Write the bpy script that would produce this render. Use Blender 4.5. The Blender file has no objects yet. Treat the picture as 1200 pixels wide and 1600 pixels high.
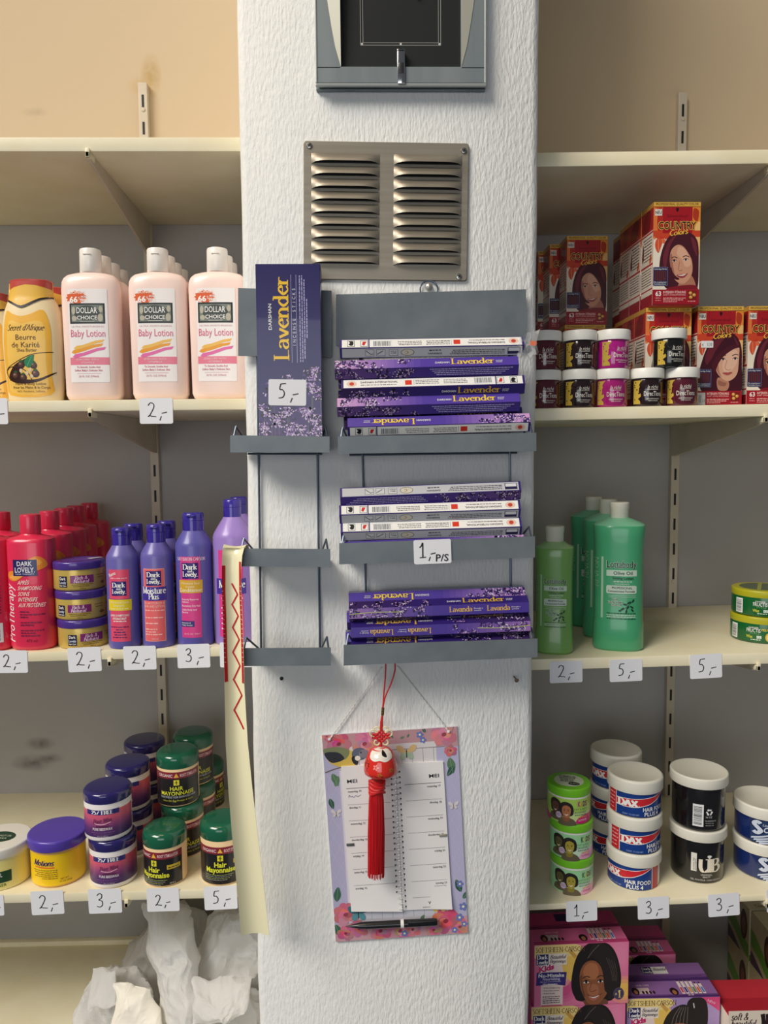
import bpy, bmesh, math, random
from mathutils import Vector, Matrix, noise, Euler
from mathutils.geometry import tessellate_polygon

# ------------------------------------------------------------------ camera, light, exposure
sc = bpy.context.scene
COL = sc.collection
F = 1200.0                       # focal length in pixels of the 1200x1600 frame
EYE = Vector((0, 0, 1.5))
RM = Matrix.Rotation(math.radians(-1.2), 3, 'Z') @ Matrix.Rotation(math.radians(90 - 4.45), 3, 'X') @ Matrix.Rotation(math.radians(-0.5), 3, 'Z')
cam = bpy.data.cameras.new('camera'); camo = bpy.data.objects.new('camera', cam); COL.objects.link(camo)
cam.sensor_fit = 'VERTICAL'; cam.sensor_height = 36; cam.lens = 36 * F / 1600; cam.clip_start = 0.02
camo.matrix_world = Matrix.Translation(EYE) @ RM.to_4x4()
sc.camera = camo
sc.view_settings.view_transform = 'Standard'; sc.view_settings.look = 'None'
sc.view_settings.gamma = 1.0; sc.view_settings.use_curve_mapping = False
sc.view_settings.exposure = 0.0

w = bpy.data.worlds.new('shop_ambient'); sc.world = w; w.use_nodes = True
w.node_tree.nodes['Background'].inputs[0].default_value = (0.84, 0.90, 1.0, 1)
w.node_tree.nodes['Background'].inputs[1].default_value = 0.10

def area(name, loc, target, sx, sy, power, col):
    l = bpy.data.lights.new(name, 'AREA'); l.shape = 'RECTANGLE'; l.size = sx; l.size_y = sy; l.energy = power; l.color = col
    o = bpy.data.objects.new(name, l); COL.objects.link(o); o.location = loc
    o.rotation_euler = (Vector(target) - Vector(loc)).to_track_quat('-Z', 'Y').to_euler()
    return o
area('ceiling_lamp_left', (-0.80, 0.15, 3.8), (-0.2, 1.2, 1.2), 1.2, 0.3, 9, (1.0, 0.72, 0.38))
area('high_left_fill', (-5.6, -4.2, 7.8), (0.0, 1.2, 1.3), 5.0, 3.6, 900, (1.0, 0.95, 0.87))  # unseen high left light, added far off so the pillar is lit evenly
area('shop_window', (-0.8, -3.2, 1.5), (0, 1.2, 1.1), 2.4, 1.8, 33, (0.93, 0.97, 1.0))

def pxs(px, py, Y): return (at(px + 1, py, Y) - at(px, py, Y)).length   # metres per pixel there
def at(px, py, Y):
    d = RM @ Vector(((px - 600) / F, -(py - 800) / F, -1))
    return EYE + d * (Y / d.y)
YP, YF, YB = 1.10, 1.18, 1.55     # pillar front, shelf fronts, back wall

# ------------------------------------------------------------------ materials
def lin(c):
    return tuple(((v / 255) / 12.92 if v / 255 <= .04045 else (((v / 255) + .055) / 1.055) ** 2.4) for v in c)
_m = {}
def mat(c, rough=.45, metal=0, coat=0, trans=0, sss=0, name=None, alpha=1, spec=.5):
    k = (tuple(c), rough, metal, coat, trans, sss, alpha, spec)
    if k in _m: return _m[k]
    m = bpy.data.materials.new(name or 'paint_%02x%02x%02x' % tuple(int(v) for v in c)); m.use_nodes = True
    b = m.node_tree.nodes['Principled BSDF']
    b.inputs['Base Color'].default_value = (*lin(c), 1); b.inputs['Roughness'].default_value = rough
    b.inputs['Metallic'].default_value = metal; b.inputs['Coat Weight'].default_value = coat
    b.inputs['Transmission Weight'].default_value = trans; b.inputs['Alpha'].default_value = alpha
    b.inputs['Specular IOR Level'].default_value = spec
    if sss:
        b.inputs['Subsurface Weight'].default_value = sss; b.inputs['Subsurface Radius'].default_value = (.01, .008, .006)
    _m[k] = m
    return m
def noisy(name, c1, c2, scale=8, rough=.5, bump=0, bscale=60, stretch=(1, 1, 1), metal=0, dist=.001, lo=.35, hi=.65, detail=4):
    m = bpy.data.materials.new(name); m.use_nodes = True
    t = m.node_tree; N = t.nodes; L = t.links; b = N['Principled BSDF']
    b.inputs['Roughness'].default_value = rough; b.inputs['Metallic'].default_value = metal
    tc = N.new('ShaderNodeTexCoord'); mp = N.new('ShaderNodeMapping'); mp.inputs['Scale'].default_value = stretch
    L.new(tc.outputs['Object'], mp.inputs[0])
    n = N.new('ShaderNodeTexNoise'); n.inputs['Scale'].default_value = scale; n.inputs['Detail'].default_value = detail
    L.new(mp.outputs[0], n.inputs['Vector'])
    r = N.new('ShaderNodeValToRGB'); r.color_ramp.elements[0].position = lo; r.color_ramp.elements[1].position = hi
    r.color_ramp.elements[0].color = (*lin(c1), 1); r.color_ramp.elements[1].color = (*lin(c2), 1)
    L.new(n.outputs['Fac'], r.inputs[0]); L.new(r.outputs[0], b.inputs['Base Color'])
    if bump:
        n2 = N.new('ShaderNodeTexNoise'); n2.inputs['Scale'].default_value = bscale; n2.inputs['Detail'].default_value = 5
        L.new(mp.outputs[0], n2.inputs['Vector'])
        bp = N.new('ShaderNodeBump'); bp.inputs['Strength'].default_value = bump; bp.inputs['Distance'].default_value = dist
        L.new(n2.outputs['Fac'], bp.inputs['Height']); L.new(bp.outputs[0], b.inputs['Normal'])
    return m
PLASTER = noisy('rough_plaster', (236, 236, 233), (245, 244, 240), 5, .75, .75, 170, (1.6, 1.6, .5), dist=.0024)
WALLP = noisy('wall_paint', (168, 164, 161), (176, 173, 170), 3, .7, .25, 40, dist=.002)
SHELFP = noisy('shelf_paint', (236, 225, 190), (242, 233, 203), 14, .42, .1, 90)
RAILP = noisy('rail_paint', (196, 184, 164), (204, 193, 174), 20, .5)
GREYM = noisy('grey_rack_paint', (104, 112, 118), (117, 124, 128), 22, .42, .12, 60, (1, 1, 1), metal=.25)
STEEL = noisy('brushed_steel', (146, 138, 124), (160, 152, 138), 3, .42, .1, 40, (1, 1, 40), metal=.6)
ALU = noisy('frame_metal', (118, 128, 132), (132, 140, 143), 3, .5, 0, 40, (8, 1, 1), metal=.2)
CHROME = mat((215, 215, 215), .12, 1, name='chrome'); WIRE = mat((92, 104, 118), .35, .6, name='wire_metal')
DARK = mat((14, 14, 14), .6); CARD = mat((236, 236, 240), .5, name='price_card')

# ------------------------------------------------------------------ object helpers
def tag(o, label=None, cat=None, group=None, kind=None):
    if label: o['label'] = label
    if cat: o['category'] = cat
    if group: o['group'] = group
    if kind: o['kind'] = kind
    return o
def root(name, label, cat, loc=(0, 0, 0), group=None, rot=(0, 0, 0)):
    o = bpy.data.objects.new(name, None); COL.objects.link(o); o.location = loc; o.rotation_euler = rot; o.empty_display_size = .03
    return tag(o, label, cat, group)
KIDS = {}
class Acc:
    """collects geometry, links it as one mesh object"""
    def __init__(s): s.v = []; s.f = []; s.mi = []; s.m = []
    def slot(s, m):
        if m not in s.m: s.m.append(m)
        return s.m.index(m)
    def add(s, v, f, m):
        o = len(s.v); s.v += [tuple(p) for p in v]; k = s.slot(m)
        for q in f: s.f.append([i + o for i in q]); s.mi.append(k)
        return s
    def box(s, a, b, m, bev=0):
        bm = bmesh.new(); bmesh.ops.create_cube(bm, size=1)
        c = [(a[i] + b[i]) / 2 for i in range(3)]; d = [abs(b[i] - a[i]) for i in range(3)]
        for v in bm.verts: v.co = Vector([c[i] + v.co[i] * d[i] for i in range(3)])
        if bev: bmesh.ops.bevel(bm, geom=list(bm.edges), offset=bev, segments=2, affect='EDGES', profile=.5)
        bm.verts.index_update(); s.add([v.co.copy() for v in bm.verts], [[v.index for v in f.verts] for f in bm.faces], m); bm.free()
        return s
    def tube(s, pts, r, m, seg=8, closed=False, rad=None):
        P = [Vector(p) for p in pts]; n = len(P); vs = []; fs = []
        up = Vector((0.13, 0.27, .95)).normalized()
        for i, p in enumerate(P):
            d = (P[(i + 1) % n] - P[i - 1]) if closed else (P[min(i + 1, n - 1)] - P[max(i - 1, 0)])
            d.normalize(); a = d.cross(up)
            if a.length < 1e-3: a = d.cross(Vector((1, 0, 0)))
            a.normalize(); b = d.cross(a).normalized(); rr = rad[i] if rad else r
            for k in range(seg):
                t = 2 * math.pi * k / seg; vs.append(p + a * (rr * math.cos(t)) + b * (rr * math.sin(t)))
        for i in range(n if closed else n - 1):
            j = (i + 1) % n
            for k in range(seg): fs.append([i * seg + k, i * seg + (k + 1) % seg, j * seg + (k + 1) % seg, j * seg + k])
        if not closed: fs += [list(range(seg))[::-1], [(n - 1) * seg + k for k in range(seg)]]
        return s.add(vs, fs, m)
    def loft(s, secs, m, seg=96, cap0=True, cap1=True):
        """secs: (z, a, b, n[, cx, cy]) superellipse rings"""
        vs = []; fs = []
        for q in secs:
            z, a, b, n = q[:4]; cx, cy = (q[4], q[5]) if len(q) > 4 else (0, 0)
            for k in range(seg):
                t = 2 * math.pi * k / seg; c, d = math.cos(t), math.sin(t)
                vs.append((cx + a * math.copysign(abs(c) ** (2 / n), c), cy + b * math.copysign(abs(d) ** (2 / n), d), z))
        for i in range(len(secs) - 1):
            for k in range(seg): fs.append([i * seg + k, i * seg + (k + 1) % seg, (i + 1) * seg + (k + 1) % seg, (i + 1) * seg + k])
        if cap0: fs.append(list(range(seg))[::-1])
        if cap1: fs.append([(len(secs) - 1) * seg + k for k in range(seg)])
        return s.add(vs, fs, m)
    def lathe(s, prof, m, seg=48, **k): return s.loft([(z, r, r, 2) for r, z in prof], m, seg, **k)
    def build(s, name, parent=None, angle=38):
        me = bpy.data.meshes.new(name); me.from_pydata([tuple(p) for p in s.v], [], s.f)
        for m in s.m: me.materials.append(m)
        me.polygons.foreach_set('material_index', s.mi); me.polygons.foreach_set('use_smooth', [True] * len(s.f))
        me.update(); me.set_sharp_from_angle(angle=math.radians(angle))
        o = bpy.data.objects.new(name, me); COL.objects.link(o)
        if parent: o.parent = parent; KIDS.setdefault(parent.name, []).append(o)
        return o
def dup(r, loc, label=None, rz=None, group=None):
    c = r.copy(); COL.objects.link(c); c.location = loc
    if rz is not None: c.rotation_euler.z = rz
    if label: c['label'] = label
    if group: c['group'] = group
    for k in KIDS.get(r.name, []):
        d = k.copy(); COL.objects.link(d); d.parent = c; KIDS.setdefault(c.name, []).append(d)
        for g in KIDS.get(k.name, []):
            e = g.copy(); COL.objects.link(e); e.parent = d
    return c
def rnd(r, z0, z1, rt, n=5, rb=None, nb=3):
    """profile of a disc-like body z0..z1 of radius r with rounded top rt and bottom rb"""
    p = []
    rb = rt * .4 if rb is None else rb
    for i in range(nb + 1):
        t = math.pi / 2 * i / nb; p.append((r - rb + rb * math.sin(t), z0 + rb - rb * math.cos(t)))
    for i in range(n + 1):
        t = math.pi / 2 * i / n; p.append((r - rt + rt * math.cos(t), z1 - rt + rt * math.sin(t)))
    return p

# ------------------------------------------------------------------ printed artwork (2D shapes in mm wrapped on a surface)
EPS = .00006
def cr(P, closed=True, n=5):
    out = []; N = len(P)
    for i in range(N if closed else N - 1):
        g = (lambda j: P[j % N]) if closed else (lambda j: P[max(0, min(N - 1, j))])
        a, b, c, d = g(i - 1), g(i), g(i + 1), g(i + 2)
        for k in range(n):
            t = k / n
            out.append(tuple(.5 * (2 * b[q] + (c[q] - a[q]) * t + (2 * a[q] - 5 * b[q] + 4 * c[q] - d[q]) * t * t + (3 * b[q] - a[q] - 3 * c[q] + d[q]) * t ** 3) for q in (0, 1)))
    if not closed: out.append(tuple(P[-1]))
    return out
_tx = {}
def textgeo(sx, bold):
    k = (sx, bold)
    if k not in _tx:
        cu = bpy.data.curves.new('lettering', 'FONT'); cu.body = sx; cu.resolution_u = 2; cu.offset = bold
        o = bpy.data.objects.new('lettering', cu); me = bpy.data.meshes.new_from_object(o)
        v = [(p.co.x, p.co.y) for p in me.vertices]; f = [list(p.vertices) for p in me.polygons]
        bpy.data.objects.remove(o); bpy.data.curves.remove(cu); bpy.data.meshes.remove(me)
        _tx[k] = (v, f)
    return _tx[k]
# pen lettering: strokes of a broad nib; '~' marks a curved stroke
GL = {
'a': (.53, '~.06,.5 .2,.62 .36,.56 .4,.42|.4,.44 .4,.06 .48,0|~.4,.36 .2,.35 .06,.2 .13,.02 .28,.03 .4,.16'),
'b': (.54, '.09,1 .09,.03|~.09,.42 .26,.62 .46,.32 .26,0 .09,.1'), 'c': (.46, '~.42,.5 .26,.62 .06,.32 .24,0 .42,.1'),
'd': (.55, '.43,1 .43,0|~.43,.46 .25,.62 .05,.31 .23,0 .43,.15'), 'e': (.49, '.09,.34 .43,.36|~.43,.37 .38,.56 .25,.62 .06,.3 .24,0 .44,.1'),
'f': (.36, '~.42,.93 .3,1 .18,.85 .17,.5 .17,0|.04,.6 .36,.6'), 'g': (.52, '~.4,.5 .23,.62 .06,.4 .22,.2 .4,.36 .4,.5|~.15,.22 .1,.1 .4,.04 .42,-.18 .2,-.28 .06,-.15 .16,.04'),
'h': (.55, '.09,1 .09,0|~.09,.4 .25,.62 .41,.5 .43,.3|.43,.36 .43,0'), 'i': (.22, '.11,.62 .11,0|.11,.82 .11,.88'),
'k': (.5, '.09,1 .09,0|.42,.62 .1,.28|.18,.36 .47,0'), 'l': (.22, '.11,1 .11,0'),
'm': (.78, '.08,.62 .08,0|~.08,.4 .2,.62 .34,.52 .37,.3|.37,.36 .37,0|~.37,.4 .5,.62 .64,.52 .67,.3|.67,.36 .67,0'),
'n': (.55, '.09,.62 .09,0|~.09,.4 .25,.62 .41,.5 .43,.3|.43,.36 .43,0'), 'o': (.53, '~.26,.62 .05,.31 .26,0 .48,.31 .26,.62'),
'p': (.54, '.09,.62 .09,-.3|~.09,.42 .26,.62 .46,.32 .26,0 .09,.1'), 'q': (.54, '.43,.62 .43,-.3|~.43,.46 .25,.62 .05,.31 .23,0 .43,.15'),
'r': (.38, '.09,.62 .09,0|~.09,.38 .2,.58 .38,.57'), 's': (.42, '~.36,.53 .22,.62 .07,.48 .22,.31 .37,.15 .21,0 .05,.1'),
't': (.35, '~.15,.85 .15,.3 .17,.05 .25,0 .35,.05|.03,.6 .33,.6'), 'u': (.55, '~.09,.62 .09,.25 .13,.05 .24,0 .43,.18|.43,.62 .43,0'),
'v': (.47, '.04,.62 .24,0|.24,0 .44,.62'), 'w': (.7, '.03,.62 .2,0|.2,0 .35,.6|.35,.6 .5,0|.5,0 .67,.62'), 'x': (.47, '.05,.62 .43,0|.42,.62 .04,0'),
'y': (.48, '.04,.62 .25,.03|~.46,.62 .25,.03 .15,-.25 .03,-.27'), 'z': (.45, '.06,.6 .4,.6|.4,.6 .06,.02|.06,.02 .42,.02'),
'A': (.66, '.04,0 .33,1|.33,1 .62,0|.14,.33 .5,.33'), 'B': (.6, '.1,1 .1,0|~.1,.98 .4,.98 .46,.75 .3,.53 .1,.52|~.1,.52 .42,.52 .54,.26 .36,.02 .1,.02'),
'C': (.64, '~.6,.85 .38,1 .06,.5 .38,0 .6,.15'), 'D': (.7, '.1,1 .1,0|~.1,.98 .42,.97 .65,.5 .42,.03 .1,.02'), 'E': (.55, '.1,1 .1,0|.1,.98 .5,.98|.1,.52 .42,.52|.1,.02 .52,.02'),
'F': (.52, '.1,1 .1,0|.1,.98 .5,.98|.1,.52 .42,.52'), 'H': (.68, '.1,1 .1,0|.58,1 .58,0|.1,.52 .58,.52'), 'I': (.26, '.13,1 .13,0'),
'K': (.62, '.1,1 .1,0|.55,1 .12,.48|.22,.58 .6,0'), 'L': (.54, '.12,1 .12,0|.12,.03 .5,.03'), 'M': (.84, '.1,1 .08,0|.1,1 .41,.05|.41,.05 .73,1|.73,1 .75,0'),
'N': (.7, '.1,1 .1,0|.1,1 .6,0|.6,0 .6,1'), 'O': (.74, '~.37,1 .06,.5 .37,0 .68,.5 .37,1'), 'P': (.56, '.1,1 .1,0|~.1,.98 .4,.97 .52,.72 .38,.46 .1,.46'),
'R': (.62, '.1,1 .1,0|~.1,.98 .4,.97 .5,.74 .36,.5 .1,.5|.3,.5 .6,0'), 'S': (.5, '~.44,.86 .26,1 .08,.78 .26,.53 .45,.26 .25,0 .05,.14'), 'T': (.6, '.3,1 .3,0|.04,.98 .56,.98'),
'U': (.66, '~.1,1 .1,.35 .2,.04 .36,0 .56,.25|.56,1 .56,0'), 'V': (.62, '.04,1 .31,0|.31,0 .58,1'), 'W': (.9, '.04,1 .24,0|.24,0 .44,.9|.44,.9 .64,0|.64,0 .86,1'), 'X': (.64, '.06,1 .58,0|.56,1 .05,0'), 'Y': (.6, '.04,1 .3,.48|.56,1 .3,.48|.3,.48 .3,0'),
'&': (.7, '~.62,.4 .5,.1 .22,0 .08,.2 .4,.65 .3,.98 .16,.8 .35,.45 .64,0'), '-': (.36, '.06,.34 .3,.34'), '.': (.18, '.09,0 .09,.05'), ',': (.2, '.12,.06 .04,-.2'), "'": (.15, '.08,1 .06,.82'),
'1': (.4, '.06,.74 .24,1|.24,1 .24,0'), '2': (.56, '~.08,.78 .28,1 .46,.76 .3,.4 .06,.02|.06,.02 .5,.02'), '3': (.5, '~.08,.86 .28,1 .44,.78 .24,.54 .46,.28 .24,0 .05,.12'),
'4': (.55, '.38,1 .06,.3|.06,.3 .5,.3|.4,1 .4,0'), '5': (.5, '.44,1 .14,1|~.14,1 .1,.58 .3,.62 .44,.32 .24,0 .05,.08'), '6': (.5, '~.4,.96 .18,.7 .08,.3 .26,0 .44,.28 .26,.54 .1,.3'), '9': (.5, '~.42,.66 .24,.46 .07,.7 .25,1 .42,.66 .32,0'), '%': (.7, '.56,1 .14,0'),
}
class Art:
    def __init__(s, rough=.4, coat=0): s.q = []; s.rough = rough; s.coat = coat
    def raw(s, v, f, c, l): s.q.append((v, f, tuple(c), l)); return s
    def poly(s, p, c, l=2):
        t = tessellate_polygon([[Vector((x, y, 0)) for x, y in p]])
        return s.raw(list(p), [list(q) for q in t], c, l)
    def blob(s, p, c, l=2, n=5): return s.poly(cr(p, True, n), c, l)
    def rect(s, x0, y0, x1, y1, c, l=1): return s.raw([(x0, y0), (x1, y0), (x1, y1), (x0, y1)], [[0, 1, 2, 3]], c, l)
    def rrect(s, x0, y0, x1, y1, r, c, l=1):
        p = []
        for cx, cy, a in ((x1 - r, y1 - r, 0), (x0 + r, y1 - r, 90), (x0 + r, y0 + r, 180), (x1 - r, y0 + r, 270)):
            for k in range(5): t = math.radians(a + 22.5 * k); p.append((cx + r * math.cos(t), cy + r * math.sin(t)))
        return s.raw(p, [list(range(len(p)))], c, l)
    def ell(s, cx, cy, rx, ry, c, l=2, rot=0, n=20):
        ca, sa = math.cos(rot), math.sin(rot); p = []
        for k in range(n):
            t = 2 * math.pi * k / n; x, y = rx * math.cos(t), ry * math.sin(t); p.append((cx + x * ca - y * sa, cy + x * sa + y * ca))
        return s.raw(p, [list(range(n))], c, l)
    def line(s, pts, wd, c, l=3, thin=None, smooth=False):
        if smooth: pts = cr(pts, False, 5)
        n = len(pts); v = []; f = []
        for i in range(n):
            a = pts[max(i - 1, 0)]; b = pts[min(i + 1, n - 1)]; dx, dy = b[0] - a[0], b[1] - a[1]; L = math.hypot(dx, dy) or 1
            ww = wd if thin is None else thin + (wd - thin) * (abs(dy) / L)
            nx, ny = -dy / L * ww / 2, dx / L * ww / 2
            v += [(pts[i][0] + nx, pts[i][1] + ny), (pts[i][0] - nx, pts[i][1] - ny)]
        for i in range(n - 1): f.append([2 * i, 2 * i + 1, 2 * i + 3, 2 * i + 2])
        return s.raw(v, f, c, l)
    def _put(s, v, f, c, l, x, y, sx, sy, shear, rot):
        ca, sa = math.cos(rot), math.sin(rot); o = []
        for a, b in v:
            a = a * sx + shear * b * sy; b = b * sy; o.append((x + a * ca - b * sa, y + a * sa + b * ca))
        return s.raw(o, f, c, l)
    def text(s, t, x, y, h, c, al='C', w=None, bold=.0, shear=0, rot=0, l=6):
        v, f = textgeo(t, bold)
        if not v: return s
        x0 = min(p[0] for p in v); x1 = max(p[0] for p in v); k = h / .729; kx = k if w is None else w / (x1 - x0)
        off = {'C': -(x0 + x1) / 2, 'L': -x0, 'R': -x1}[al]
        return s._put([(a + off, b) for a, b in v], f, c, l, x, y, kx, k, shear, rot)
    def pen(s, t, x, y, h, c, al='C', w=None, thick=.15, thin=.05, serif=True, shear=0, rot=0, l=6):
        S = Art(); cx = 0; cn = 0
        for ch in t:
            if ch not in GL: cx += .32; continue
            wd, d = GL[ch]
            for st in d.split('|'):
                sm = st[0] == '~'; P = [tuple(float(q) for q in p.split(',')) for p in st.lstrip('~').split()]
                P = [(a + cx, b) for a, b in P]
                cn += 1; S.line(P, thick, c, l + .16 * (cn % 7), thin, sm)
                if serif and not sm and len(P) == 2 and abs(P[0][0] - P[1][0]) < .12:
                    for q in P:
                        if q[1] in (0, 1, .62, -.3):
                            up = q[1] in (1, .62) and ch.islower()
                            S.line([(q[0] - thick * 1.0, q[1]), (q[0] + (0 if up else thick * 1.0), q[1])], thin * 1.2, c, l + 1.2 + .16 * (cn % 3))
            cx += wd
        kx = h if w is None else w / cx
        o = {'C': -cx / 2, 'L': 0, 'R': -cx}[al]
        for v, f, c2, l2 in S.q: s._put([(a + o, b) for a, b in v], f, c2, l2, x, y, kx, h, shear, rot)
        return s
    def greek(s, x0, x1, y, h, c, seed=1, l=5, al='L'):
        r = random.Random(seed); x = x0
        while x < x1 - h:
            L = min(h * r.uniform(1.2, 4.2), x1 - x); s.rect(x, y, x + L, y + h * r.uniform(.7, 1), c, l); x += L + h * .6
        return s
    def barcode(s, x0, y0, x1, y1, seed=3, vert=True, l=3):
        s.rect(x0, y0, x1, y1, (235, 235, 235), l); r = random.Random(seed); t = 0; m = .08
        W = (x1 - x0) if vert else (y1 - y0)
        t = W * m
        while t < W * (1 - m):
            b = W * r.uniform(.008, .03)
            if vert: s.rect(x0 + t, y0 + (y1 - y0) * .15, x0 + t + b, y1 - (y1 - y0) * .08, (25, 25, 30), l + 1)
            else: s.rect(x0 + (x1 - x0) * .08, y0 + t, x1 - (x1 - x0) * .15, y0 + t + b, (25, 25, 30), l + 1)
            t += b + W * r.uniform(.012, .035)
        return s
    def into(s, acc, mp, step=None, vstep=None, clip=None):
        """wrap all shapes on a surface: mp(u, v, lift) in metres"""
        bm = bmesh.new(); mats = []; cnt = {}; tot = {}
        for q in s.q: tot[q[3]] = tot.get(q[3], 0) + 1
        for v, f, c, l in s.q:
            cnt[l] = cnt.get(l, 0) + 1; l = l + .85 * (cnt[l] - 1) / tot[l] if float(l).is_integer() else l
            m = mat(c, s.rough, 0, s.coat)
            if m not in mats: mats.append(m)
            k = mats.index(m); vs = [bm.verts.new((x, y, l)) for x, y in v]
            for q in f:
                try: fc = bm.faces.new([vs[i] for i in q]); fc.material_index = k
                except ValueError: pass
        def cut(axis, pos, rm=False, sign=1):
            no = [0, 0, 0]; no[axis] = sign; co = [0, 0, 0]; co[axis] = pos
            bmesh.ops.bisect_plane(bm, geom=list(bm.verts) + list(bm.edges) + list(bm.faces), plane_co=co, plane_no=no, clear_outer=rm, dist=1e-6)
        if clip:
            cut(0, clip[0], True, -1); cut(0, clip[2], True); cut(1, clip[1], True, -1); cut(1, clip[3], True)
        if step or vstep:
            xs = [v.co.x for v in bm.verts]; ys = [v.co.y for v in bm.verts]
            if step:
                t = math.floor(min(xs) / step) * step + step
                while t < max(xs): cut(0, t); t += step
            if vstep:
                t = math.floor(min(ys) / vstep) * vstep + vstep
                while t < max(ys): cut(1, t); t += vstep
        bm.normal_update(); bm.verts.index_update()
        V = [mp(v.co.x * .001, v.co.y * .001, v.co.z * EPS) for v in bm.verts]
        for k, m in enumerate(mats):
            fs = [[v.index for v in (f.verts if f.normal.z > 0 else reversed(f.verts))] for f in bm.faces if f.material_index == k]
            used = sorted({i for q in fs for i in q}); idx = {a: b for b, a in enumerate(used)}
            acc.add([V[i] for i in used], [[idx[i] for i in q] for q in fs], m)
        bm.free(); return acc
def mflat(o=(0, 0, 0), U=(1, 0, 0), V=(0, 0, 1), N=(0, -1, 0)):
    o, U, V, N = map(Vector, (o, U, V, N))
    return lambda u, v, l: o + U * u + V * v + N * l
def mcyl(R, z0=0, a0=0):
    return lambda u, v, l: Vector(((R + l) * math.sin(u / R + a0), -(R + l) * math.cos(u / R + a0), z0 + v))
def interp(secs, z):
    for p, q in zip(secs, secs[1:]):
        if p[0] <= z <= q[0]:
            t = (z - p[0]) / ((q[0] - p[0]) or 1); return [p[i] + (q[i] - p[i]) * t for i in range(1, 4)]
    return list(secs[-1][1:4]) if z > secs[-1][0] else list(secs[0][1:4])
def moval(secs):
    def f(u, v, l):
        a, b, n = interp(secs, v); x = max(-.999, min(.999, u / a))
        return Vector((u, -b * (1 - abs(x) ** n) ** (1 / n) - l - .00035, v))
    return f
def mtop(z): return lambda u, v, l: Vector((u, v, z + l))

# ------------------------------------------------------------------ the room: back walls, pillar, shelves
def plainbox(name, a, b, m, bev=0, kind='structure', label=None, cat=None, parent=None):
    o = Acc().box(a, b, m, bev).build(name, parent)
    if kind: o['kind'] = kind
    return tag(o, label, cat)
XL = at(386, 800, YP).x; XR = at(837, 800, YP).x
ZTONE = at(600, 300, YB).z       # light difference put into the colour: tan above the top shelves, grey bays below
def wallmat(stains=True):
    m = WALLP.copy(); m.name = 'shade_toned_wall_paint'; t = m.node_tree; N = t.nodes; L = t.links
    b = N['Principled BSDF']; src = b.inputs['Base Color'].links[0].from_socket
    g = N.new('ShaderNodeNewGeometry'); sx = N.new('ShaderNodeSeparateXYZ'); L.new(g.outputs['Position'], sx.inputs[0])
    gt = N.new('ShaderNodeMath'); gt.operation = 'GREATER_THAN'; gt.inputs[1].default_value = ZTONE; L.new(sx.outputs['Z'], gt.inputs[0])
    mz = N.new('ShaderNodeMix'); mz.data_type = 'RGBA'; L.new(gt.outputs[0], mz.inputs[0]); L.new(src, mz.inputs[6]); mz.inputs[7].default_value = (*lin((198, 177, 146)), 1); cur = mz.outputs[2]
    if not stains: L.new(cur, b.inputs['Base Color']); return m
    def smudge(c, s, col, amt, sc=30):
        nonlocal cur
        mp = N.new('ShaderNodeMapping'); mp.vector_type = 'TEXTURE'; mp.inputs['Location'].default_value = c; mp.inputs['Scale'].default_value = s
        L.new(g.outputs['Position'], mp.inputs[0]); sp = N.new('ShaderNodeTexGradient'); sp.gradient_type = 'SPHERICAL'; L.new(mp.outputs[0], sp.inputs[0])
        nz = N.new('ShaderNodeTexNoise'); nz.inputs['Scale'].default_value = sc; L.new(g.outputs['Position'], nz.inputs[0])
        mu = N.new('ShaderNodeMath'); mu.operation = 'MULTIPLY'; L.new(sp.outputs['Fac'], mu.inputs[0]); L.new(nz.outputs['Fac'], mu.inputs[1])
        m2 = N.new('ShaderNodeMath'); m2.operation = 'MULTIPLY'; m2.use_clamp = True; m2.inputs[1].default_value = amt; L.new(mu.outputs[0], m2.inputs[0])
        mx = N.new('ShaderNodeMix'); mx.data_type = 'RGBA'; L.new(m2.outputs[0], mx.inputs[0]); L.new(cur, mx.inputs[6]); mx.inputs[7].default_value = (*lin(col), 1); cur = mx.outputs[2]
    for px, py, s, amt in ((62, 1162, (.035, .3, .016), 2.2), (52, 1192, (.05, .3, .02), 2.0), (80, 1185, (.03, .3, .012), 1.6), (55, 175, (.03, .3, .01), .6)):
        p = at(px, py, YB); smudge(p, s, (96, 92, 88), amt * .75, 45)
    p = at(236, 118, YB); smudge(p, (.022, .3, .045), (176, 146, 92), 2.0, 60)
    p = at(222, 135, YB); smudge(p, (.03, .3, .02), (190, 160, 106), 1.4, 60)
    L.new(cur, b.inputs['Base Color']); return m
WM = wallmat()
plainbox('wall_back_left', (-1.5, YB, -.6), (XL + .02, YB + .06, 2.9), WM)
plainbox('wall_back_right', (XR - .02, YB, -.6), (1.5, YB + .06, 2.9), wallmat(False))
# pillar with slightly irregular plaster edges
def pillar():
    bm = bmesh.new(); nz = 70; rows = []
    for i in range(nz + 1):
        z = -.3 + 3.1 * i / nz; t = (z - 1.5)
        wob = lambda k: .0022 * noise.noise((k, z * 9, 0)) + .001 * noise.noise((k, z * 31, 2))
        l = XL + wob(1); r = XR + .004 * t + wob(5)
        ring = [(l, YB + .01), (l, YP + .012), (l + .003, YP + .004), (l + .011, YP), (r - .011, YP), (r - .003, YP + .004), (r, YP + .012), (r, YB + .01)]
        rows.append([bm.verts.new((x, y, z)) for x, y in ring])
    for a, b in zip(rows, rows[1:]):
        for k in range(7): bm.faces.new((a[k], a[k + 1], b[k + 1], b[k]))
    bm.verts.index_update(); A = Acc().add([v.co.copy() for v in bm.verts], [[v.index for v in f.verts] for f in bm.faces], PLASTER); bm.free()
    o = A.build('wall_pillar', angle=60); o['kind'] = 'structure'
pillar()
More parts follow.
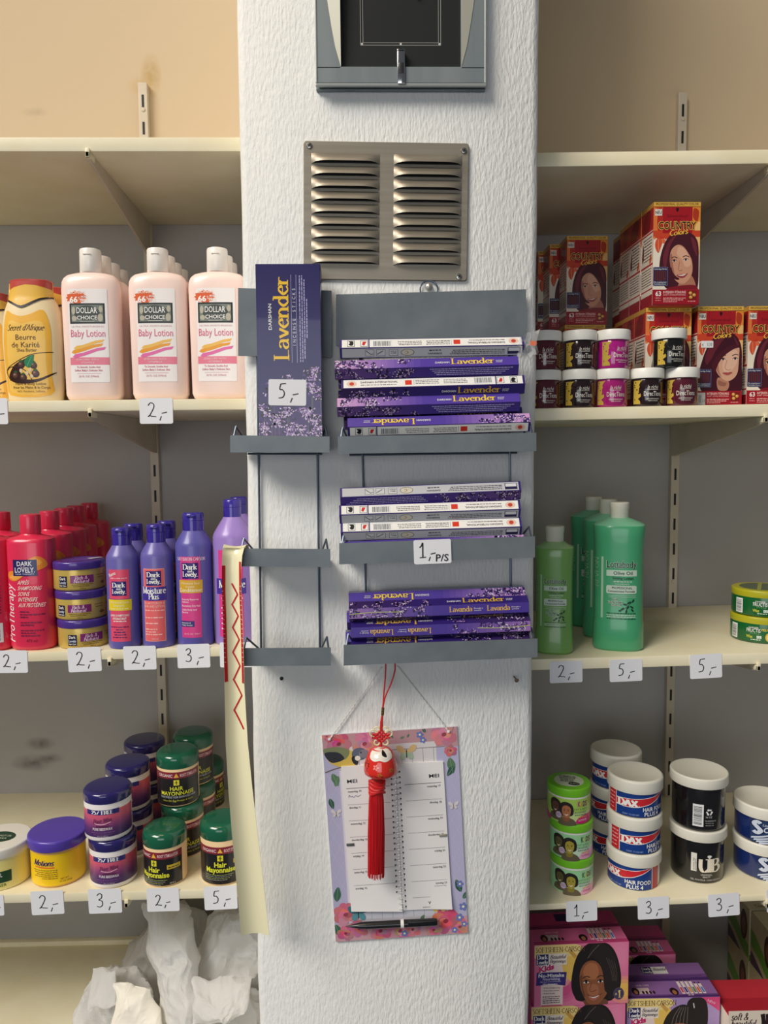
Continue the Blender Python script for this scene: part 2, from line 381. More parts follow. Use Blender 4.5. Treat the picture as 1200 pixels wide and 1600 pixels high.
# the bottom ledge trims on the wall
def ledge(name, side, py, h, d=.02):
    z = at(600, py, YB).z; xa, xb = ((-1.45, XL - .001) if side < 0 else (XR + .004, 1.45))
    plainbox(name, (xa, YB - d, z), (xb, YB + .005, z + h), SHELFP, .002)

class Shelf:
    def __init__(s, side, pA, pB, thick, label):
        a = at(*pA, YF); b = at(*pB, YF); s.k = (b.z - a.z) / (b.x - a.x); s.x0 = a.x; s.z0 = a.z
        x0, x1 = (-1.4, XL - .002) if side < 0 else (XR + .008, 1.4)
        A = Acc(); z = s.z; t = thick
        bm = bmesh.new(); bmesh.ops.create_cube(bm, size=1)
        for v in bm.verts:
            x = x0 if v.co.x < 0 else x1; y = YF if v.co.y < 0 else YB - .002
            v.co = Vector((x, y, z(x) - (t if v.co.z < 0 else 0)))
        bmesh.ops.bevel(bm, geom=list(bm.edges), offset=.0022, segments=2, affect='EDGES', profile=.6)
        bm.verts.index_update(); A.add([v.co.copy() for v in bm.verts], [[v.index for v in f.verts] for f in bm.faces], SHELFP); bm.free()
        s.t = t; s.o = tag(root('wall_shelf', label, 'shelf', (0, 0, 0), 'painted wall shelves'), None)
        A.build('shelf_board', s.o, 20)
    def z(s, x): return s.z0 + s.k * (x - s.x0)
    def tilt(s): return -math.atan(s.k)
    def bracket(s, x, tip=None, front=YF + .004, hh=.062):
        w = .0022; A = Acc(); xt = x if tip is None else at(tip, 704, YF).x; z = s.z(xt) - s.t - .0005; sl = lambda y: xt + (x - xt) * (y - YF) / (YB - YF)
        P = [(front, 0), (YB - .014, 0), (YB - .014, -hh), (YB - .03, -hh), (front + .012, -.013), (front, -.010)]
        n = len(P); vs = [(sl(y) + sg * w, y, z + q) for sg in (-1, 1) for y, q in P]
        A.add(vs, [list(range(n))[::-1], list(range(n, 2 * n))] + [[k, (k + 1) % n, n + (k + 1) % n, n + k] for k in range(n)], RAILP)
        A.box((xt - .0032, YF - .0045, z - .009), (xt + .0032, YF + .02, z - .0005), SHELFP, .0012)
        A.box((xt - .0032, YF - .0045, z - .009), (xt + .0032, YF - .0006, z + .0045), SHELFP, .0012)
        A.build('bracket', s.o, 30)
SL1 = Shelf(-1, (0, 214), (372, 214), .0205, 'topmost cream wall shelf left of the pillar, empty')
SL2 = Shelf(-1, (43, 626), (378, 622.5), .017, 'cream shelf left of the pillar carrying pink lotion bottles')
SL3 = Shelf(-1, (43, 1019), (270, 1012.7), .0155, 'cream shelf left of the pillar carrying red and purple bottles')
SL4 = Shelf(-1, (0, 1398), (360, 1389), .0150, 'cream shelf left of the pillar carrying cream jars and beeswax')
SR1 = Shelf(1, (840, 238), (1200, 233), .021, 'topmost cream wall shelf right of the pillar, empty')
SR2 = Shelf(1, (840, 638), (1200, 631), .019, 'cream shelf right of the pillar carrying red hair colour boxes')
SR3 = Shelf(1, (836, 1030), (1200, 1020), .018, 'cream shelf right of the pillar carrying green setting lotion')
SR4 = Shelf(1, (836, 1413), (1200, 1398), .0105, 'cream shelf right of the pillar carrying stacked hair food jars')
# deep bottom shelves
class Floor:
    def __init__(s, side, z, label):
        s.zz = z; x0, x1 = (-1.4, XL - .002) if side < 0 else (XR + .008, 1.4)
        s.o = Acc().box((x0, YF - .02, z - .025), (x1, YB - .002, z), SHELFP, .002).build('wall_shelf'); tag(s.o, label, 'shelf', 'painted wall shelves')
    def z(s, x): return s.zz
    def tilt(s): return 0
SL5 = Floor(-1, at(150, 1471, YB).z, 'lowest cream shelf left of the pillar, under crumpled white bags')
SR5 = Floor(1, at(986, 1472, 1.205).z - .1084 * 3, 'lowest cream shelf right of the pillar, under hair relaxer boxes')
XBL = at(240, 640, YB - .02).x; XBR = at(1054, 660, YB - .02).x
for s_, x_, t_ in ((SL1, XBL, 155), (SL2, XBL, 144), (SL3, XBL, 160), (SR1, XBR, None), (SR2, XBR, None), (SR3, XBR, None)): s_.bracket(x_, t_)
XR2 = at(1198, 1400, YF).x
for s_ in (SL4, SR4): s_.bracket(XBL if s_ is SL4 else XR2, 173 if s_ is SL4 else None)
xq = at(1240, 640, YB).x

ledge('trim_1', -1, 1234, .006, .014); ledge('trim_2', -1, 1470, .022, .012); 
def rail(px, py, label, slot0, x):
    top = at(px, py, YB).z; A = Acc(); y1 = YB + .001; y0 = YB - .014; h = .0085
    zb = .46
    r = root('shelf_upright', label, 'shelf rail', (x, YB, zb), 'slotted uprights on the back walls')
    A.box((-h, y0 - YB, 0), (h, 0, top - zb), RAILP, .0012)
    z = slot0 - .001; B = A; k = 0
    while z > zb + .05:
        B.box((-.0021, y0 - YB - .0006, z - zb - .023), (.0021, y0 - YB + .001, z - zb), DARK); z -= .0505; k += 1
    A.build('channel', r, 20)
    for q in range(4):
        z = slot0 - .0285 - q * .0505 * 6
        Acc().lathe([(0.0005, 0), (.004, .0006), (.0035, .0016), (.0005, .002)], RAILP, 12).build('screw', r)
        s = KIDS[r.name][-1]; s.rotation_euler = (math.radians(90), 0, 0); s.location = (0, y0 - YB, z - zb)
rail(228, 134, 'slotted cream upright on the wall left of the pillar', at(227, 147, YB - .014).z, at(234, 400, YB).x)
rail(1064, 149, 'slotted cream upright on the wall right of the pillar', at(1064, 162, YB - .014).z, at(1058, 400, YB).x)

# ------------------------------------------------------------------ on the pillar: framed panel, vent, hook, nails
def onpillar(px, py, d=0): return at(px, py, YP - d)
def framed_panel():
    d = .018; c = at(627, 135, YP - d)
    r = root('framed_panel', 'large grey metal framed dark panel at the top of the pillar', 'wall panel', (c.x, YP, c.z))
    s = pxs(627, 80, YP - d); W = 134 * s; H = .40
    g = lambda px, py: ((px - 627) * s, (135 - py) * s)
    # frame body with bevelled outer lip
    A = Acc(); A.box((-W, -d + .0105, 0), (W, 0, H), ALU, .001)
    lo = .041; iw = 94 * s; z0 = g(0, 105)[1]
    A.box((-W + .001, -d, .0045), (W - .001, -d + .008, z0), ALU, .001)
    for sg in (-1, 1): A.box((sg * iw, -d, z0 - .003), (sg * (W - .001), -d + .008, H - .002), ALU, .001)
    A.build('frame', r, 18)
    A = Acc(); A.box((-W, -d - .001, 0), (W, -d + .004, .0042), mat((160, 164, 162), .4, .3), .001)
    for sg in (-1, 1): A.box((sg * (W - .003), -d - .001, .004), (sg * W, -d + .004, H - .001), mat((160, 164, 162), .4, .3), .001)
    A.build('edge_strip', r, 18)
    Acc().box((-iw - .003, -d + .0075, z0 - .004), (iw + .003, -d + .0104, H - .004), mat((34, 36, 37), .5, name='dark_glass', spec=.25)).build('dark_panel', r)
    # curved side wedges
    for sg in (-1, 1):
        P = []
        for k in range(13):
            t = k / 12; P.append((sg * (iw + .0005 + .042 * (t ** .72)), z0 + t * .30))
        n = len(P); vs = []; fs = []
        for (x, z) in P:
            t = (abs(x) - iw) / .042
            vs += [(x, -d - .0008 - .011 * 0, z), (sg * iw, -d - .0005 - .016 * min(1, max(0, t)), z)]
        for k in range(n - 1): fs.append([2 * k, 2 * k + 1, 2 * k + 3, 2 * k + 2])
        Acc().add(vs, fs, mat((206, 204, 186), .45)).build('curved_side', r, 60)
    a = Art(.5); gx = lambda px: (px - 627) * s * 1000; gz = lambda py: (135 - py) * s * 1000
    for o in (0, 3.2):
        L = gx(564) + o; R = gx(690) - o; B = gz(69) + o
        for q in ((L - .25, B, L + .25, 400), (R - .25, B, R + .25, 400), (L, B - .25, R, B + .25)): a.rect(*q, (176, 176, 168), 1)
    for x in (gx(565) + 1, gx(627), gx(689) - 1): a.rect(x - 1.3, gz(68) - .6, x + 1.3, gz(68) + 2, (200, 200, 196), 2)
    a.into(Acc(), mflat((0, -d + .0073, 0))).build('printed_outline', r)
    q = Acc(); q.box((-.0052, -d - .0035, g(0, 132)[1]), (.0052, -d - .0008, g(0, 81)[1]), CHROME, .001)
    q.box((-.0052, -d - .0035, g(0, 84)[1]), (.0052, -d + .008, g(0, 80.8)[1]), CHROME, .0004)
    q.box((-.0034, -d - .0042, g(0, 117)[1]), (.0034, -d - .0034, g(0, 101)[1]), mat((40, 40, 40), .4), .0004)
    q.build('chrome_clip', r)
    h = at(652, -8, YP - d); Acc().box((h.x - c.x - .0018, -d + .003, h.z - c.z), (h.x - c.x + .0018, -d + .0055, h.z - c.z + .03), CARD, .0006).build('pointer', r)
framed_panel()

def louvre():
    d = .004; c = at(603, 332, YP); r = root('air_vent', 'brushed steel louvred air vent plate on the pillar', 'vent', (c.x, YP, c.z), rot=(0, math.radians(.9), 0))
    s = pxs(603, 332, YP) * 1000; W, H = 128 * s, 104.5 * s
    A = Acc(); rr = 4; P = []
    for cx, cy, a in ((W - rr, H - rr, 0), (-W + rr, H - rr, 90), (-W + rr, -H + rr, 180), (W - rr, -H + rr, 270)):
        for k in range(5): t = math.radians(a + 22.5 * k); P.append((cx + rr * math.cos(t), cy + rr * math.sin(t)))
    n = len(P); ring = lambda y, f=1: [(x * .001 * f, y, z * .001 * f) for x, z in P]
    A.add(ring(0) + ring(-d) + ring(-d - .0008, .992), [[k, (k + 1) % n, n + (k + 1) % n, n + k][::-1] for k in range(n)] + [[n + k, n + (k + 1) % n, 2 * n + (k + 1) % n, 2 * n + k][::-1] for k in range(n)] + [list(range(2 * n, 3 * n))], STEEL)
    A.build('vent_plate', r, 30)
    yb = -d - .0008
    for cx in (-63, 64.5):
        for i in range(9):
            z = (332 - (253 + i * 19.0)) * s; x = cx * s; L = 53 * s
            B = Acc(); vs = []; fs = []
            # hood: curved sheet bulging out towards its lower lip
            nu, nv = 16, 6
            for a in range(nu + 1):
                u = -1 + 2 * a / nu; e = max(0, 1 - abs(u) ** 7)
                for b in range(nv + 1):
                    t = b / nv; out = .0085 * math.sin(t * math.pi / 2) ** 1.0 * e
                    vs.append(((x + u * L) * .001, yb - out - .0002, (z + 6.5 - 12.2 * t - (1 - e) * 2 * t) * .001))
            for a in range(nu):
                for b in range(nv):
                    q = a * (nv + 1) + b; fs.append([q, q + 1, q + nv + 2, q + nv + 1])
            k = len(vs)
            B.add(vs, fs, STEEL)
            B.box(((x - L * .97) * .001, yb - .0006, (z - 6.6) * .001), ((x + L * .97) * .001, yb + .0004, (z - 1) * .001), DARK)
            B.build('louvre', r, 50)
    for px, py in ((484, 235), (723, 239), (718, 430), (486, 428)):
        p = ((px - 603) * s * .001, (332 - py) * s * .001)
        B = Acc(); B.lathe([(.0004, -.0005), (.0044, 0), (.0038, .0016), (.0004, .0022)], mat((170, 168, 160), .25, .9), 16)
        B.box((-.0026, -.0005, .0016), (.0026, .0005, .0024), DARK); B.box((-.0005, -.0026, .0016), (.0005, .0026, .0024), DARK)
        o = B.build('screw', r); o.rotation_euler = (math.radians(90), .5, 0); o.location = (p[0], yb, p[1])
louvre()
def ring_hook():
    c = onpillar(670, 449); r = root('ring_hook', 'small metal ring hook screwed in under the vent', 'hook', (c.x, YP, c.z))
    P = [(.0125 * math.cos(t), -.004, .0125 * math.sin(t) - .004) for t in [2 * math.pi * k / 24 for k in range(24)]]
    Acc().tube(P, .0011, WIRE, 6, True).build('ring', r)
    A = Acc(); A.lathe([(.0005, 0), (.005, .001), (.0045, .005), (.0005, .007)], mat((190, 186, 176), .35, .7), 14); o = A.build('screw_head', r); o.rotation_euler = (math.radians(90), 0, 0)
ring_hook()
def nail(px, py, label, hole):
    c = onpillar(px, py); A = Acc()
    if hole: A.lathe([(.0002, -.001), (.0028, 0), (.0026, .0016), (.0002, .002)], DARK, 10)
    else: A.tube([(0, 0, 0), (.0006, .0, .012), (.003, 0, .019)], .0012, mat((120, 100, 84), .5, .6), 7); A.lathe([(.0002, .0188), (.003, .0188), (.003, .0202), (.0002, .0204)], mat((120, 100, 84), .5, .6), 8)
    o = A.build('nail' if not hole else 'screw'); o.rotation_euler = (math.radians(90), 0, 0); o.location = (c.x, YP, c.z); tag(o, label, 'nail' if not hole else 'screw')
nail(440, 1060, 'dark screw head in the pillar under the left rack', True)
nail(803, 1057, 'bent brown nail in the pillar right of the calendar cord', False)

# ------------------------------------------------------------------ the two hanging racks
TRAY = .062
def rack(name, label, head, strips, wires, bolts=()):
    hc = at((head[0] + head[1]) / 2, (head[2] + head[3]) / 2, YP - .012)
    r = root(name, label, 'rack', (hc.x, YP, hc.z), 'grey wire racks on the pillar'); O = r.location
    def plate(px0, px1, yl, yr, hl, hr, Y, nm, th=.0018):
        A = Acc(); q = [at(px0, yl, Y), at(px1, yr, Y), at(px1, yr + hr, Y), at(px0, yl + hl, Y)]
        vs = [tuple(p - O) for p in q] + [tuple(p - O + Vector((0, th, 0))) for p in q]
        A.add(vs, [[0, 3, 2, 1], [4, 5, 6, 7], [0, 1, 5, 4], [1, 2, 6, 5], [2, 3, 7, 6], [3, 0, 4, 7]], GREYM)
        return A.build(nm, r, 30), [p - O for p in q]
    plate(*head[:2], head[2], head[4], head[3] - head[2], head[5] - head[4], YP - .012, 'header_plate')
    zb = None
    for (x0, x1, yl, yr, hl, hr) in strips:
        o, q = plate(x0, x1, yl, yr, hl, hr, YP - TRAY - .004, 'front_strip')
        # tray floor and folded wire ends
        A = Acc(); b0 = q[3] + Vector((.004, .002, .0012)); b1 = q[2] + Vector((-.004, .002, .0012)); D = Vector((0, TRAY, 0)); T = Vector((0, 0, .0012))
        vs = [b0, b1, b1 + D, b0 + D, b0 + T, b1 + T, b1 + D + T, b0 + D + T]
        A.add([tuple(v) for v in vs], [[0, 3, 2, 1], [4, 5, 6, 7], [0, 1, 5, 4], [1, 2, 6, 5], [2, 3, 7, 6], [3, 0, 4, 7]], GREYM); A.build('tray_floor', r, 30)
        for sg, e, bt in ((1, q[0], q[3]), (-1, q[1], q[2])):
            p0 = e + Vector((sg * .002, .003, -.012)); p1 = e + Vector((sg * .006, .012, .012)); p2 = Vector((e.x + sg * .018, TRAY - .004 + e.y + .004, bt.z + .006))
            Acc().tube([p0, p0 + (p1 - p0) * .8, p1, p1 + (p2 - p1) * .15, p2], .0014, WIRE, 6).build('wire_end', r)
        p = q[3] + Vector((.014, TRAY + .0, -.002)); p2 = q[2] + Vector((-.014, TRAY, -.002))
        Acc().tube([p, p2], .0016, WIRE, 6).build('back_wire', r)
    for (xa, ya, xb, yb) in wires:
        Acc().tube([at(xa, ya, YP - .004) - O, at(xb, yb, YP - .004) - O], .0016, WIRE, 7).build('upright_wire', r)
    return r
rack('wire_rack', 'narrow grey hanging rack holding the upright lavender box', (372, 518, 450, 556, 454, 558),
     [(359.5, 515, 680, 682, 27, 25), (372, 516, 857, 858, 28, 28), (376, 517, 1013, 1012, 28, 28)], [(402, 550, 408, 1020), (494, 550, 500, 1020)])
rack('wire_rack', 'wide grey hanging rack filled with lavender incense packs', (525, 822, 460, 540, 452, 540),
     [(528, 838, 682, 676, 27, 29), (530, 836, 849, 838, 33, 33), (537, 840, 1008, 998, 32, 29)], [(562, 530, 574, 1015), (795, 530, 799, 1015)])

# ------------------------------------------------------------------ goods on the shelves
def put(S, px, py, Y, dz=0):
    x = at(px, py, Y).x; return Vector((x, Y, S.z(x) + dz))
WHITE = (244, 242, 238)
def row(proto, S, spots, dz=0):
    """first spot is the prototype itself, the others are copies; spots: (px, py, Y, label)"""
    out = [proto]
    for px, py, Y, lb in spots: out.append(dup(proto, put(S, px, py, Y, dz), lb))
    return out

# --- pink baby lotion
def baby_lotion():
    px, py, Y, lb = 146, 525, 1.212, 'pink baby lotion bottle with flip cap, front of the row beside the shea bottle'
    r = root('lotion_bottle', lb, 'bottle', put(SL2, px, py, Y), 'pink baby lotion bottles')
    P = mat((252, 224, 214), .32, coat=.2, sss=.15, name='pink_lotion_plastic')
    S = [(0, .036, .014, 2.6), (.003, .041, .0185, 2.8), (.010, .0435, .0208, 3), (.10, .0445, .0215, 3), (.172, .0455, .0215, 3), (.184, .0445, .021, 2.9), (.190, .042, .0195, 2.7), (.1945, .037, .017, 2.5), (.197, .027, .0145, 2.3), (.198, .016, .0135, 2), (.2, .0148, .0135, 2)]
    Acc().loft(S, P, 56).build('body', r, 50)
    A = Acc().lathe([(.0155, .1985), (.0166, .200), (.0163, .232), (.0155, .2345), (.013, .2355)], mat((246, 240, 232), .3, coat=.2), 36)
    fc = A.build('flip_cap', r); Acc().box((-.006, -.0172, .2245), (.006, -.0155, .2255), mat((214, 205, 196), .4), .0003).build('thumb_notch', fc)
    a = Art(.35); k = 1
    a.rrect(-30, 28, 30, 171, 2, (246, 240, 238))
    a.poly([(-23 + 17 * math.cos(t) * q * 1.0 + 6, 158 + 10.5 * math.sin(t) * q) for t, q in [(2 * math.pi * j / 26, 1 if j % 2 else .82) for j in range(26)]], (226, 96, 44), 2)
    a.text('BONUS', -15, 163.5, 4.2, (255, 236, 220), w=24, bold=.02); a.text('66', -21, 150.5, 9, (255, 250, 244), w=13, bold=.03); a.text('%', -12, 154, 5, WHITE, w=3.4); a.text('MORE', -4.5, 157.5, 3, WHITE, w=9, bold=.02); a.text('FREE', -4.5, 151, 5, (255, 248, 240), w=11, bold=.02)
    a.rect(-28, 118, 26, 149, (32, 38, 36), 3); a.rect(-25.5, 120.5, 23.5, 146.5, (120, 128, 120), 4)
    a.ell(-1, 133.5, 20, 12, (70, 76, 72), 5)
    for x, y, rx, ry in ((-22, 138, 3, 6), (-21, 126, 4, 4), (20, 140, 3, 5), (19, 127, 4, 6)): a.ell(x, y, rx, ry, (186, 180, 160), 5)
    a.text('DOLLAR', -1.2, 134, 9.2, (20, 24, 24), w=33.5, bold=.05, l=6); a.text('DOLLAR', -1.2, 134, 9.2, (240, 240, 236), w=32, bold=.012, l=7)
    a.text('CHOICE', -1.2, 124.3, 6, (20, 24, 24), w=32, bold=.05, l=6); a.text('CHOICE', -1.2, 124.3, 6, (240, 240, 236), w=31, bold=.02, l=7)
    a.line([(-12, 121.8), (10, 121.8)], .7, (230, 230, 226), 6)
    a.text('ULTRA MOISTURIZING', -1, 112.5, 2.4, (206, 160, 170), w=50); a.text('Baby Lotion', -1, 98, 11.5, (222, 118, 146), w=53, bold=.004)
    for (y0, dy, c, x0, x1) in ((80, 8, (240, 190, 90), -24, 24), (74, 8, (236, 160, 46), -28, 22), (67.5, 9, (230, 110, 170), -26, 26)):
        a.poly([(x0, y0), (x0 + 4, y0 + 4), (x0 + 16, y0 + 6), (x1 - 14, y0 + dy + 4), (x1, y0 + dy + 6), (x1 - 3, y0 + dy + 1.5), (x1 - 12, y0 + dy), (x0 + 20, y0 + 2), (x0 + 5, y0 - 2)], c, 3 if c[2] != 170 else 4)
    a.rect(-30, 55, 30, 66.5, (232, 128, 150), 2); a.text('ENRICHED WITH', -3, 61.6, 2.9, (250, 220, 224), w=34); a.text('VITAMIN E', -3, 57, 2.9, (250, 220, 224), w=21)
    a.text('To Smooth, Soothe And', -2, 50.2, 3.1, (196, 84, 112), w=36, bold=.01); a.text("Soften Baby's Delicate Skin", -2, 45.2, 3.1, (196, 84, 112), w=43, bold=.01)
    a.line([(-20, 41.6), (17, 41.6)], .5, (210, 120, 140)); a.text('20 FL OZ (590ml)', -2, 36, 3, (204, 110, 132), w=31)
    a.into(B := Acc(), moval(S), 3, 8); B.build('front_label', r)
    return r
p = baby_lotion()
cols = [('the row beside the shea bottle', [(167, 1.2575), (183, 1.303), (196, 1.348)]), ('the row above the price card', [(249.5, 1.212), (262, 1.2575), (274, 1.303), (284.5, 1.348)]), ('the row beside the pillar', [(342, 1.212), (350, 1.2575), (357.5, 1.303)])]
nm = {0: 'front', 1: 'second', 2: 'third', 3: 'rearmost'}
for ci, (where, sp) in enumerate(cols):
    X0 = at(sp[0][0], 525, sp[0][1]).x if ci else p.location.x
    for i, (q, Y) in enumerate(sp):
        i2 = i + (1 if ci == 0 else 0)
        dup(p, (X0 + .0006 * math.sin(i * 5 + ci), Y, SL2.z(X0)), 'pink baby lotion bottle, %s of %s' % ({0: 'front', 1: 'second', 2: 'third', 3: 'rearmost'}[i2], where), .03 * math.sin(ci * 3 + i * 2))

# --- shea butter lotion
def shea():
    Y = 1.212; r = root('lotion_bottle', 'yellow shea butter lotion bottle facing front beside the pink lotions', 'bottle', put(SL2, 53.5, 530, Y), 'shea butter lotion bottles')
    S = [(0, .039, .018, 2.5), (.003, .0415, .0205, 2.6), (.03, .0435, .0235, 2.6), (.07, .0455, .026, 2.6), (.10, .0465, .0265, 2.6), (.125, .0455, .026, 2.6), (.145, .0425, .0245, 2.5), (.16, .0375, .0225, 2.4), (.168, .0335, .0212, 2.4), (.170, .0325, .0205, 2.4)]
    Y1 = mat((246, 204, 112), .35, coat=.2, name='shea_lotion_plastic'); Acc().loft(S, mat((246, 224, 178), .35, coat=.2), 56).build('body', r, 50)
    CS = [(.150, .0400, .0233, 2.4), (.158, .0372, .0227, 2.4), (.168, .0338, .0215, 2.4), (.180, .0318, .0205, 2.4), (.192, .0312, .020, 2.4), (.1935, .030, .019, 2.4)]
    B = Acc()
    # cap shell with a pointed lower edge
    a = Art(.35, .2); G = (240, 190, 80)
    a.poly([(-36.5, 164), (-33, 163), (-14, 152.5), (-8, 150.8), (-2, 152.5), (20, 163.5), (34, 167), (34, 192), (-34, 192)], G, 14)
    a.poly([(-37, 163), (-36.5, 165.5), (-33, 165), (-14, 154.5), (-8, 152.8), (-2, 154.5), (20, 165.5), (34.5, 169.3), (34.5, 166.3), (21, 162.6), (-1.5, 151), (-8, 149), (-14.5, 151), (-33, 161.5)], (38, 28, 36), 16)
    a.poly([(-33, 178.5), (-20, 183), (-2, 187), (14, 186), (33, 181), (33, 193), (-33, 193)], (196, 74, 66), 16)
    a.into(B, moval(S[:-2] + [(.168, .0335, .0212, 2.4), (.180, .0318, .0205, 2.4), (.1935, .0312, .020, 2.4)]), 4, 4)
    B.loft([(.168, .0330, .0208, 2.4), (.18, .0313, .020, 2.4), (.1915, .0308, .0195, 2.4), (.1935, .0318, .0205, 2.4), (.195, .030, .019, 2.4)], mat(G, .35, coat=.2), 56)
    B.loft([(.1928, .0322, .0208, 2.4), (.1946, .0324, .021, 2.4), (.196, .0305, .0195, 2.4)], mat((196, 74, 66), .35, coat=.2), 56); B.build('cap', r, 45)
    a = Art(.35, .1)
    a.poly(cr([(-33, 10), (30, 10), (33, 40), (35, 90), (34, 120), (25, 146), (8, 140), (-8, 136), (-22, 140), (-33, 145), (-38, 115), (-40, 80), (-38, 40)], True, 3), (244, 184, 66), 1)
    a.poly(cr([(-30, 14), (24, 14), (26, 60), (27, 110), (20, 128), (-8, 124), (-28, 128), (-33, 90), (-32, 45)], True, 3), (248, 200, 96), 2)
    D = (74, 40, 26); a.pen("Secret d'Afrique", -3, 113, 9.5, D, w=56, thick=.11, thin=.05, serif=False, shear=.35)
    a.text('Beurre', -2, 98, 9, D, w=31); a.text('de Karité', -3, 86, 9, D, w=43); a.text('Shea Butter', -1, 79, 5.6, D, w=31)
    a.line([(-30, 33), (-36, 50), (-20, 62), (4, 74), (28, 78), (37, 78.3)], 1.2, (50, 22, 18), 4, smooth=True)
    a.poly(cr([(-31, 45), (-22, 58), (-8, 66), (10, 74), (2, 62), (-12, 50), (-8, 36), (14, 36), (37, 46), (37, 44), (16, 32), (-8, 28), (-26, 31), (-32, 38)], True, 4), (56, 26, 20), 3)
    a.line([(-35, 50), (-28, 55), (-14, 54), (-2, 46), (4, 34)], 1.4, (70, 44, 36), 5, smooth=True)
    for x, y, q in ((-11, 58, 5.6), (8, 57, 5.4), (10, 44, 6), (-21, 41, 6), (-9, 38, 5.6)):
        a.ell(x, y, q, q, (60, 34, 28), 6); a.ell(x - 1, y + 1, q * .7, q * .7, (98, 62, 52), 7); a.ell(x - 1.6, y + 2, q * .28, q * .28, (160, 126, 112), 8)
        a.poly([(x - 4, y + q), (x + 1, y + q + 2.5), (x + 4, y + q - 1), (x, y + q - 1.5)], (46, 92, 50), 8)
    a.poly(cr([(-4, 56), (-6, 64), (0, 71), (9, 73), (7, 62), (2, 54)], True, 4), (36, 130, 84), 9); a.line([(-2, 56), (6, 71)], .5, (140, 206, 160), 10)
    for x, y in ((-12, 49), (2, 50), (-3, 45), (4, 40)): a.ell(x, y, 2.4, 3, (232, 210, 178), 6)
    a.text('Hand & Body Lotion', 1, 26, 4.6, D, w=46); a.text('Pour les Mains & le Corps', 2, 20, 4.4, D, w=56); a.text('NO: Parabens, Sulfates', 1, 14.4, 3.4, (170, 120, 40), w=42)
    C = Acc(); a.into(C, moval(S), 3, 5); C.build('front_label', r); r['tall'] = .955; return r
p = shea(); x0 = p.location.x
dup(p, (x0 + .004, 1.268, SL2.z(x0)), 'yellow shea butter lotion bottle directly behind the front one'); dup(p, (at(-15, 530, 1.305).x, 1.305, SL2.z(x0)), 'yellow shea butter lotion bottle cut by the left picture edge')

# --- red conditioner
def red_bottle():
    r = root('conditioner_bottle', 'red conditioner bottle standing in front, facing forward with navy emblem', 'bottle', put(SL3, 52.5, 930, 1.214), 'red conditioner bottles')
    c = mat((226, 46, 84), .3, coat=.3, name='red_bottle_plastic')
    S = [(0, .029, .022, 2.5), (.003, .0328, .0255, 2.6), (.008, .034, .027, 2.6), (.165, .0345, .027, 2.6), (.1705, .0335, .026, 2.6), (.1735, .029, .0225, 2.4), (.176, .018, .016, 2), (.178, .0145, .0145, 2), (.181, .014, .014, 2)]
    B = Acc().loft(S, c, 56); a = Art(.3, .3)
    a.poly(cr([(-28, 113), (-26, 122), (-12, 126), (4, 140), (18, 146), (28, 140), (30, 130), (18, 124), (8, 124), (-2, 116), (-16, 108)], True, 4), (240, 144, 48), 1)
    a.poly(cr([(2, 138), (16, 143), (25, 136), (16, 131), (4, 134)], True, 4), (246, 172, 78), 2); a.poly(cr([(-25, 114), (-18, 118), (-4, 116), (-16, 110)], True, 4), (246, 172, 78), 2)
    a.rect(-18, 116, 18, 141, (34, 34, 96), 3); a.text('DARK', 0, 131.5, 7.2, (240, 236, 240), w=23, bold=.015); a.text('and', -3, 129, 2.3, (240, 200, 210), w=6); a.text('LOVELY.', 0, 121.5, 8, (240, 236, 240), w=30, bold=.015); a.text('HAIR THERAPY', 0, 118, 2, (230, 220, 240), w=28)
    a.text('ProTherapy', -19.6, 14, 13, (250, 232, 236), al='L', w=88, shear=.25, rot=math.radians(90), bold=.0); 
    for i, t in enumerate(('APRÈS', 'SHAMPOOING', 'SOINS', 'INTENSIFS', 'AUX PROTÉINES')): a.text(t, -12, 103 - i * 8.7, 6.4, (252, 222, 214), al='L', w=(17, 34, 17, 28, 38)[i], shear=.3, bold=.01)
    for i, q in enumerate((14, 36, 14, 0, 34, 20, 0, 34, 22, 28)):
        if q: a.greek(-10, -10 + q, 60 - i * 4.1, 2.0, (110, 26, 66), i)
    a.text('473 ml', 6, 14, 4.4, (96, 16, 46), w=16); a.into(B, moval(S), 3); B.build('body', r, 45)
    Acc().lathe([(.0148, .1795), (.0152, .181), (.0150, .2055), (.0142, .2078), (.012, .2085)], mat((220, 44, 78), .3, coat=.3), 36).build('cap', r); return r
p = red_bottle()
for i, (px, Y) in enumerate(((81, 1.286), (104, 1.354), (122, 1.416), (144, 1.492))):
    dup(p, put(SL3, px, 900, Y), 'red conditioner bottle, %s behind the forward-facing one' % ('first', 'second', 'third', 'fourth and rearmost')[i])
def red_back():
    q = dup(p, put(SL3, -13, 930, 1.214), 'red conditioner bottle turned to show dark print and barcode', 0)
    return q
def backlabel():
    q = root('conditioner_bottle', 'red conditioner bottle at the left picture edge showing barcode', 'bottle', put(SL3, -15, 930, 1.214), 'red conditioner bottles')
    S = [(0, .029, .022, 2.5), (.003, .0328, .0255, 2.6), (.008, .034, .027, 2.6), (.165, .0345, .027, 2.6), (.1705, .0335, .026, 2.6), (.1735, .029, .0225, 2.4), (.176, .018, .016, 2), (.178, .0145, .0145, 2), (.181, .014, .014, 2)]
    B = Acc().loft(S, mat((226, 46, 84), .3, coat=.3), 56); a = Art(.3, .3)
    for i in range(17): a.greek(-26, 26, 128 - i * 4.6, 2.1, (130, 20, 60), i + 40)
    a.barcode(4, 14, 27, 44, 5, False); a.into(B, moval(S), 4); B.build('body', q, 45)
    Acc().lathe([(.0148, .1795), (.0152, .181), (.0150, .2055), (.0142, .2078), (.012, .2085)], mat((220, 44, 78), .3, coat=.3), 36).build('cap', q); return q
backlabel(); dup(p, put(SL3, 5, 900, 1.288), 'red conditioner bottle behind the one showing its barcode')

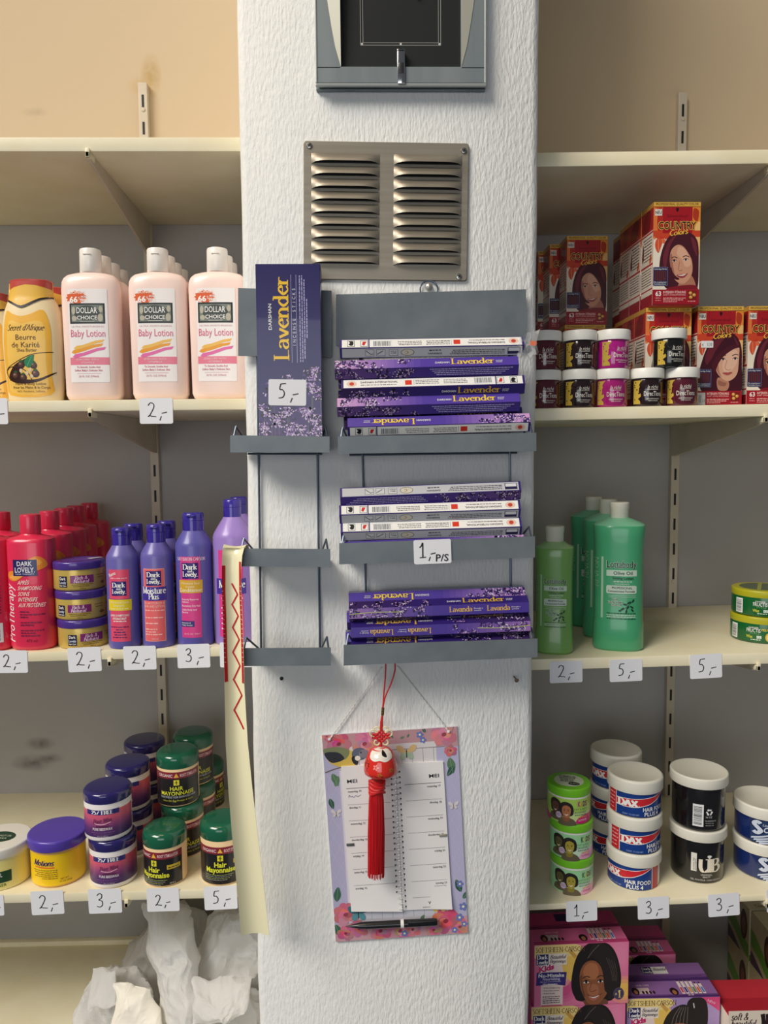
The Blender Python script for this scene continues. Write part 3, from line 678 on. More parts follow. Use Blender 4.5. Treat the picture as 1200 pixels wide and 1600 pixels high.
# --- gold jars, purple lids
def jar(name, label, cat, loc, group, R, h, lid, labelart, bodymat, lidmat, lidR=None, rt=.003, step=4, rz=0, lidtop=None, base=None, lid_over=0, inset=0):
    r = root(name, label, cat, loc, group, (0, 0, rz)); z1 = h - lid
    prof = base or (rnd(R, 0, z1 + .001, .0008, 3, .0035))
    Acc().lathe(prof, bodymat, 64).build('body', r, 50)
    LR = lidR or R + .0012
    A = Acc().lathe([(LR - .003, z1 - lid_over + .0006), (LR - .0004, z1 - lid_over), (LR, z1 - lid_over + .0008)] + [(a, b) for a, b in rnd(LR, z1 - lid_over, h, rt, 6, .0004) if b > z1 - lid_over + .0008] + [(LR - rt - .002, h - inset)] * (1 if inset else 0), lidmat, 64)
    if lidtop: lidtop.into(A, mtop(h - inset + .0001))
    A.build('lid', r, 40)
    if labelart: B = Acc(); labelart.into(B, mcyl(R + .0001), step); B.build('label', r)
    return r
def gold_art():
    a = Art(.3, .2)
    a.rect(-31, 6, -17, 23, (30, 26, 56), 2); a.text('Dark', -24, 17.2, 4.4, WHITE, w=10.5, bold=.02); a.text('Lovely', -24, 11.6, 4, (210, 220, 240), w=11.5, bold=.02); a.text('Hair Care', -24, 7.4, 2.4, WHITE, w=11, bold=.02)
    a.rect(-12, 12, 23, 24, (130, 34, 108), 2); a.pen('Rich &', 4, 18, 5, (240, 214, 236), w=18, shear=.2, thick=.13); a.pen('Natural', 4, 12.8, 5, (240, 214, 236), w=22, shear=.2, thick=.13)
    a.greek(-10, 21, 9.4, 1.1, (110, 84, 30), 3); a.greek(-8, 16, 6.9, 1.1, (110, 84, 30), 4); a.text('150 g', 6, 3, 2.3, (90, 64, 24), w=8)
    a.greek(28, 46, 22, 1.2, (120, 92, 36), 7); a.greek(30, 44, 18, 1.2, (120, 92, 36), 8); a.ell(42, 10, 5, 2.4, (120, 96, 40), 2); return a
g_l = mat((76, 52, 140), .22, coat=.4, name='violet_lid_plastic'); gold = mat((206, 178, 92), .28, .25, name='gold_jar_plastic')
top = Art(.3); top.ell(0, 0, 26, 26, (96, 70, 160), 1, n=32); top.text('Rich & Natural', 0, -2, 6, (150, 120, 200), w=36)
l0 = put(SL3, 130, 990, 1.226)
for i, (lb, dx, rz) in enumerate((('bottom', .0015, .52), ('middle', -.0005, .12), ('top', -.0025, .32))):
    j = jar('hair_pomade_jar', 'gold jar with violet lid, %s of the stack of three' % lb, 'jar', l0 + Vector((dx, 0, .0452 * i)), 'gold pomade jars', .0382, .045, .0125, gold_art(), gold, g_l, .0392, .0035, rz=rz, lidtop=top)
    if i == 2:
        A = Acc(); A.add([(.012, -.004, .0457), (.03, .004, .0457), (.036, .001, .0457), (.03, -.006, .0462), (.018, -.012, .0457)], [[0, 1, 2, 3, 4]], mat((236, 240, 226), .5)); A.build('torn_sticker', j)

# --- purple bottles
def purple(name, label, loc, R, H, cap, capR, colr, art, sh=.62, flip=True):
    r = root(name, label, 'bottle', loc, 'purple shampoo and lotion bottles')
    hb = H - cap; zs = hb - (R - capR) * 1.55 - .006
    prof = [(R - .003, 0), (R - .0007, .0012), (R, .004), (R, zs), (R - .0008, zs + .005)]
    n = 7
    for i in range(1, n + 1):
        t = i / n; prof.append((R - .0008 - (R - capR - .0006) * (t ** 1.12), zs + .005 + (hb - zs - .005) * t))
    m = mat(colr, .34, coat=.15); Acc().lathe(prof, m, 56).build('body', r, 40)
    A = Acc().lathe([(capR - .001, hb - .001), (capR, hb), (capR + .0004, hb + cap * .55), (capR - .0001, hb + cap * .56), (capR + .0004, hb + cap * .58), (capR + .0002, H - .0022), (capR - .001, H - .0006), (capR - .003, H)], mat((58, 44, 150), .2, coat=.5, name='violet_cap_plastic'), 40)
    fc = A.build('flip_cap' if flip else 'cap', r)
    if flip: Acc().box((-capR * .45, -capR - .0028, H - .0052), (capR * .45, -capR + .002, H - .0032), mat((58, 44, 150), .2, coat=.5), .0006).build('thumb_tab', fc)
    B = Acc(); art.into(B, mcyl(R + .0001), 3); B.build('front_label', r); return r
def DL(a, x, y, s, navy=(40, 30, 112)):
    a.rect(x - 12 * s, y, x + 12 * s, y + 23 * s, navy, 4)
    a.pen('Dark', x, y + 13.6 * s, 7.4 * s, WHITE, w=20.5 * s, thick=.17); a.pen('and', x, y + 9.6 * s, 3.6 * s, WHITE, w=7 * s); a.pen('Lovely.', x, y + 3.4 * s, 7 * s, WHITE, w=21.5 * s, thick=.17)
def art1():
    a = Art(.35); P = (226, 78, 110); a.rect(-16, 12, 16, 123, P, 1); a.rect(-16.6, 77, 16.6, 78, (120, 60, 130), 2)
    a.pen('Nouveau!', -8.5, 114, 5, WHITE, w=14, rot=.4, thick=.14); a.greek(-13, 13, 109, 1.6, (246, 180, 190), 2); DL(a, 0, 83, .95)
    a.rect(-19, 60, 19, 77, (232, 206, 40), 3); a.text('Moisture Seal', 0, 71, 4, (250, 240, 190), w=28); a.text('Instant', 0, 66, 3.8, (250, 244, 200), w=16); a.greek(-14, 14, 62, 1.6, (246, 236, 170), 3)
    a.text('APRES-SHAMPOOING', 0, 51, 3.4, WHITE, w=29, bold=.01); a.text('HYDRATANT', 0, 46, 3.6, WHITE, w=21, bold=.02); a.greek(-10, 10, 43, 1.2, WHITE, 5)
    for i, (p0, p1) in enumerate(((-15, 14), (-6, 6), (-10, 9), (-9, 9), (-12, 10))): a.greek(p0, p1, 34 - i * 4, 1.7, (90, 30, 96), i + 9)
    return a
def art2():
    a = Art(.35); P = (232, 104, 108); a.rect(-17, 11, 17, 123, (246, 170, 150), 1); a.rect(-16, 12, 16, 122, P, 2); DL(a, 0, 97, .98)
    a.rect(-20, 74, 20, 95, (66, 50, 150), 4); a.pen('Moisture', 0, 85, 9.6, WHITE, w=37, thick=.16); a.pen('Plus', 0, 76.4, 8.4, WHITE, w=15.5, thick=.16)
    a.text('OIL MOISTURIZER &', 0, 68.5, 3.4, (250, 190, 180), w=31, bold=.01); a.text('HAIR AND LOTION', 0, 63.5, 3.6, (252, 200, 190), w=31, bold=.01)
    for i, (y, x1) in enumerate(((58, 15), (47, 15), (38, 7), (29, 4), (25, 4), (21, 11))): a.greek(-15, x1, y, 1.8, (250, 196, 186), i + 3)
    a.text('250 ml', 0, 14, 2.4, (250, 196, 186), w=10); return a
def art3():
    a = Art(.35); P = (214, 66, 138); a.rect(-17, 15, 15, 140, P, 1); a.pen('SOFTSHEEN-CARSON', 0, 134, 4.6, (246, 216, 236), w=46, thick=.14); DL(a, -1, 106, 1.06)
    a.rect(-20, 84, 18, 104, (216, 170, 52), 3); a.text('Moisture Seal', -1, 97.4, 3.6, (250, 236, 200), w=28); a.text('Instant', -1, 92.4, 3.6, (250, 236, 200), w=13); a.text('Conditioner', -1, 86, 5.6, (250, 240, 210), w=36, bold=.01)
    for i, (t, q) in enumerate((('Instantly Restores', 26), ('Softness', 11), ('Revitalizes Dry Hair', 29), ('Adds Body and', 23), ('Bounce', 10))): a.text(t, -15, (73, 69, 63, 57, 53)[i], 3.1, (252, 222, 236), al='L', w=q, bold=.01)
    a.rect(-18, 32, 4, 41, (50, 44, 116), 4); a.text('Hydratation &', -16.5, 37, 2.6, WHITE, al='L', w=15); a.text('Vitality Booster', -16.5, 33.4, 2.6, WHITE, al='L', w=18); a.text('8.5 FL OZ / 250ml', 0, 20, 2.4, (250, 200, 224), w=24); return a
def art4():
    a = Art(.35); P = (224, 66, 140); a.rect(-20, 14, 20, 148, P, 1); DL(a, 2, 106, 1.15)
    a.rect(-25, 80, 25, 104, (74, 54, 156), 3); a.pen('Moisture', 2, 90, 11, WHITE, w=42, thick=.16); a.pen('Plus', 2, 81.6, 8, WHITE, w=16)
    a.text('OIL MOISTURIZER &', 2, 72, 3.6, (252, 220, 236), w=34); a.text('HAIR LOTION', 2, 67, 3.6, (252, 220, 236), w=24)
    for i in range(5): a.greek(-16, 8, 58 - i * 8, 2, (252, 220, 236), i + 13)
    return a
v1 = purple('shampoo_bottle', 'small purple bottle with yellow band label beside the gold jars', put(SL3, 193.5, 930, 1.205), .0246, .1855, .027, .0146, (106, 99, 172), art1())
dup(v1, put(SL3, 211, 900, 1.272), 'small purple bottle behind the yellow band bottle', .2)
v2 = purple('lotion_bottle', 'small purple bottle with salmon label and violet wide band', put(SL3, 247, 930, 1.205), .0246, .1895, .028, .0140, (106, 97, 172), art2())
dup(v2, put(SL3, 262.5, 900, 1.262), 'small purple bottle behind the salmon label bottle', .2)
purple('conditioner_bottle', 'taller purple bottle with magenta label and gold band', put(SL3, 305, 930, 1.209), .0280, .2055, .0275, .0160, (94, 89, 168), art3())
v4 = purple('lotion_bottle', 'large lavender bottle behind the hanging cream strip', put(SL3, 366, 930, 1.214), .0308, .2245, .0275, .0135, (156, 128, 200), art4(), flip=False)
dup(v4, put(SL3, 376, 930, 1.280), 'large lavender bottle behind the front one beside the pillar')

# --- bottom left jars
def art_mot():
    a = Art(.35, .2); a.rect(-66, 4, 66, 53, (246, 204, 22), 1); a.pen('Motions', -12, 36, 9.4, (52, 30, 96), w=33, thick=.17, shear=.3, serif=False); a.line([(-26, 33.4), (6, 32.6)], 2, (232, 104, 50), 3)
    for i, (q, e) in enumerate(((-30, 10), (-28, 10), (-24, 10), (-28, 10), (-14, 10))): a.greek(q, e, 28 - i * 3.2, 1.3, (130, 96, 20), i)
    a.text('NET WT', 20, 12.4, 2.6, (110, 80, 20), w=12); a.text('15 OZ (425g)', 22, 8.2, 2.8, (110, 80, 20), w=18); return a
jar('hair_conditioner_jar', 'yellow jar with large violet lid beside the beeswax stack', 'jar', put(SL4, 92.5, 1350, 1.236), None, .0405, .075, .0165, art_mot(), mat((226, 178, 90), .35), mat((88, 66, 172), .3, coat=.2), .0445, .0035, rz=.08)
def art_coc():
    a = Art(.35, .1); a.rect(-60, 4, 60, 46, (240, 226, 140), 1); a.text("PALMER'S", 4, 33, 5.6, (90, 110, 30), w=34, shear=.15); a.rect(-40, 13, 38, 31, (36, 74, 44), 3)
    a.text('COCONUT OIL', 4, 22.6, 6, WHITE, w=42, bold=.015); a.text('FORMULA', 2, 15.2, 6, WHITE, w=30, bold=.015); a.text('CONDITIONER', 8, 7, 5, (80, 96, 40), w=44); a.greek(-20, 20, 4.6, 1.2, (130, 130, 70), 4); return a
t2 = Art(.4); t2.ell(0, 0, 24, 17, (36, 66, 50), 1, n=28); t2.text('COCONUT OIL', 0, 1, 5, (220, 226, 200), w=34); t2.text('FORMULA', 0, -7, 5, (220, 226, 200), w=26)
jar('hair_conditioner_jar', 'pale yellow jar with white lid and green emblem at left edge', 'jar', put(SL4, 2, 1340, 1.232), None, .044, .066, .015, art_coc(), mat((244, 232, 170), .35), mat((234, 230, 220), .4), .0465, .003, rz=-.1, lidtop=t2)
def art_bee():
    a = Art(.35, .15); n = 12
    for i in range(n):
        t = i / (n - 1); c = [(222, 96, 112), (206, 88, 118), (150, 70, 122), (92, 50, 108), (66, 40, 96)]; q = t * 4; j = min(3, int(q)); cc = [c[j][k] + (c[j + 1][k] - c[j][k]) * (q - j) for k in range(3)]
        a.rect(-56, 49 - (i + 1) * 3.45, 56, 49 - i * 3.45, cc, 1)
    a.rect(-26, 42.5, 26, 50, (46, 40, 118), 3); a.pen('25% FREE', 0, 43.6, 5.4, WHITE, w=33, thick=.2)
    a.pen('Pure Wax', 0, 30.5, 6.5, (120, 50, 90), w=28, shear=.3, thick=.2, rot=.12); a.line([(-12, 29), (0, 27.5), (13, 31)], 1, (240, 190, 200), 4, smooth=True)
    a.text('AUTHENTIC', 0, 22.6, 3.2, (90, 30, 60), w=20, bold=.03); a.text('PURE BEESWAX', 0, 18.4, 4, (240, 226, 232), w=30, bold=.015); a.greek(-18, 18, 14, 1.4, (130, 86, 140), 3); a.greek(-14, 14, 11, 1.2, (120, 80, 130), 6); a.text('10.5 oz (300 g)', 0, 8.6, 1.8, (210, 190, 210), w=16); return a
wj = mat((236, 230, 228), .3); bl = mat((40, 34, 100), .2, coat=.5, name='navy_lid_plastic')
bee = jar('beeswax_jar', 'purple and pink beeswax jar, bottom of the front stack', 'jar', put(SL4, 178, 1350, 1.224), 'beeswax jars', .0352, .0752, .0165, art_bee(), wj, bl, .0360, .006, rz=.10)
L = bee.location
dup(bee, L + Vector((-.0055, -.001, .0756)), 'purple and pink beeswax jar, top of the front stack', .06)
for px, Y, wd in ((206, 1.322, 'middle'), (233, 1.425, 'rear')):
    q = put(SL4, px, 1300, Y)
    dup(bee, q, 'purple and pink beeswax jar, bottom of the %s stack' % wd, .1); dup(bee, q + Vector((-.003, 0, .0756)), 'purple and pink beeswax jar, top of the %s stack' % wd, .06)
def art_mayo(caps=True, h=56):
    a = Art(.3, .2); a.rect(-46, 3, 46, h, (30, 28, 30), 1); a.rect(-46, h - 11, 46, h, (132, 38, 52), 2); Yw = (226, 226, 60)
    a.text('ORGANIC', -6, h - 8.2, 5, (240, 214, 214), al='R', w=26, bold=.01); a.poly([(-4, h - 9), (4, h - 9), (0, h - 2)], (226, 180, 60), 3); a.text('ROOT STIMULATOR', 6, h - 8.2, 5, (240, 196, 200), al='L', w=32, bold=.02)
    a.rect(-4.5, h - 22, 4.5, h - 13, (222, 210, 60), 3); a.line([(0, h - 21), (0, h - 14)], 1.4, (50, 70, 30), 4); a.line([(-2.5, h - 18), (0, h - 16), (2.5, h - 18)], 1, (50, 70, 30), 4)
    if caps:
        a.text('HAIR', 0, h - 30.5, 6.6, Yw, w=21, bold=.012); a.text('MAYONNAISE', 1, h - 38.6, 6.6, Yw, w=56, bold=.012); a.text('TREATMENT FOR DAMAGED HAIR', 2, h - 43.4, 3.4, (200, 206, 214), w=62)
        a.text('Olive Oil, Egg Protein & Herbs', 2, h - 49, 3, (206, 206, 70), w=52)
    else:
        a.text('Hair', 0, h - 31.5, 8, Yw, w=19, bold=.03); a.text('Mayonnaise', 0, h - 40, 8.4, Yw, w=47, bold=.03); a.rect(20, h - 28, 42, h - 21, (208, 180, 50), 3); a.greek(22, 40, h - 26, 2, (90, 70, 20), 3)
        for i in range(4): a.greek(-26, 20 - i * 3, h - 44.6 - i * 2.6, 1.1, (150, 160, 90) if i % 2 == 0 else (150, 150, 150), i)
        a.text('454 g', 28, 5, 2.4, (200, 200, 190), w=9)
    return a
cj = mat((240, 206, 160), .35); gl = mat((22, 92, 66), .18, coat=.5, name='green_lid_plastic')
m1 = jar('hair_mayonnaise_jar', 'short black label jar with green lid beside the beeswax', 'jar', put(SL4, 259, 1345, 1.222), 'hair mayonnaise jars', .0328, .0850, .0235, art_mayo(False), cj, gl, .0338, .011, rz=-.3)
jar('hair_mayonnaise_jar', 'taller black label jar with green lid beside the hanging strip', 'jar', put(SL4, 349, 1330, 1.224), 'hair mayonnaise jars', .0345, .0955, .0245, art_mayo(False, 62), cj, gl, .0352, .011, rz=.05)
m2 = jar('hair_mayonnaise_jar', 'black label jar with green lid, top of the nearer stack', 'jar', put(SL4, 281, 1300, 1.310, .0877), 'hair mayonnaise jars', .0338, .0872, .0235, art_mayo(True, 59), cj, gl, .0346, .010, rz=.16)
dup(m2, m2.location + Vector((.006, 0, -.0877)), 'black label jar with green lid, bottom of the nearer stack', .25)
q = put(SL4, 307, 1280, 1.392)
dup(m2, q, 'black label jar with green lid, bottom of the rear stack', .3); dup(m2, q + Vector((-.002, 0, .0877)), 'black label jar with green lid, top of the rear stack', .3)
dup(m2, put(SL4, 322, 1240, 1.485), 'single black label jar with green lid against the wall', 1.2)

# ------------------------------------------------------------------ right: hair colour boxes, tint jars
def tf(pts, s, ox, oy): return [((x - ox) * s, (oy - y) * s) for x, y in pts]
def woman_a(a, u0, v0, s):
    """portrait print, head tilted; u0, v0 the print origin (top left), s scale, coordinates as drawn"""
    T = lambda *p: [(u0 + x * s, v0 - y * s) for x, y in p]
    H = (72, 24, 36); a.blob(T((58, 560), (52, 500), (62, 410), (90, 320), (130, 260), (180, 232), (240, 226), (300, 240), (345, 285), (362, 350), (366, 460), (364, 640), (330, 672), (140, 672), (90, 640)), H, 5)
    a.blob(T((80, 430), (110, 330), (150, 275), (180, 260), (140, 330), (118, 430), (100, 520)), (110, 40, 52), 6); a.blob(T((300, 270), (340, 310), (352, 420), (330, 380), (312, 330)), (108, 40, 50), 6)
    S = (206, 150, 122); a.blob(T((190, 560), (215, 610), (200, 690), (330, 690), (345, 640), (300, 560)), (176, 118, 94), 6)
    a.blob(T((134, 430), (146, 370), (180, 335), (215, 330), (250, 352), (285, 400), (310, 450), (318, 520), (305, 575), (270, 618), (240, 632), (205, 622), (172, 590), (152, 545), (140, 490)), S, 7)
    a.blob(T((205, 345), (250, 362), (285, 420), (306, 480), (260, 500), (230, 440), (190, 400)), (222, 172, 144), 8)
    a.blob(T((134, 430), (150, 400), (160, 480), (175, 560), (150, 540)), (170, 110, 90), 8)
    for x, y, w in ((170, 452, 19), (262, 444, 21)):
        a.blob(T((x - w, y + 2), (x, y - 7), (x + w, y + 1), (x, y + 8)), (230, 214, 204), 9); a.ell(*T((x, y))[0], 8 * s, 8 * s, (40, 22, 20), 10); a.line(T((x - w, y), (x, y - 9), (x + w, y - 1)), 4 * s, (40, 20, 20), 11, smooth=True)
        a.line(T((x - w - 4, y - 20), (x, y - 30), (x + w + 6, y - 20)), 6 * s, (60, 30, 26), 9, smooth=True)
    a.line(T((212, 460), (206, 510), (214, 530), (236, 524)), 4 * s, (168, 108, 88), 9, smooth=True)
    a.blob(T((190, 566), (222, 556), (262, 556), (282, 548), (256, 580), (222, 586)), (150, 60, 62), 9); a.blob(T((200, 566), (230, 561), (266, 556), (240, 570)), (236, 222, 212), 10)
    a.blob(T((146, 500), (160, 540), (186, 572), (214, 592), (196, 600), (164, 585), (140, 550)), H, 11)
    a.blob(T((134, 660), (330, 640), (370, 690), (370, 700), (130, 700)), (128, 28, 40), 7)
def woman_b(a, u0, v0, s):
    T = lambda *p: [(u0 + x * s, v0 - y * s) for x, y in p]
    H = (66, 20, 34); a.blob(T((50, 960), (70, 860), (120, 700), (190, 560), (280, 450), (380, 405), (470, 400), (580, 430), (650, 520), (690, 650), (700, 900), (700, 1290), (500, 1300), (160, 1290), (60, 1240)), H, 5)
    a.blob(T((130, 760), (200, 600), (300, 500), (420, 470), (360, 560), (280, 680), (220, 800), (150, 880)), (104, 34, 48), 6); a.blob(T((560, 450), (640, 560), (672, 720), (640, 640), (600, 560)), (100, 34, 46), 6)
    a.blob(T((330, 1080), (340, 1260), (480, 1270), (500, 1140)), (182, 128, 104), 6); a.blob(T((340, 1120), (420, 1150), (470, 1160), (440, 1210), (345, 1190)), (150, 98, 80), 7)
    a.blob(T((300, 930), (330, 850), (420, 720), (560, 640), (645, 620), (655, 720), (648, 880), (635, 1000), (590, 1080), (510, 1130), (440, 1120), (360, 1060), (310, 990)), (214, 164, 136), 7)
    a.blob(T((460, 720), (600, 660), (636, 760), (600, 900), (500, 1000), (420, 980), (400, 860)), (226, 182, 156), 8); a.blob(T((300, 930), (330, 870), (350, 980), (390, 1070), (330, 1010)), (176, 122, 100), 8)
    a.blob(T((230, 900), (300, 760), (430, 640), (560, 580), (660, 600), (640, 625), (560, 650), (430, 740), (350, 840), (310, 930), (280, 1000)), (78, 24, 38), 9)
    for x, y, w in ((405, 800, 34), (592, 792, 40)):
        a.blob(T((x - w, y + 4), (x, y - 16), (x + w, y + 2), (x, y + 16)), (232, 218, 208), 9); a.ell(*T((x, y))[0], 16 * s, 16 * s, (44, 24, 20), 10); a.line(T((x - w, y + 2), (x, y - 18), (x + w, y)), 9 * s, (36, 18, 18), 11, smooth=True)
        a.line(T((x - w - 6, y - 44), (x + 4, y - 66), (x + w + 10, y - 54)), 12 * s, (66, 32, 28), 9, smooth=True)
    a.line(T((470, 810), (440, 910), (452, 950), (500, 965), (530, 950)), 7 * s, (176, 116, 96), 9, smooth=True)
    a.blob(T((400, 1010), (460, 998), (480, 1004), (510, 996), (556, 1004), (510, 1036), (460, 1042)), (176, 84, 80), 9); a.line(T((400, 1010), (480, 1014), (556, 1004)), 4 * s, (110, 46, 46), 10)
def country_art(kind):
    a = Art(.3, .2); W, H = 75, 160
    a.rect(0, 0, W, H, (236, 226, 208), 1); a.rect(0, 106, W, H, (206, 84, 40), 2)
    for pts, c in ((((0, 152), (10, 140), (12, 120), (4, 104), (0, 108)), (224, 122, 60)), (((8, 150), (16, 146), (15, 118), (9, 110), (6, 128)), (180, 46, 34)), (((62, 152), (75, 152), (75, 112), (66, 118), (60, 134)), (226, 140, 50)), (((64, 150), (72, 146), (70, 130), (63, 136)), (176, 56, 30)), (((66, 120), (75, 128), (75, 80), (70, 96)), (238, 190, 120)), (((0, 110), (10, 112), (22, 108), (16, 103), (6, 104)), (200, 60, 40))): a.blob(pts, c, 3)
    a.poly([(0, 108), (8, 104), (14, 108), (20, 102), (27, 107), (32, 101), (38, 106), (75, 106), (75, 116), (0, 116)], (204, 70, 40), 3)
    a.blob([(5, 86), (3, 94), (5, 102), (10, 104), (15, 100), (13, 92), (9, 82)], (214, 84, 50), 4); a.line([(9, 84), (8, 102)], .6, (240, 170, 140), 5); a.blob([(16, 104), (20, 100), (18, 96), (13, 99)], (222, 110, 70), 4)
    a.rect(15, 112, 62, 152, (164, 26, 36), 4); a.rect(0, 153, W, H, (226, 178, 76), 4); a.rect(0, 152.4, W, 153.2, (120, 40, 20), 5)
    a.text('PROFESSIONAL QUALITY COLOR', W / 2, 155, 3.6, (60, 34, 16), w=68, bold=.01)
    a.rect(2, 139, 13.5, 149, (226, 220, 208), 5); a.text('NEU', 7.8, 141.5, 5.2, (36, 40, 60), w=10, bold=.02)
    a.blob([(37, 151), (40, 150), (39.5, 147), (37.5, 144.5), (36, 147), (35.6, 150)], (40, 14, 20), 5); a.text('Schwarzkopf', 38, 136.5, 4.6, (110, 12, 26), w=33); a.text('POLY', 38, 131, 3.4, (120, 14, 28), w=12)
    a.text('COUNTRY', 38, 118, 12.4, (232, 178, 90), w=62, bold=.06, l=6); a.text('COUNTRY', 38, 118, 12.4, (24, 18, 18), w=60, bold=.012, l=7)
    if kind == 'a': woman_a(a, 0, 160, 75 / 374)
    else: woman_b(a, 0, 160, 75 / 710)
    a.pen('Colors', 40, 109.5, 8.4, (238, 180, 70), w=30, serif=False, shear=.35, rot=.12, thick=.16, thin=.1, l=10)
    a.rrect(.6, 30.5, 24, 59.5, 1, (120, 124, 160), 11); a.rrect(1.2, 31, 23.4, 59, 1, (34, 38, 84), 12); a.rect(2.6, 38, 22, 54, (74, 34, 44), 13)
    for i in range(6): a.rect(4 + i * 3.1, 38, 5 + i * 3.1, 54, (100, 50, 58), 14)
    a.text('Lebendige Farbe', 12.2, 55.4, 2.4, WHITE, w=20, l=14); a.text('Mit eingebautem', 12.2, 35.2, 2, WHITE, w=20, l=14); a.text('Farbabschluss', 12.2, 32.2, 2, WHITE, w=19, l=14)
    a.rect(0, 2, W, 24.5, (158, 24, 38), 12); a.rect(0, 0, W, 2, (120, 16, 28), 12)
    if kind == 'a': a.text('63', 9.5, 14.5, 7.6, WHITE, w=9, bold=.02, l=14); a.greek(5, 14, 10.6, 1.4, (220, 150, 150), 2, 14); a.greek(5, 14, 7, 1.4, (220, 150, 150), 3, 14)
    else:
        a.rrect(1.4, 2, 15, 22, 1.4, (206, 206, 202), 13); a.text('72', 10, 9, 4.4, (80, 80, 90), w=5, rot=-math.pi / 2, l=14)
        for i in range(3): a.rect(4 + i * 1.6, 6, 4.9 + i * 1.6, 18, (120, 120, 126), 14)
    a.text('INTENSIV-TÖNUNG', 17.5, 18.5, 3.8, (244, 206, 200), al='L', w=36, bold=.015, l=14); a.text('SANFT OHNE AMMONIAK', 17.5, 15, 2.6, (240, 190, 186), al='L', w=36, l=14)
    for i, q in enumerate((36, 32, 22)): a.greek(17.5, 17.5 + q, 10.5 - i * 2.8, 1.3, (240, 186, 180), i + 5, 14)
    a.rect(57, 8, 71, 22.5, (120, 30, 26), 13)
    for x, y in ((61, 19), (67, 16), (61.6, 12.5)): a.ell(x, y, 2.8, 2.5, (206, 150, 70), 14); a.ell(x - .5, y + .6, 1.2, 1, (240, 206, 130), 15)
    a.greek(57, 71, 5.6, 1.3, (232, 170, 160), 7, 14); return a
def country_side(a_dir):
    a = Art(.3, .2); W = 51; H = 160
    a.rect(0, 0, W, H, (226, 214, 198), 1); a.rect(0, 118, W, H, (164, 34, 36), 2); a.rect(0, 152.5, W, H, (200, 150, 60), 3); a.blob([(4, 124), (20, 150), (40, 148), (34, 122)], (120, 20, 28), 3)
    a.rect(0, 114, W, 116.5, (176, 40, 44), 3); a.rect(0, 64, W, 67, (176, 40, 44), 3); a.rect(0, 0, W, 18, (150, 26, 38), 3); a.rect(0, 26, W, 28, (176, 40, 44), 3)
    for i in range(8): a.greek(14 if i % 3 else 10, 46, 108 - i * 4.8, 1.8, (70, 60, 58), i); 
    for i in range(7): a.greek(4, 46, 59 - i * 4.2, 1.5, (90, 78, 74), i + 20)
    a.blob([(4, 84), (10, 104), (12, 84), (8, 74)], (90, 40, 40), 3); a.blob([(36, 70), (42, 82), (47, 74), (42, 68)], (208, 96, 50), 3); return a
def country_box(label, loc, kind, sticker=False):
    W, D, H = .075, .051, .160
    A = Acc().box((-W / 2, 0, 0), (W / 2, D, H), mat((190, 60, 50), .35, coat=.15), .0005)
    country_art(kind).into(A, mflat((-W / 2, -.0001, 0)), clip=(.2, .2, 74.8, 159.8)); sd = country_side(0)
    sd.into(A, mflat((-W / 2 - .0001, D, 0), (0, -1, 0), (0, 0, 1), (-1, 0, 0)), clip=(.2, .2, 50.8, 159.8)); sd.into(A, mflat((W / 2 + .0001, 0, 0), (0, 1, 0), (0, 0, 1), (1, 0, 0)), clip=(.2, .2, 50.8, 159.8))
    r = root('hair_colour_box', label, 'box', loc, 'red hair colour boxes'); o = A.build('carton', r)
    if sticker:
        a = Art(.5); a.rrect(6, 94, 26, 105, .8, (232, 230, 228), 17); a.text('€', 9, 96.5, 4, (60, 60, 70), w=2.4, l=18); a.text('5,50', 20, 97, 5, (60, 60, 80), w=8, l=18); B = Acc(); a.into(B, mflat((-W / 2, -.0001, 0))); B.build('price_sticker', r)
    return r
ZB = .1603
def cp(px, py, Y, dz=0): return put(SR2, px, py, Y, dz)
c0 = country_box('hair colour box on the shelf under the topmost box at front', cp(1043.5, 560, 1.226), 'a')
x0 = c0.location
dup(c0, x0 + Vector((.003, -.018, ZB)), 'topmost hair colour box at the front, numbered 63, fully visible')
for i, Y in enumerate((1.278, 1.330)): dup(c0, (x0.x + .001 * i, Y, x0.z), 'hair colour box in the lower row, %s behind the jar' % ('second', 'third')[i])
for i, Y in enumerate((1.260, 1.3115)): dup(c0, (x0.x + .002, Y, x0.z + ZB), 'hair colour box in the upper row, %s behind the topmost one' % ('directly', 'second')[i])
q = cp(1004, 440, 1.372); dup(c0, (q.x, q.y, x0.z + ZB), 'hair colour box in the upper row showing a thin white edge'); dup(c0, (q.x - .001, q.y + .01, x0.z), 'hair colour box under the thin edged upper box')
q = cp(917, 440, 1.394); dup(c0, (q.x, q.y, x0.z + ZB), 'shadowed hair colour box behind the white lidded jars, full face'); dup(c0, (q.x - .004, q.y - .006, x0.z), 'hair colour box under the shadowed full face box'); 
q = cp(889, 440, 1.448); dup(c0, (q.x, q.y, x0.z + ZB), 'shadowed hair colour box peeking out left of the full face one'); dup(c0, (q.x, q.y, x0.z), 'lower hair colour box behind the leftmost jars')
q = cp(870, 440, 1.497); dup(c0, (q.x, q.y, x0.z + ZB), 'hair colour box deepest in the shade beside the pillar')
c1 = country_box('hair colour box with a small price sticker, facing the viewer', cp(1124.5, 560, 1.222), 'b', True)
c2 = country_box('hair colour box cut off by the right picture edge', cp(1203, 560, 1.226), 'a')

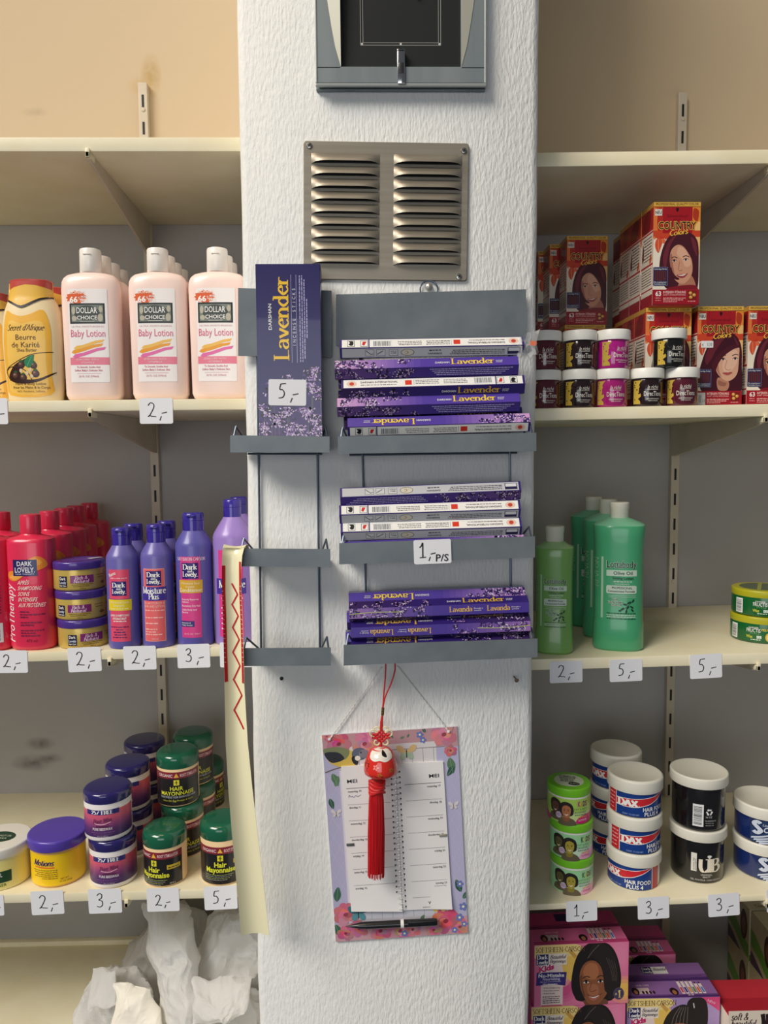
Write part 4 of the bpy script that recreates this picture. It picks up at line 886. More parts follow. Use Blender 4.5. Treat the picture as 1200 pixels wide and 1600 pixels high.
def tint_jar(label, loc, col, rz, arts=[0]):
    r = root('hair_tint_jar', label, 'jar', loc, 'white lidded hair tint jars', (0, 0, rz - .35)); R = .0243; h = .0605
    Acc().lathe([(R - .004, 0), (R - .001, .0006), (R, .003), (R, .042), (R - .001, .0445), (R - .003, .0455)], mat(col, .12, coat=.6, name='tint_jar_plastic'), 48).build('body', r, 50)
    Acc().lathe([(.0255, .0446), (.0268, .0445), (.0271, .046), (.0270, .0588), (.0262, .0602), (.0245, .0606)], mat((240, 238, 230), .4), 48).build('lid', r)
    a = Art(.18); G = (196, 166, 70)
    def foil(x0, x1, y0, y1, seed):
        rr = random.Random(seed); pts = [(x0, y0), (x0, y1), (x1, y1)]
        for i in range(9): pts.append((x1 - 2 - rr.uniform(0, 6), y1 - (y1 - y0) * (i + .8) / 10))
        a.poly(pts + [(x1 - 3, y0)], G, 1)
        for i in range(9): a.ell(rr.uniform(x0 + 2, x1 - 3), rr.uniform(y0 + 3, y1 - 3), rr.uniform(.6, 1.6), rr.uniform(.6, 1.4), col, 2, n=10)
    foil(-27, -11, 4, 41, 3); foil(28, 36, 4, 41, 7); S = (232, 226, 214)
    a.text('la riché', 5, 27.5, 6.5, S, w=17, shear=.25); a.rect(-4, 26, 14, 26.5, S, 5); a.text('DirecTions', 6, 16.5, 7.6, S, w=29, bold=.006); a.text('SEMI-PERMANENT', 6, 11, 2, S, w=22); a.text('HAIR COLOUR', 6, 8, 2, S, w=15)
    a.line([(-12, 34), (-8, 30), (-4, 33)], .5, col, 3, smooth=True)
    B = Acc(); a2 = Art(.15); a.into(B, mcyl(R + .0001), 3); B.build('label', r); return r
DK, MG, RD = (38, 22, 26), (172, 26, 128), (88, 22, 40); Yj = 1.2085
tj = {}
for nm_, px, lo, col, rz in (('leftmost', 850, 0, RD, .2), ('second', 904, 0, DK, .25), ('magenta', 955.5, 0, (164, 32, 112), .1), ('fourth', 1010, 0, DK, .2), ('rightmost', 1065, 0, (84, 26, 42), 0)):
    tj[nm_] = tint_jar({'leftmost': 'dark red tint jar beside the pillar, bottom row', 'second': 'black tint jar between dark red and magenta, bottom row', 'magenta': 'magenta tint jar in the bottom row', 'fourth': 'black tint jar right of magenta, under the single upper jar', 'rightmost': 'dark red tint jar at the right end of the bottom row'}[nm_], cp(px, 610, Yj), col, rz)
for px, k, col, lb, rz in ((850.5, 'leftmost', RD, 'dark red tint jar beside the pillar, upper row', .15), (905.5, 'second', DK, 'black tint jar between dark red and magenta, upper row', .2), (957.5, 'magenta', MG, 'bright magenta tint jar in the upper row', .45)):
    t = tint_jar(lb, cp(px, 545, Yj - .001), col, rz); t.location.z = tj[k].location.z + .0609
t = tint_jar('black tint jar with gold flecks standing alone on top', cp(1045, 545, Yj), (24, 22, 22), .35); t.location.z = max(tj['fourth'].location.z, tj['rightmost'].location.z) + .0609

# --- green setting lotion
def lotta(label, loc, s, col, rz=-.30):
    r = root('setting_lotion_bottle', label, 'bottle', loc, 'green setting lotion bottles', (0, 0, rz))
    w, H = (.0400, .200) if s == 1 else (.0300, .168)
    d = .034 if s == 1 else .0265
    S = [(0, w * .93, d * .9, 2.6), (.003, w * .99, d * .98, 2.7), (H * .02, w, d, 2.7), (H * .215, w * .985, d, 2.7), (H * .235, w * .955, d * .97, 2.7), (H * .5, w * .945, d * .965, 2.7), (H * .8, w * .95, d * .97, 2.7), (H * .92, w * .985, d, 2.7), (H * .985, w * 1.01, d, 2.7), (H, w * .99, d * .97, 2.6), (H * 1.012, w * .93, d * .9, 2.4), (H * 1.035, w * .66, d * .68, 2.1), (H * 1.055, .016, .016, 2), (H * 1.06, .0125, .0125, 2)]
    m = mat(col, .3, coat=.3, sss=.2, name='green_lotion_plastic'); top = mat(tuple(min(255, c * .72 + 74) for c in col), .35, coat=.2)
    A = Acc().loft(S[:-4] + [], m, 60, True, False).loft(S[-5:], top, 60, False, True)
    a = Art(.35, .1); k = w / .0400; P = (206, 226, 206); D = (22, 40, 36)
    z = lambda t: t * H * 1000 / 200
    u = lambda t: t * k * 1.0
    a.rect(u(-27), z(53), u(-23.6), z(151), (176, 212, 180), 1)
    a.pen('REVLON', u(-31), z(102), 6 * k, (150, 200, 156), al='L', w=z(47), rot=math.pi / 2, thick=.12)
    for o, cc, bb in ((0, P, .07), (1, D, .02)): a.text('Lottabody', u(4), z(134.5), 11.5 * k, cc, w=u(47 - o * 1.5), bold=bb * .5, l=2 + o)
    a.rect(u(-19), z(121), u(27), z(130.5), (200, 222, 202), 1); a.text('Olive Oil', u(6), z(123.4), 5.6 * k, (24, 52, 40), w=u(29), bold=.012)
    a.text('Setting Lotion', u(6), z(116), 4.2 * k, (18, 70, 50), w=u(32), bold=.02); a.greek(u(-8), u(20), z(111.5), 1.8 * k, P, 3); a.greek(u(-6), u(16), z(108), 1.2 * k, P, 4)
    a.rrect(u(-19), z(93), u(27), z(106), 2.4 * k, (206, 224, 206), 1); a.text('PROFESSIONAL', u(5), z(100.6), 3.6 * k, D, w=u(31), bold=.012); a.text('Concentrated Formula', u(4), z(95.4), 3.4 * k, D, w=u(41), bold=.015)
    a.line([(u(-16), z(90)), (u(26), z(90))], .5, P); a.line([(u(-16), z(87.6)), (u(26), z(87.6))], .4, P)
    for o, cc, bb in ((0, (190, 216, 192), .16), (1, D, .01)):
        for t, x, y, ww in (('With', -6, 82.5, 9), ('Extra Virgin', -5, 78, 24), ('Olive Oil', -4, 73.6, 16)): a.text(t, u(x), z(y), 3 * k, cc, w=u(ww), bold=bb, l=2 + o)
    for x, y, rr_, t in ((16, 79, 5, .5), (22, 82, 4, 1.2), (10, 76, 4.5, -.2), (14, 71, 5, .9), (20, 72, 4.5, -.6), (6, 69, 4, .6), (12, 65, 4.2, 1.4), (21, 67, 4, -.9), (2, 66, 3, .3)): a.ell(u(x), z(y), rr_ * .72 * k, 1.35 * k, (14, 62, 40), 4 + .1 * (x % 7), t, 14)
    a.line([(u(2), z(64)), (u(12), z(72)), (u(24), z(84))], .5, (14, 62, 40), 4, smooth=True)
    for i in range(4): a.greek(u(-18), u(26), z(61 - i * 2.9), 1.4 * k, (22, 90, 62) if i in (0, 3) else P, i)
    a.into(A, moval(S), 3, 5); A.build('body', r, 35)
    zc = S[-1][0] - .0022; cr_ = .0140; ch = .0262
    Acc().lathe([(cr_ - .0006, zc), (cr_, zc + .0008), (cr_ + .0002, zc + ch * .6), (cr_ + .0009, zc + ch * .66), (cr_ + .0010, zc + ch - .0012), (cr_ - .0004, zc + ch)], mat((226, 222, 206), .4), 32).build('cap', r); return r
lg = lotta('large green setting lotion bottle at the front', put(SR3, 966, 930, 1.243), 1, (76, 172, 122))
dup(lg, put(SR3, 948.5, 900, 1.325), 'large green setting lotion bottle, second in its row'); dup(lg, put(SR3, 926, 880, 1.410), 'large green setting lotion bottle, rearmost in its row')
lotta('smaller yellow-green setting lotion bottle beside the pillar', put(SR3, 866, 940, 1.228), 0, (122, 172, 92))

def art_fru():
    a = Art(.3, .2); a.barcode(-44, 4, -30, 28, 5, False); a.text('GARNIER', -2, 24.4, 2.6, WHITE, w=15); a.text('FRUCTIS', -2, 18, 6.4, WHITE, w=21, bold=.004); a.text('STYLE', 0, 15, 2, (120, 180, 110), w=14); a.text('Wax', -8, 8.4, 5, (210, 214, 70), w=10, bold=.02); a.rect(3, 8, 10, 12.6, (220, 230, 220), 2); a.text('CZ', 6.5, 8.8, 3, (30, 90, 40), w=5, l=7)
    a.greek(-6, 10, 5.4, 1.4, (220, 230, 210), 3); a.text('PELIGRO', 10, 21, 3.8, (222, 200, 60), al='L', w=20, bold=.02); a.ell(22, 11, 6.5, 7.5, (206, 170, 60), 2); a.ell(22, 11, 4.5, 5.5, (230, 206, 130), 3); a.ell(23, 10, 2.6, 3.4, (180, 110, 40), 4); return a
lt = Art(.35); lt.ell(0, 0, 36, 36, (84, 96, 74), 1, n=36); lt.rect(-8, -34, -2, 34, (150, 156, 70), 2); lt.text('WAX', 14, -6, 8, (150, 160, 130), w=20)
q = put(SR3, 1189, 980, 1.277); gm = mat((18, 92, 44), .25, coat=.4, name='dark_green_jar'); yl = mat((176, 172, 34), .35, name='olive_yellow_lid')
for i, (lb, dx, rz) in enumerate((('bottom', 0, .05), ('top', .001, .22))): jar('hair_wax_jar', 'dark green wax jar with olive yellow lid, %s of its pair' % lb, 'jar', q + Vector((dx, 0, .0432 * i)), 'dark green wax jars', .0475, .043, .0115, art_fru(), gm, yl, .0480, .003, rz=rz - .72, lidtop=lt)

# --- bottom right jars
def kidface(a, x, y, s, skin, hair, two=True):
    a.blob([(x - 9 * s, y - 2 * s), (x - 9 * s, y + 8 * s), (x - 2 * s, y + 13 * s), (x + 7 * s, y + 10 * s), (x + 10 * s, y + 2 * s), (x + 8 * s, y - 6 * s), (x - 6 * s, y - 8 * s)], hair, 5)
    a.blob([(x - 10 * s, y - 20 * s), (x - 8 * s, y - 11 * s), (x, y - 9 * s), (x + 10 * s, y - 12 * s), (x + 13 * s, y - 20 * s)], (104, 92, 70), 5)
    a.blob([(x - 4 * s, y - 14 * s), (x - 3 * s, y - 6 * s), (x + 4 * s, y - 7 * s), (x + 4 * s, y - 14 * s)], tuple(c * .8 for c in skin), 6)
    a.blob([(x - 6 * s, y), (x - 4.5 * s, y + 6 * s), (x + .5 * s, y + 8 * s), (x + 5.5 * s, y + 5 * s), (x + 6 * s, y - 2 * s), (x + 3.5 * s, y - 8 * s), (x, y - 10 * s), (x - 4 * s, y - 7 * s)], skin, 7)
    for dx in (-2.4, 2.8): a.ell(x + dx * s, y + 1 * s, 1.1 * s, .7 * s, (40, 26, 20), 8, n=10); a.line([(x + (dx - 1.4) * s, y + 2.8 * s), (x + (dx + 1.4) * s, y + 3 * s)], .4 * s, (50, 32, 24), 8)
    a.blob([(x - 2.6 * s, y - 4.4 * s), (x, y - 5 * s), (x + 3 * s, y - 4 * s), (x + .4 * s, y - 6.6 * s)], (236, 226, 216), 8); a.line([(x, y), (x - .4 * s, y - 2 * s), (x + 1 * s, y - 2.2 * s)], .4 * s, tuple(c * .72 for c in skin), 8)
def art_kid(v):
    a = Art(.3, .15); bg = ((176, 214, 96) if v else (164, 222, 164)); a.rect(-52, 2, 52, 41, bg, 1); a.rect(2, 2, 52, 20, (206, 226, 150) if v else (206, 230, 204), 2)
    a.blob([(14, 2), (18, 12), (34, 15), (52, 14), (52, 2)], (216, 40, 120) if v else (240, 176, 206), 3); 
    if v: a.blob([(-52, 2), (-52, 14), (-38, 12), (-30, 2)], (206, 60, 130), 3)
    sk = (186, 116, 76) if v else (176, 160, 60); sk2 = (104, 66, 50) if v else (96, 92, 50)
    kidface(a, -21, 26, 1.02, sk2, (40, 30, 28)); kidface(a, -3, 22, 1.12, sk, (38, 34, 32))
    a.ell(-15, 14, 5, 5, (214, 190, 214), 9); a.greek(-19, -11, 15, 1.2, (130, 90, 130), 3, 10); a.greek(-19, -11, 12.6, 1.2, (130, 90, 130), 4, 10)
    for i, (t, c) in enumerate((('K', (196, 40, 130)), ('i', (230, 150, 40)), ('D', (120, 60, 130)), ('S', (150, 80, 50)))): a.text(t, 17 + i * 4.4, 29, 8.6, c if v else ((70, 90, 60), (220, 210, 60), (96, 60, 50), (120, 90, 60))[i], w=4.6 if t != 'i' else 1.6, bold=.03)
    a.text('SOFT & SILKY', 20, 23.4, 3, (110, 130, 100), w=24); a.text('ORIGINALS', 19, 18, 3.6, (90, 120, 100), w=24); a.greek(10, 32, 15, 1.4, (60, 110, 60), 8); a.greek(16, 32, 11, 1.8, (240, 170, 50), 9); a.text('SOFTENER', 24, 5.5, 3, (255, 220, 230) if v else (206, 90, 130), w=16, bold=.01); return a
kl = mat((122, 204, 40), .35, name='lime_lid_plastic'); kt = Art(.4); kt.ell(0, 0, 23, 23, (216, 226, 200), 1, n=32)
for i, (t, y) in enumerate((('NO MINERAL OIL', 12), ('NO PETROLATUM', 6), ('OLIVE OIL', 0), ('BLEND', -6))): kt.text(t, -3, y, 4.4, (30, 36, 30), w=26 - i * 2, bold=.02)
kt.ell(8, -11, 9, 6, (30, 44, 34), 2); kt.greek(2, 14, -12, 1.8, (200, 214, 190), 3)
q = put(SR4, 890.5, 1340, 1.2335)
for i, (lb, dx, rz) in enumerate((('bottom', .003, .1), ('middle', .0012, .07), ('top', -.003, .02))): jar('hair_cream_jar', 'lime lidded kids hair cream jar, %s of three' % lb, 'jar', q + Vector((dx, 0, .0575 * i)), 'lime lidded jars', .0335, .0572, .0135, art_kid(i == 2), wj, kl, .0342, .0025, rz=rz - .3, lidtop=kt if i == 2 else None)
def art_dax():
    a = Art(.3, .1); B_ = (18, 58, 132); R_ = (206, 38, 48); a.rect(-58, 1.5, 62, 37.5, B_, 1); a.rect(-58, 1.5, -40.6, 37.5, R_, 2); a.rect(-41.2, 1.5, -40.2, 37.5, WHITE, 3); a.rect(47, 1.5, 62, 37.5, (186, 46, 66), 2); a.rect(46, 1.5, 47, 37.5, WHITE, 3)
    def band(o, c, l): a.poly([(-40, 30.5 + o), (-24, 27.6 + o * .4), (-10, 31 + o * .1), (16, 32.5), (46, 37.5), (46, 36 - o * .6), (34, 28.5 - o), (18, 21.5 - o), (0, 17.4 - o), (-20, 16 - o), (-40, 17.4 - o)], c, l)
    a.poly([(-40, 28), (-26, 29.5), (-10, 30.5), (20, 33.2), (46, 37.5), (46, 36), (30, 27.5), (14, 21), (-4, 17), (-22, 15.6), (-40, 16)], WHITE, 3)
    a.poly([(-40, 27.2), (-26, 28.7), (-10, 29.7), (20, 32.4), (46, 36.9), (30, 28.6), (14, 22), (-4, 18), (-22, 16.6), (-40, 17)], R_, 4)
    a.pen('DAX', -21, 17.6, 10, WHITE, w=31, thick=.27, thin=.09); a.ell(-3.4, 18.8, 1, 1, (240, 200, 200), 5)
    a.text('HAIR FOOD', 23, 10.6, 6.6, WHITE, w=41, bold=.02); a.text('PLUS 4', 18, 3, 6.4, WHITE, w=26, bold=.02); a.text('CONT. 7.5 OZ NET', -16, 3.6, 2.4, (170, 190, 226), w=26)
    for i in range(5): a.greek(-56, -43, 31 - i * 6, 2.2, (236, 170, 170), i)
    return a
wl = mat((232, 228, 214), .45, name='white_lid_plastic'); dm = mat((236, 236, 230), .35)
q = put(SR4, 990, 1330, 1.2455)
dxa = jar('hair_food_jar', 'red and blue hair food jar, bottom of the front stack', 'jar', q, 'red and blue hair food jars', .0402, .0592, .0205, art_dax(), dm, wl, .0432, .004, rz=-.72, inset=.0012)
dup(dxa, q + Vector((0, 0, .0596)), 'red and blue hair food jar, middle of the front stack', .1); dup(dxa, q + Vector((0, 0, .1192)), 'red and blue hair food jar, top of the front stack', -.08)
q2 = put(SR4, 961, 1270, 1.348)
for i, rz in enumerate((-.95, -1.15, -.62)): dup(dxa, q2 + Vector((0, 0, .0596 * i)), 'red and blue hair food jar, %s of the rear stack' % ('bottom', 'middle', 'top')[i], rz)
bk = mat((20, 18, 20), .2, coat=.5, name='black_jar_plastic')
def art_ub(back):
    a = Art(.3)
    if back:
        a.barcode(-18, 8, -2, 44, 7, False); a.rect(-18, 8, -17, 44, WHITE, 3); 
        for k in range(3):
            t = math.pi / 2 + k * 2 * math.pi / 3; c, s_ = math.cos(t), math.sin(t); cx, cy = 7 + 3.4 * c, 32 + 3.4 * s_; n = (-s_, c)
            a.poly([(cx - n[0] * 3.2 - c, cy - n[1] * 3.2 - s_), (cx + n[0] * 1.4 - c, cy + n[1] * 1.4 - s_), (cx + n[0] * 1.4 - c * 2.2, cy + n[1] * 1.4 - s_ * 2.2), (cx + n[0] * 4, cy + n[1] * 4 - 0), (cx + n[0] * 1.4 + c * 2.4, cy + n[1] * 1.4 + s_ * 2.4), (cx + n[0] * 1.4 + c * 1.2, cy + n[1] * 1.4 + s_ * 1.2), (cx - n[0] * 3.2 + c * 1.2, cy - n[1] * 3.2 + s_ * 1.2)], WHITE, 3)
        a.text('16 OZ', 6.5, 22.5, 3.2, (210, 210, 206), w=10); a.text('INGREDIENTS', 9.5, 16.6, 2.4, (190, 190, 186), w=17); a.text('PO BOX 1000', 8, 13, 2, (180, 180, 176), w=13); a.text('BRUSSELS BE', 8, 9.6, 2, (180, 180, 176), w=13)
    else:
        a.rect(-16.5, 20, -8, 50, (226, 222, 212), 1); a.greek(0, 0, 0, 1, WHITE); a.text('ALCOHOL FREE', -11.4, 22, 2, (40, 40, 40), al='L', w=20, rot=math.pi / 2); a.text('NON FLAKING', -8.7, 22, 2, (40, 40, 40), al='L', w=19, rot=math.pi / 2)
        a.pen('UB', 13, 20.5, 20.5, (236, 226, 206), w=36, thick=.2, thin=.06); a.poly([(7.5, 45.4), (9.4, 47.6), (13.6, 47.6), (15.4, 45.4), (11.5, 41.4)], (230, 228, 222), 3)
        a.text('UNIVERSAL', 7.5, 14, 3.2, (220, 216, 206), w=18); a.text('BEAUTY', 7.5, 10.4, 3, (220, 216, 206), w=12); a.text('GEL FIXATEUR / HAIR DRESSING', 8, 5.4, 3, (200, 198, 190), w=50)
    return a
q = put(SR4, 1089, 1330, 1.2585)
jar('hair_gel_jar', 'black gel jar with white lid and large serif letters', 'jar', q, 'black gel jars', .0405, .0862, .0165, art_ub(False), bk, wl, .0448, .0025, rz=-.22, inset=.001)
jar('hair_gel_jar', 'black gel jar with white lid and barcode, stacked on top', 'jar', q + Vector((0, 0, .0866)), 'black gel jars', .0405, .0862, .0165, art_ub(True), bk, wl, .0448, .0025, rz=-.16, inset=.001)
def art_sc():
    a = Art(.25, .2); a.rect(-20, 1, 60, 43, (36, 56, 96), 1); S = (206, 214, 230)
    a.pen('S', -10, 17, 19, (20, 30, 70), w=14, thick=.42, thin=.3, serif=True, l=3); a.pen('S', -10, 17, 19, S, w=13, thick=.3, thin=.2, l=4); a.text('CURL', 12, 20, 9, S, w=26, bold=.03, shear=.2); a.text("Lite'n", 4, 30, 4, S, w=12, shear=.3)
    for i in range(4): a.poly([(-19 + i * 4, 6 - i * 2.2), (-18 + i * 4, 9 - i * 2.2), (40, 27 - i * 6), (40, 25.4 - i * 6 - 1)], S, 3)
    a.text('TEXTURIZER', 26, 10, 4, WHITE, w=26); return a
q = put(SR4, 1192, 1330, 1.2615); nb = mat((24, 42, 98), .15, coat=.5, name='blue_gel_jar')
jar('hair_gel_jar', 'dark blue gel jar with white lid, bottom at right edge', 'jar', q, 'dark blue gel jars', .0445, .0592, .0185, art_sc(), nb, wl, .0475, .003, rz=-.22, inset=.001)
jar('hair_gel_jar', 'dark blue gel jar with white lid, top at right edge', 'jar', q + Vector((0, 0, .0596)), 'dark blue gel jars', .0445, .0592, .0185, art_sc(), nb, wl, .0475, .003, rz=-.48, inset=.001)

# --- relaxer kit boxes
def girl_bob(a, u0, v0, s):
    T = lambda *p: [(u0 + x * s, v0 - y * s) for x, y in p]; H = (34, 26, 26)
    a.blob(T((460, 760), (466, 640), (500, 500), (560, 400), (650, 335), (760, 320), (880, 350), (960, 440), (1010, 580), (1026, 720), (1000, 830), (940, 900), (860, 920), (560, 910), (490, 850)), H, 4)
    a.blob(T((610, 900), (620, 960), (590, 1005), (890, 1005), (880, 960), (850, 900)), (112, 70, 50), 5)
    S = (142, 86, 56); a.blob(T((552, 680), (562, 600), (610, 530), (680, 505), (740, 520), (790, 570), (822, 660), (850, 800), (866, 840), (820, 900), (770, 945), (715, 955), (650, 930), (600, 860), (565, 780)), S, 6)
    a.blob(T((600, 580), (660, 530), (740, 545), (770, 620), (740, 690), (660, 690), (600, 650)), (172, 108, 70), 7); a.blob(T((640, 760), (700, 740), (760, 760), (770, 840), (710, 860), (650, 830)), (164, 102, 70), 7); a.blob(T((555, 680), (580, 650), (590, 760), (620, 860), (590, 840)), (110, 64, 44), 7)
    for x, y, w in ((628, 718, 36), (790, 716, 36)):
        a.blob(T((x - w, y + 4), (x, y - 16), (x + w, y + 2), (x, y + 15)), (226, 214, 204), 8); a.ell(*T((x, y))[0], 15 * s, 15 * s, (28, 18, 16), 9); a.line(T((x - w, y + 2), (x, y - 18), (x + w, y)), 8 * s, (26, 16, 14), 10, smooth=True); a.line(T((x - w - 6, y - 38), (x, y - 56), (x + w + 8, y - 44)), 9 * s, (44, 28, 22), 8, smooth=True)
    a.line(T((690, 730), (670, 795), (690, 818), (720, 812), (745, 800)), 6 * s, (104, 58, 40), 8, smooth=True); a.line(T((635, 840), (680, 868), (760, 860), (812, 838)), 6 * s, (96, 48, 40), 8, smooth=True); a.blob(T((650, 862), (700, 872), (780, 856), (740, 902), (690, 904)), (176, 100, 86), 8); a.blob(T((660, 862), (710, 872), (780, 856), (720, 882)), (232, 220, 210), 9)
    a.blob(T((700, 345), (830, 350), (930, 430), (990, 600), (1000, 760), (960, 880), (890, 905), (868, 840), (838, 800), (820, 660), (780, 540), (700, 470), (640, 480)), (42, 34, 32), 9)
    a.line(T((640, 480), (700, 410), (770, 350)), 6 * s, (110, 96, 90), 10, smooth=True)
    for i in range(4): a.line(T((850 + i * 30, 480 + i * 14), (905 + i * 22, 600 + i * 10), (930 + i * 14, 720)), 4 * s, (92, 80, 72), 10, smooth=True)
def girl_pony(a, u0, v0, s):
    T = lambda *p: [(u0 + x * s, v0 - y * s) for x, y in p]; H = (46, 38, 34)
    a.blob(T((560, 60), (640, 20), (720, 50), (745, 140), (740, 260), (700, 340), (620, 300), (560, 180)), H, 4)
    a.blob(T((340, 320), (350, 210), (420, 120), (520, 80), (600, 120), (640, 220), (640, 330), (600, 420), (400, 420)), H, 5)
    a.blob(T((380, 300), (430, 240), (520, 230), (590, 270), (610, 360), (590, 480), (500, 560), (410, 500)), (150, 92, 62), 6); a.blob(T((430, 270), (520, 245), (580, 300), (540, 350), (450, 350)), (178, 114, 78), 7)
    for i in range(5): a.line(T((420 + i * 34, 240 - abs(i - 2) * 2), (440 + i * 30, 170), (490 + i * 18, 100)), 5 * s, (120, 110, 100), 7, smooth=True)
    a.line(T((612, 70), (620, 110)), 10 * s, (210, 206, 200), 8)
    for x, y, w in ((440, 400, 30), (560, 396, 30)): a.blob(T((x - w, y + 4), (x, y - 14), (x + w, y + 2), (x, y + 14)), (226, 214, 204), 8); a.ell(*T((x, y))[0], 13 * s, 13 * s, (28, 18, 16), 9); a.line(T((x - w - 4, y - 32), (x, y - 48), (x + w + 6, y - 36)), 8 * s, (44, 28, 22), 8, smooth=True)
    a.line(T((495, 420), (480, 460), (510, 468)), 5 * s, (104, 58, 40), 8, smooth=True); a.blob(T((450, 500), (500, 510), (550, 496), (500, 530)), (176, 100, 86), 8)
def relax_front(W, H, var):
    a = Art(.3, .2); P = (226, 120, 158) if var == 'pink' else (170, 140, 190); a.rect(0, 0, W, H, P, 1)
    for x, y, rx, ry, c in ((40, 70, 34, 22, (232, 190, 110)), (W - 8, 20, 26, 20, (236, 186, 92)), (16, 84, 26, 10, (236, 214, 160)), (W - 16, 70, 20, 26, (232, 134, 170) if var == 'pink' else (186, 158, 204)), (50, 24, 20, 18, (210, 84, 134) if var == 'pink' else (178, 150, 196)), (48, 54, 16, 26, (238, 204, 130))):
        for k in range(3): a.ell(x, y, rx * (1 - .25 * k), ry * (1 - .25 * k), tuple(P[i] + (c[i] - P[i]) * (k + 1) / 3 for i in range(3)), 2, n=28)
    a.ell(34, 80, 46, 11, (240, 212, 136), 2.95, .05, 28); a.ell(62, 58, 16, 24, (238, 196, 96), 2.9, .3, 28)
    a.pen('SOFTSHEEN-CARSON', 2, 79, 6.8, (92, 62, 50), al='L', w=80, thick=.1, thin=.06); a.poly([(56, 78), (66, 68), (70, 72), (60, 82)], (206, 160, 80), 3)
    a.rect(3, 60, 53, 76.5, (240, 226, 214), 3); a.rect(3, 60.5, 23, 76, (40, 34, 92), 4); a.pen('Dark', 13, 69.3, 5.6, WHITE, w=17, thick=.18); a.pen('Lovely', 13, 62.3, 5.4, WHITE, w=18, thick=.18)
    a.pen('Beautiful', 38, 69.4, 5.2, (60, 50, 70), w=25, serif=False, shear=.4); a.pen('Beginnings', 38, 63.4, 4.6, (60, 50, 70), w=26, serif=False, shear=.4)
    for o, c, b in ((0, WHITE, .12), (1, (206, 44, 110), .05)): a.text('Kids', 20, 52.4, 8, c, w=25, bold=b, shear=.2, rot=.2, l=8 + o)
    a.rect(11, 2, 47, 60, (238, 214, 208), 2); a.poly([(3, 31), (4, 50), (53, 49.6), (51, 30), (28, 33)], (58, 44, 120), 6)
    a.text('No-Mistake', 28, 43, 5.2, WHITE, w=42, bold=.02, l=8); a.text('Nourishing', 28, 38.6, 3.8, (226, 214, 236), w=28, bold=.015, l=8); a.text('No-Lye Creme Relaxer', 27, 35.6, 2, (226, 214, 236), w=34, l=8); a.greek(14, 38, 32.6, 1.2, (216, 204, 230), 2, 8)
    for i, t in enumerate(('• Perfect Straightening', '• Perfect Nourishment', '• Perfect Results')): a.text(t, 14, 26.4 - i * 4, 2.2, (60, 40, 60), al='L', w=(28, 27, 20)[i], l=7)
    for i in range(4): a.greek(14, 42, 14 - i * 2.9, 1.4, (90, 60, 80), i + 3, 7)
    a.rect(12, 0, 45, 2.6, (206, 90, 110), 7)
    if var == 'pink': girl_bob(a, -5.5, 137.5, .1445); a.ell(139, 15, 8.8, 8.8, (92, 76, 96), 11); a.ell(139, 15, 7.6, 7.6, (70, 60, 92), 12); a.pen('1', 140, 9.6, 10, (226, 200, 120), w=4, thick=.2, l=13); a.text('#', 134.6, 13, 4, (226, 200, 120), w=3.4, l=13)
    else: girl_pony(a, -2, 94, .184); a.blob([(W - 32, H), (W - 26, H - 6), (W - 12, H - 14), (W + 4, H - 22), (W + 4, H + 2)], (226, 76, 130), 3); a.text('NEW', W - 15, H - 9, 4, (250, 210, 224), w=14, rot=-.4)
    return a
def relax_top(W, D, var):
    a = Art(.3, .2); P = (190, 66, 118) if var == 'pink' else (116, 76, 136); Q = (214, 104, 150) if var == 'pink' else (146, 104, 164); d = (120, 34, 84) if var == 'pink' else (76, 44, 106)
    a.rect(0, 0, W, D, P, 1); a.rect(0, 8, W, 40, Q, 2); a.rect(0, 40, W, 48, d, 2); a.rect(0, 56, W, D, P if var == 'pink' else Q, 2); a.rect(0, 0, W, 5, d if var != 'pink' else P, 3)
    a.rect(52, 60, 76, 80, (40, 32, 80), 3) if var == 'pink' else (a.rect(48, 58, 66, 76, (40, 32, 80), 3), a.rect(66, 58, 92, 76, (236, 230, 222), 3), a.pen('Dark', 57, 68, 6, WHITE, w=15), a.pen('Lovely', 57, 60, 6, WHITE, w=16), a.pen('Beautiful', 79, 66, 7, (50, 40, 60), w=22, serif=False, shear=.4), a.text('SOFTSHEEN CARSON', 70, 79, 3, (70, 40, 80), w=50))
    a.line([(10, 50), (W - 10, 51)], 1.2, d, 4); a.line([(20, 45), (W - 30, 46)], 1, P, 4)
    a.rect(24, 10, 44, 24, (216, 190, 190), 4); a.ell(20, 16, 6, 9, (40, 26, 26), 5); a.ell(20, 14, 3, 5, (176, 116, 84), 6); a.text('HAIR CARE', 36, 28, 4, (250, 226, 236), w=22)
    for i in range(4): a.ell(32 + i * 6, 13, 2, 4, (50, 34, 34), 6)
    a.ell(84, 14, 7, 9, (40, 26, 26), 5); a.ell(84, 12, 3.4, 5.4, (166, 106, 76), 6)
    for i, c in enumerate(((206, 70, 90), (70, 60, 130), (206, 150, 60), (90, 130, 70), (226, 100, 50), (80, 130, 190))): x = 96 + i * 7; a.rect(x, 8, x + 5, 38 - (i > 3) * 6, (232, 216, 214), 4); a.rect(x + .8, 11, x + 4.2, 24, c, 5); a.rect(x + 1.4, 38 - (i > 3) * 6, x + 3.6, 44 - (i > 3) * 8, (60, 44, 60), 5)
    a.greek(104, 116, 4, 2, (240, 210, 224), 3); return a
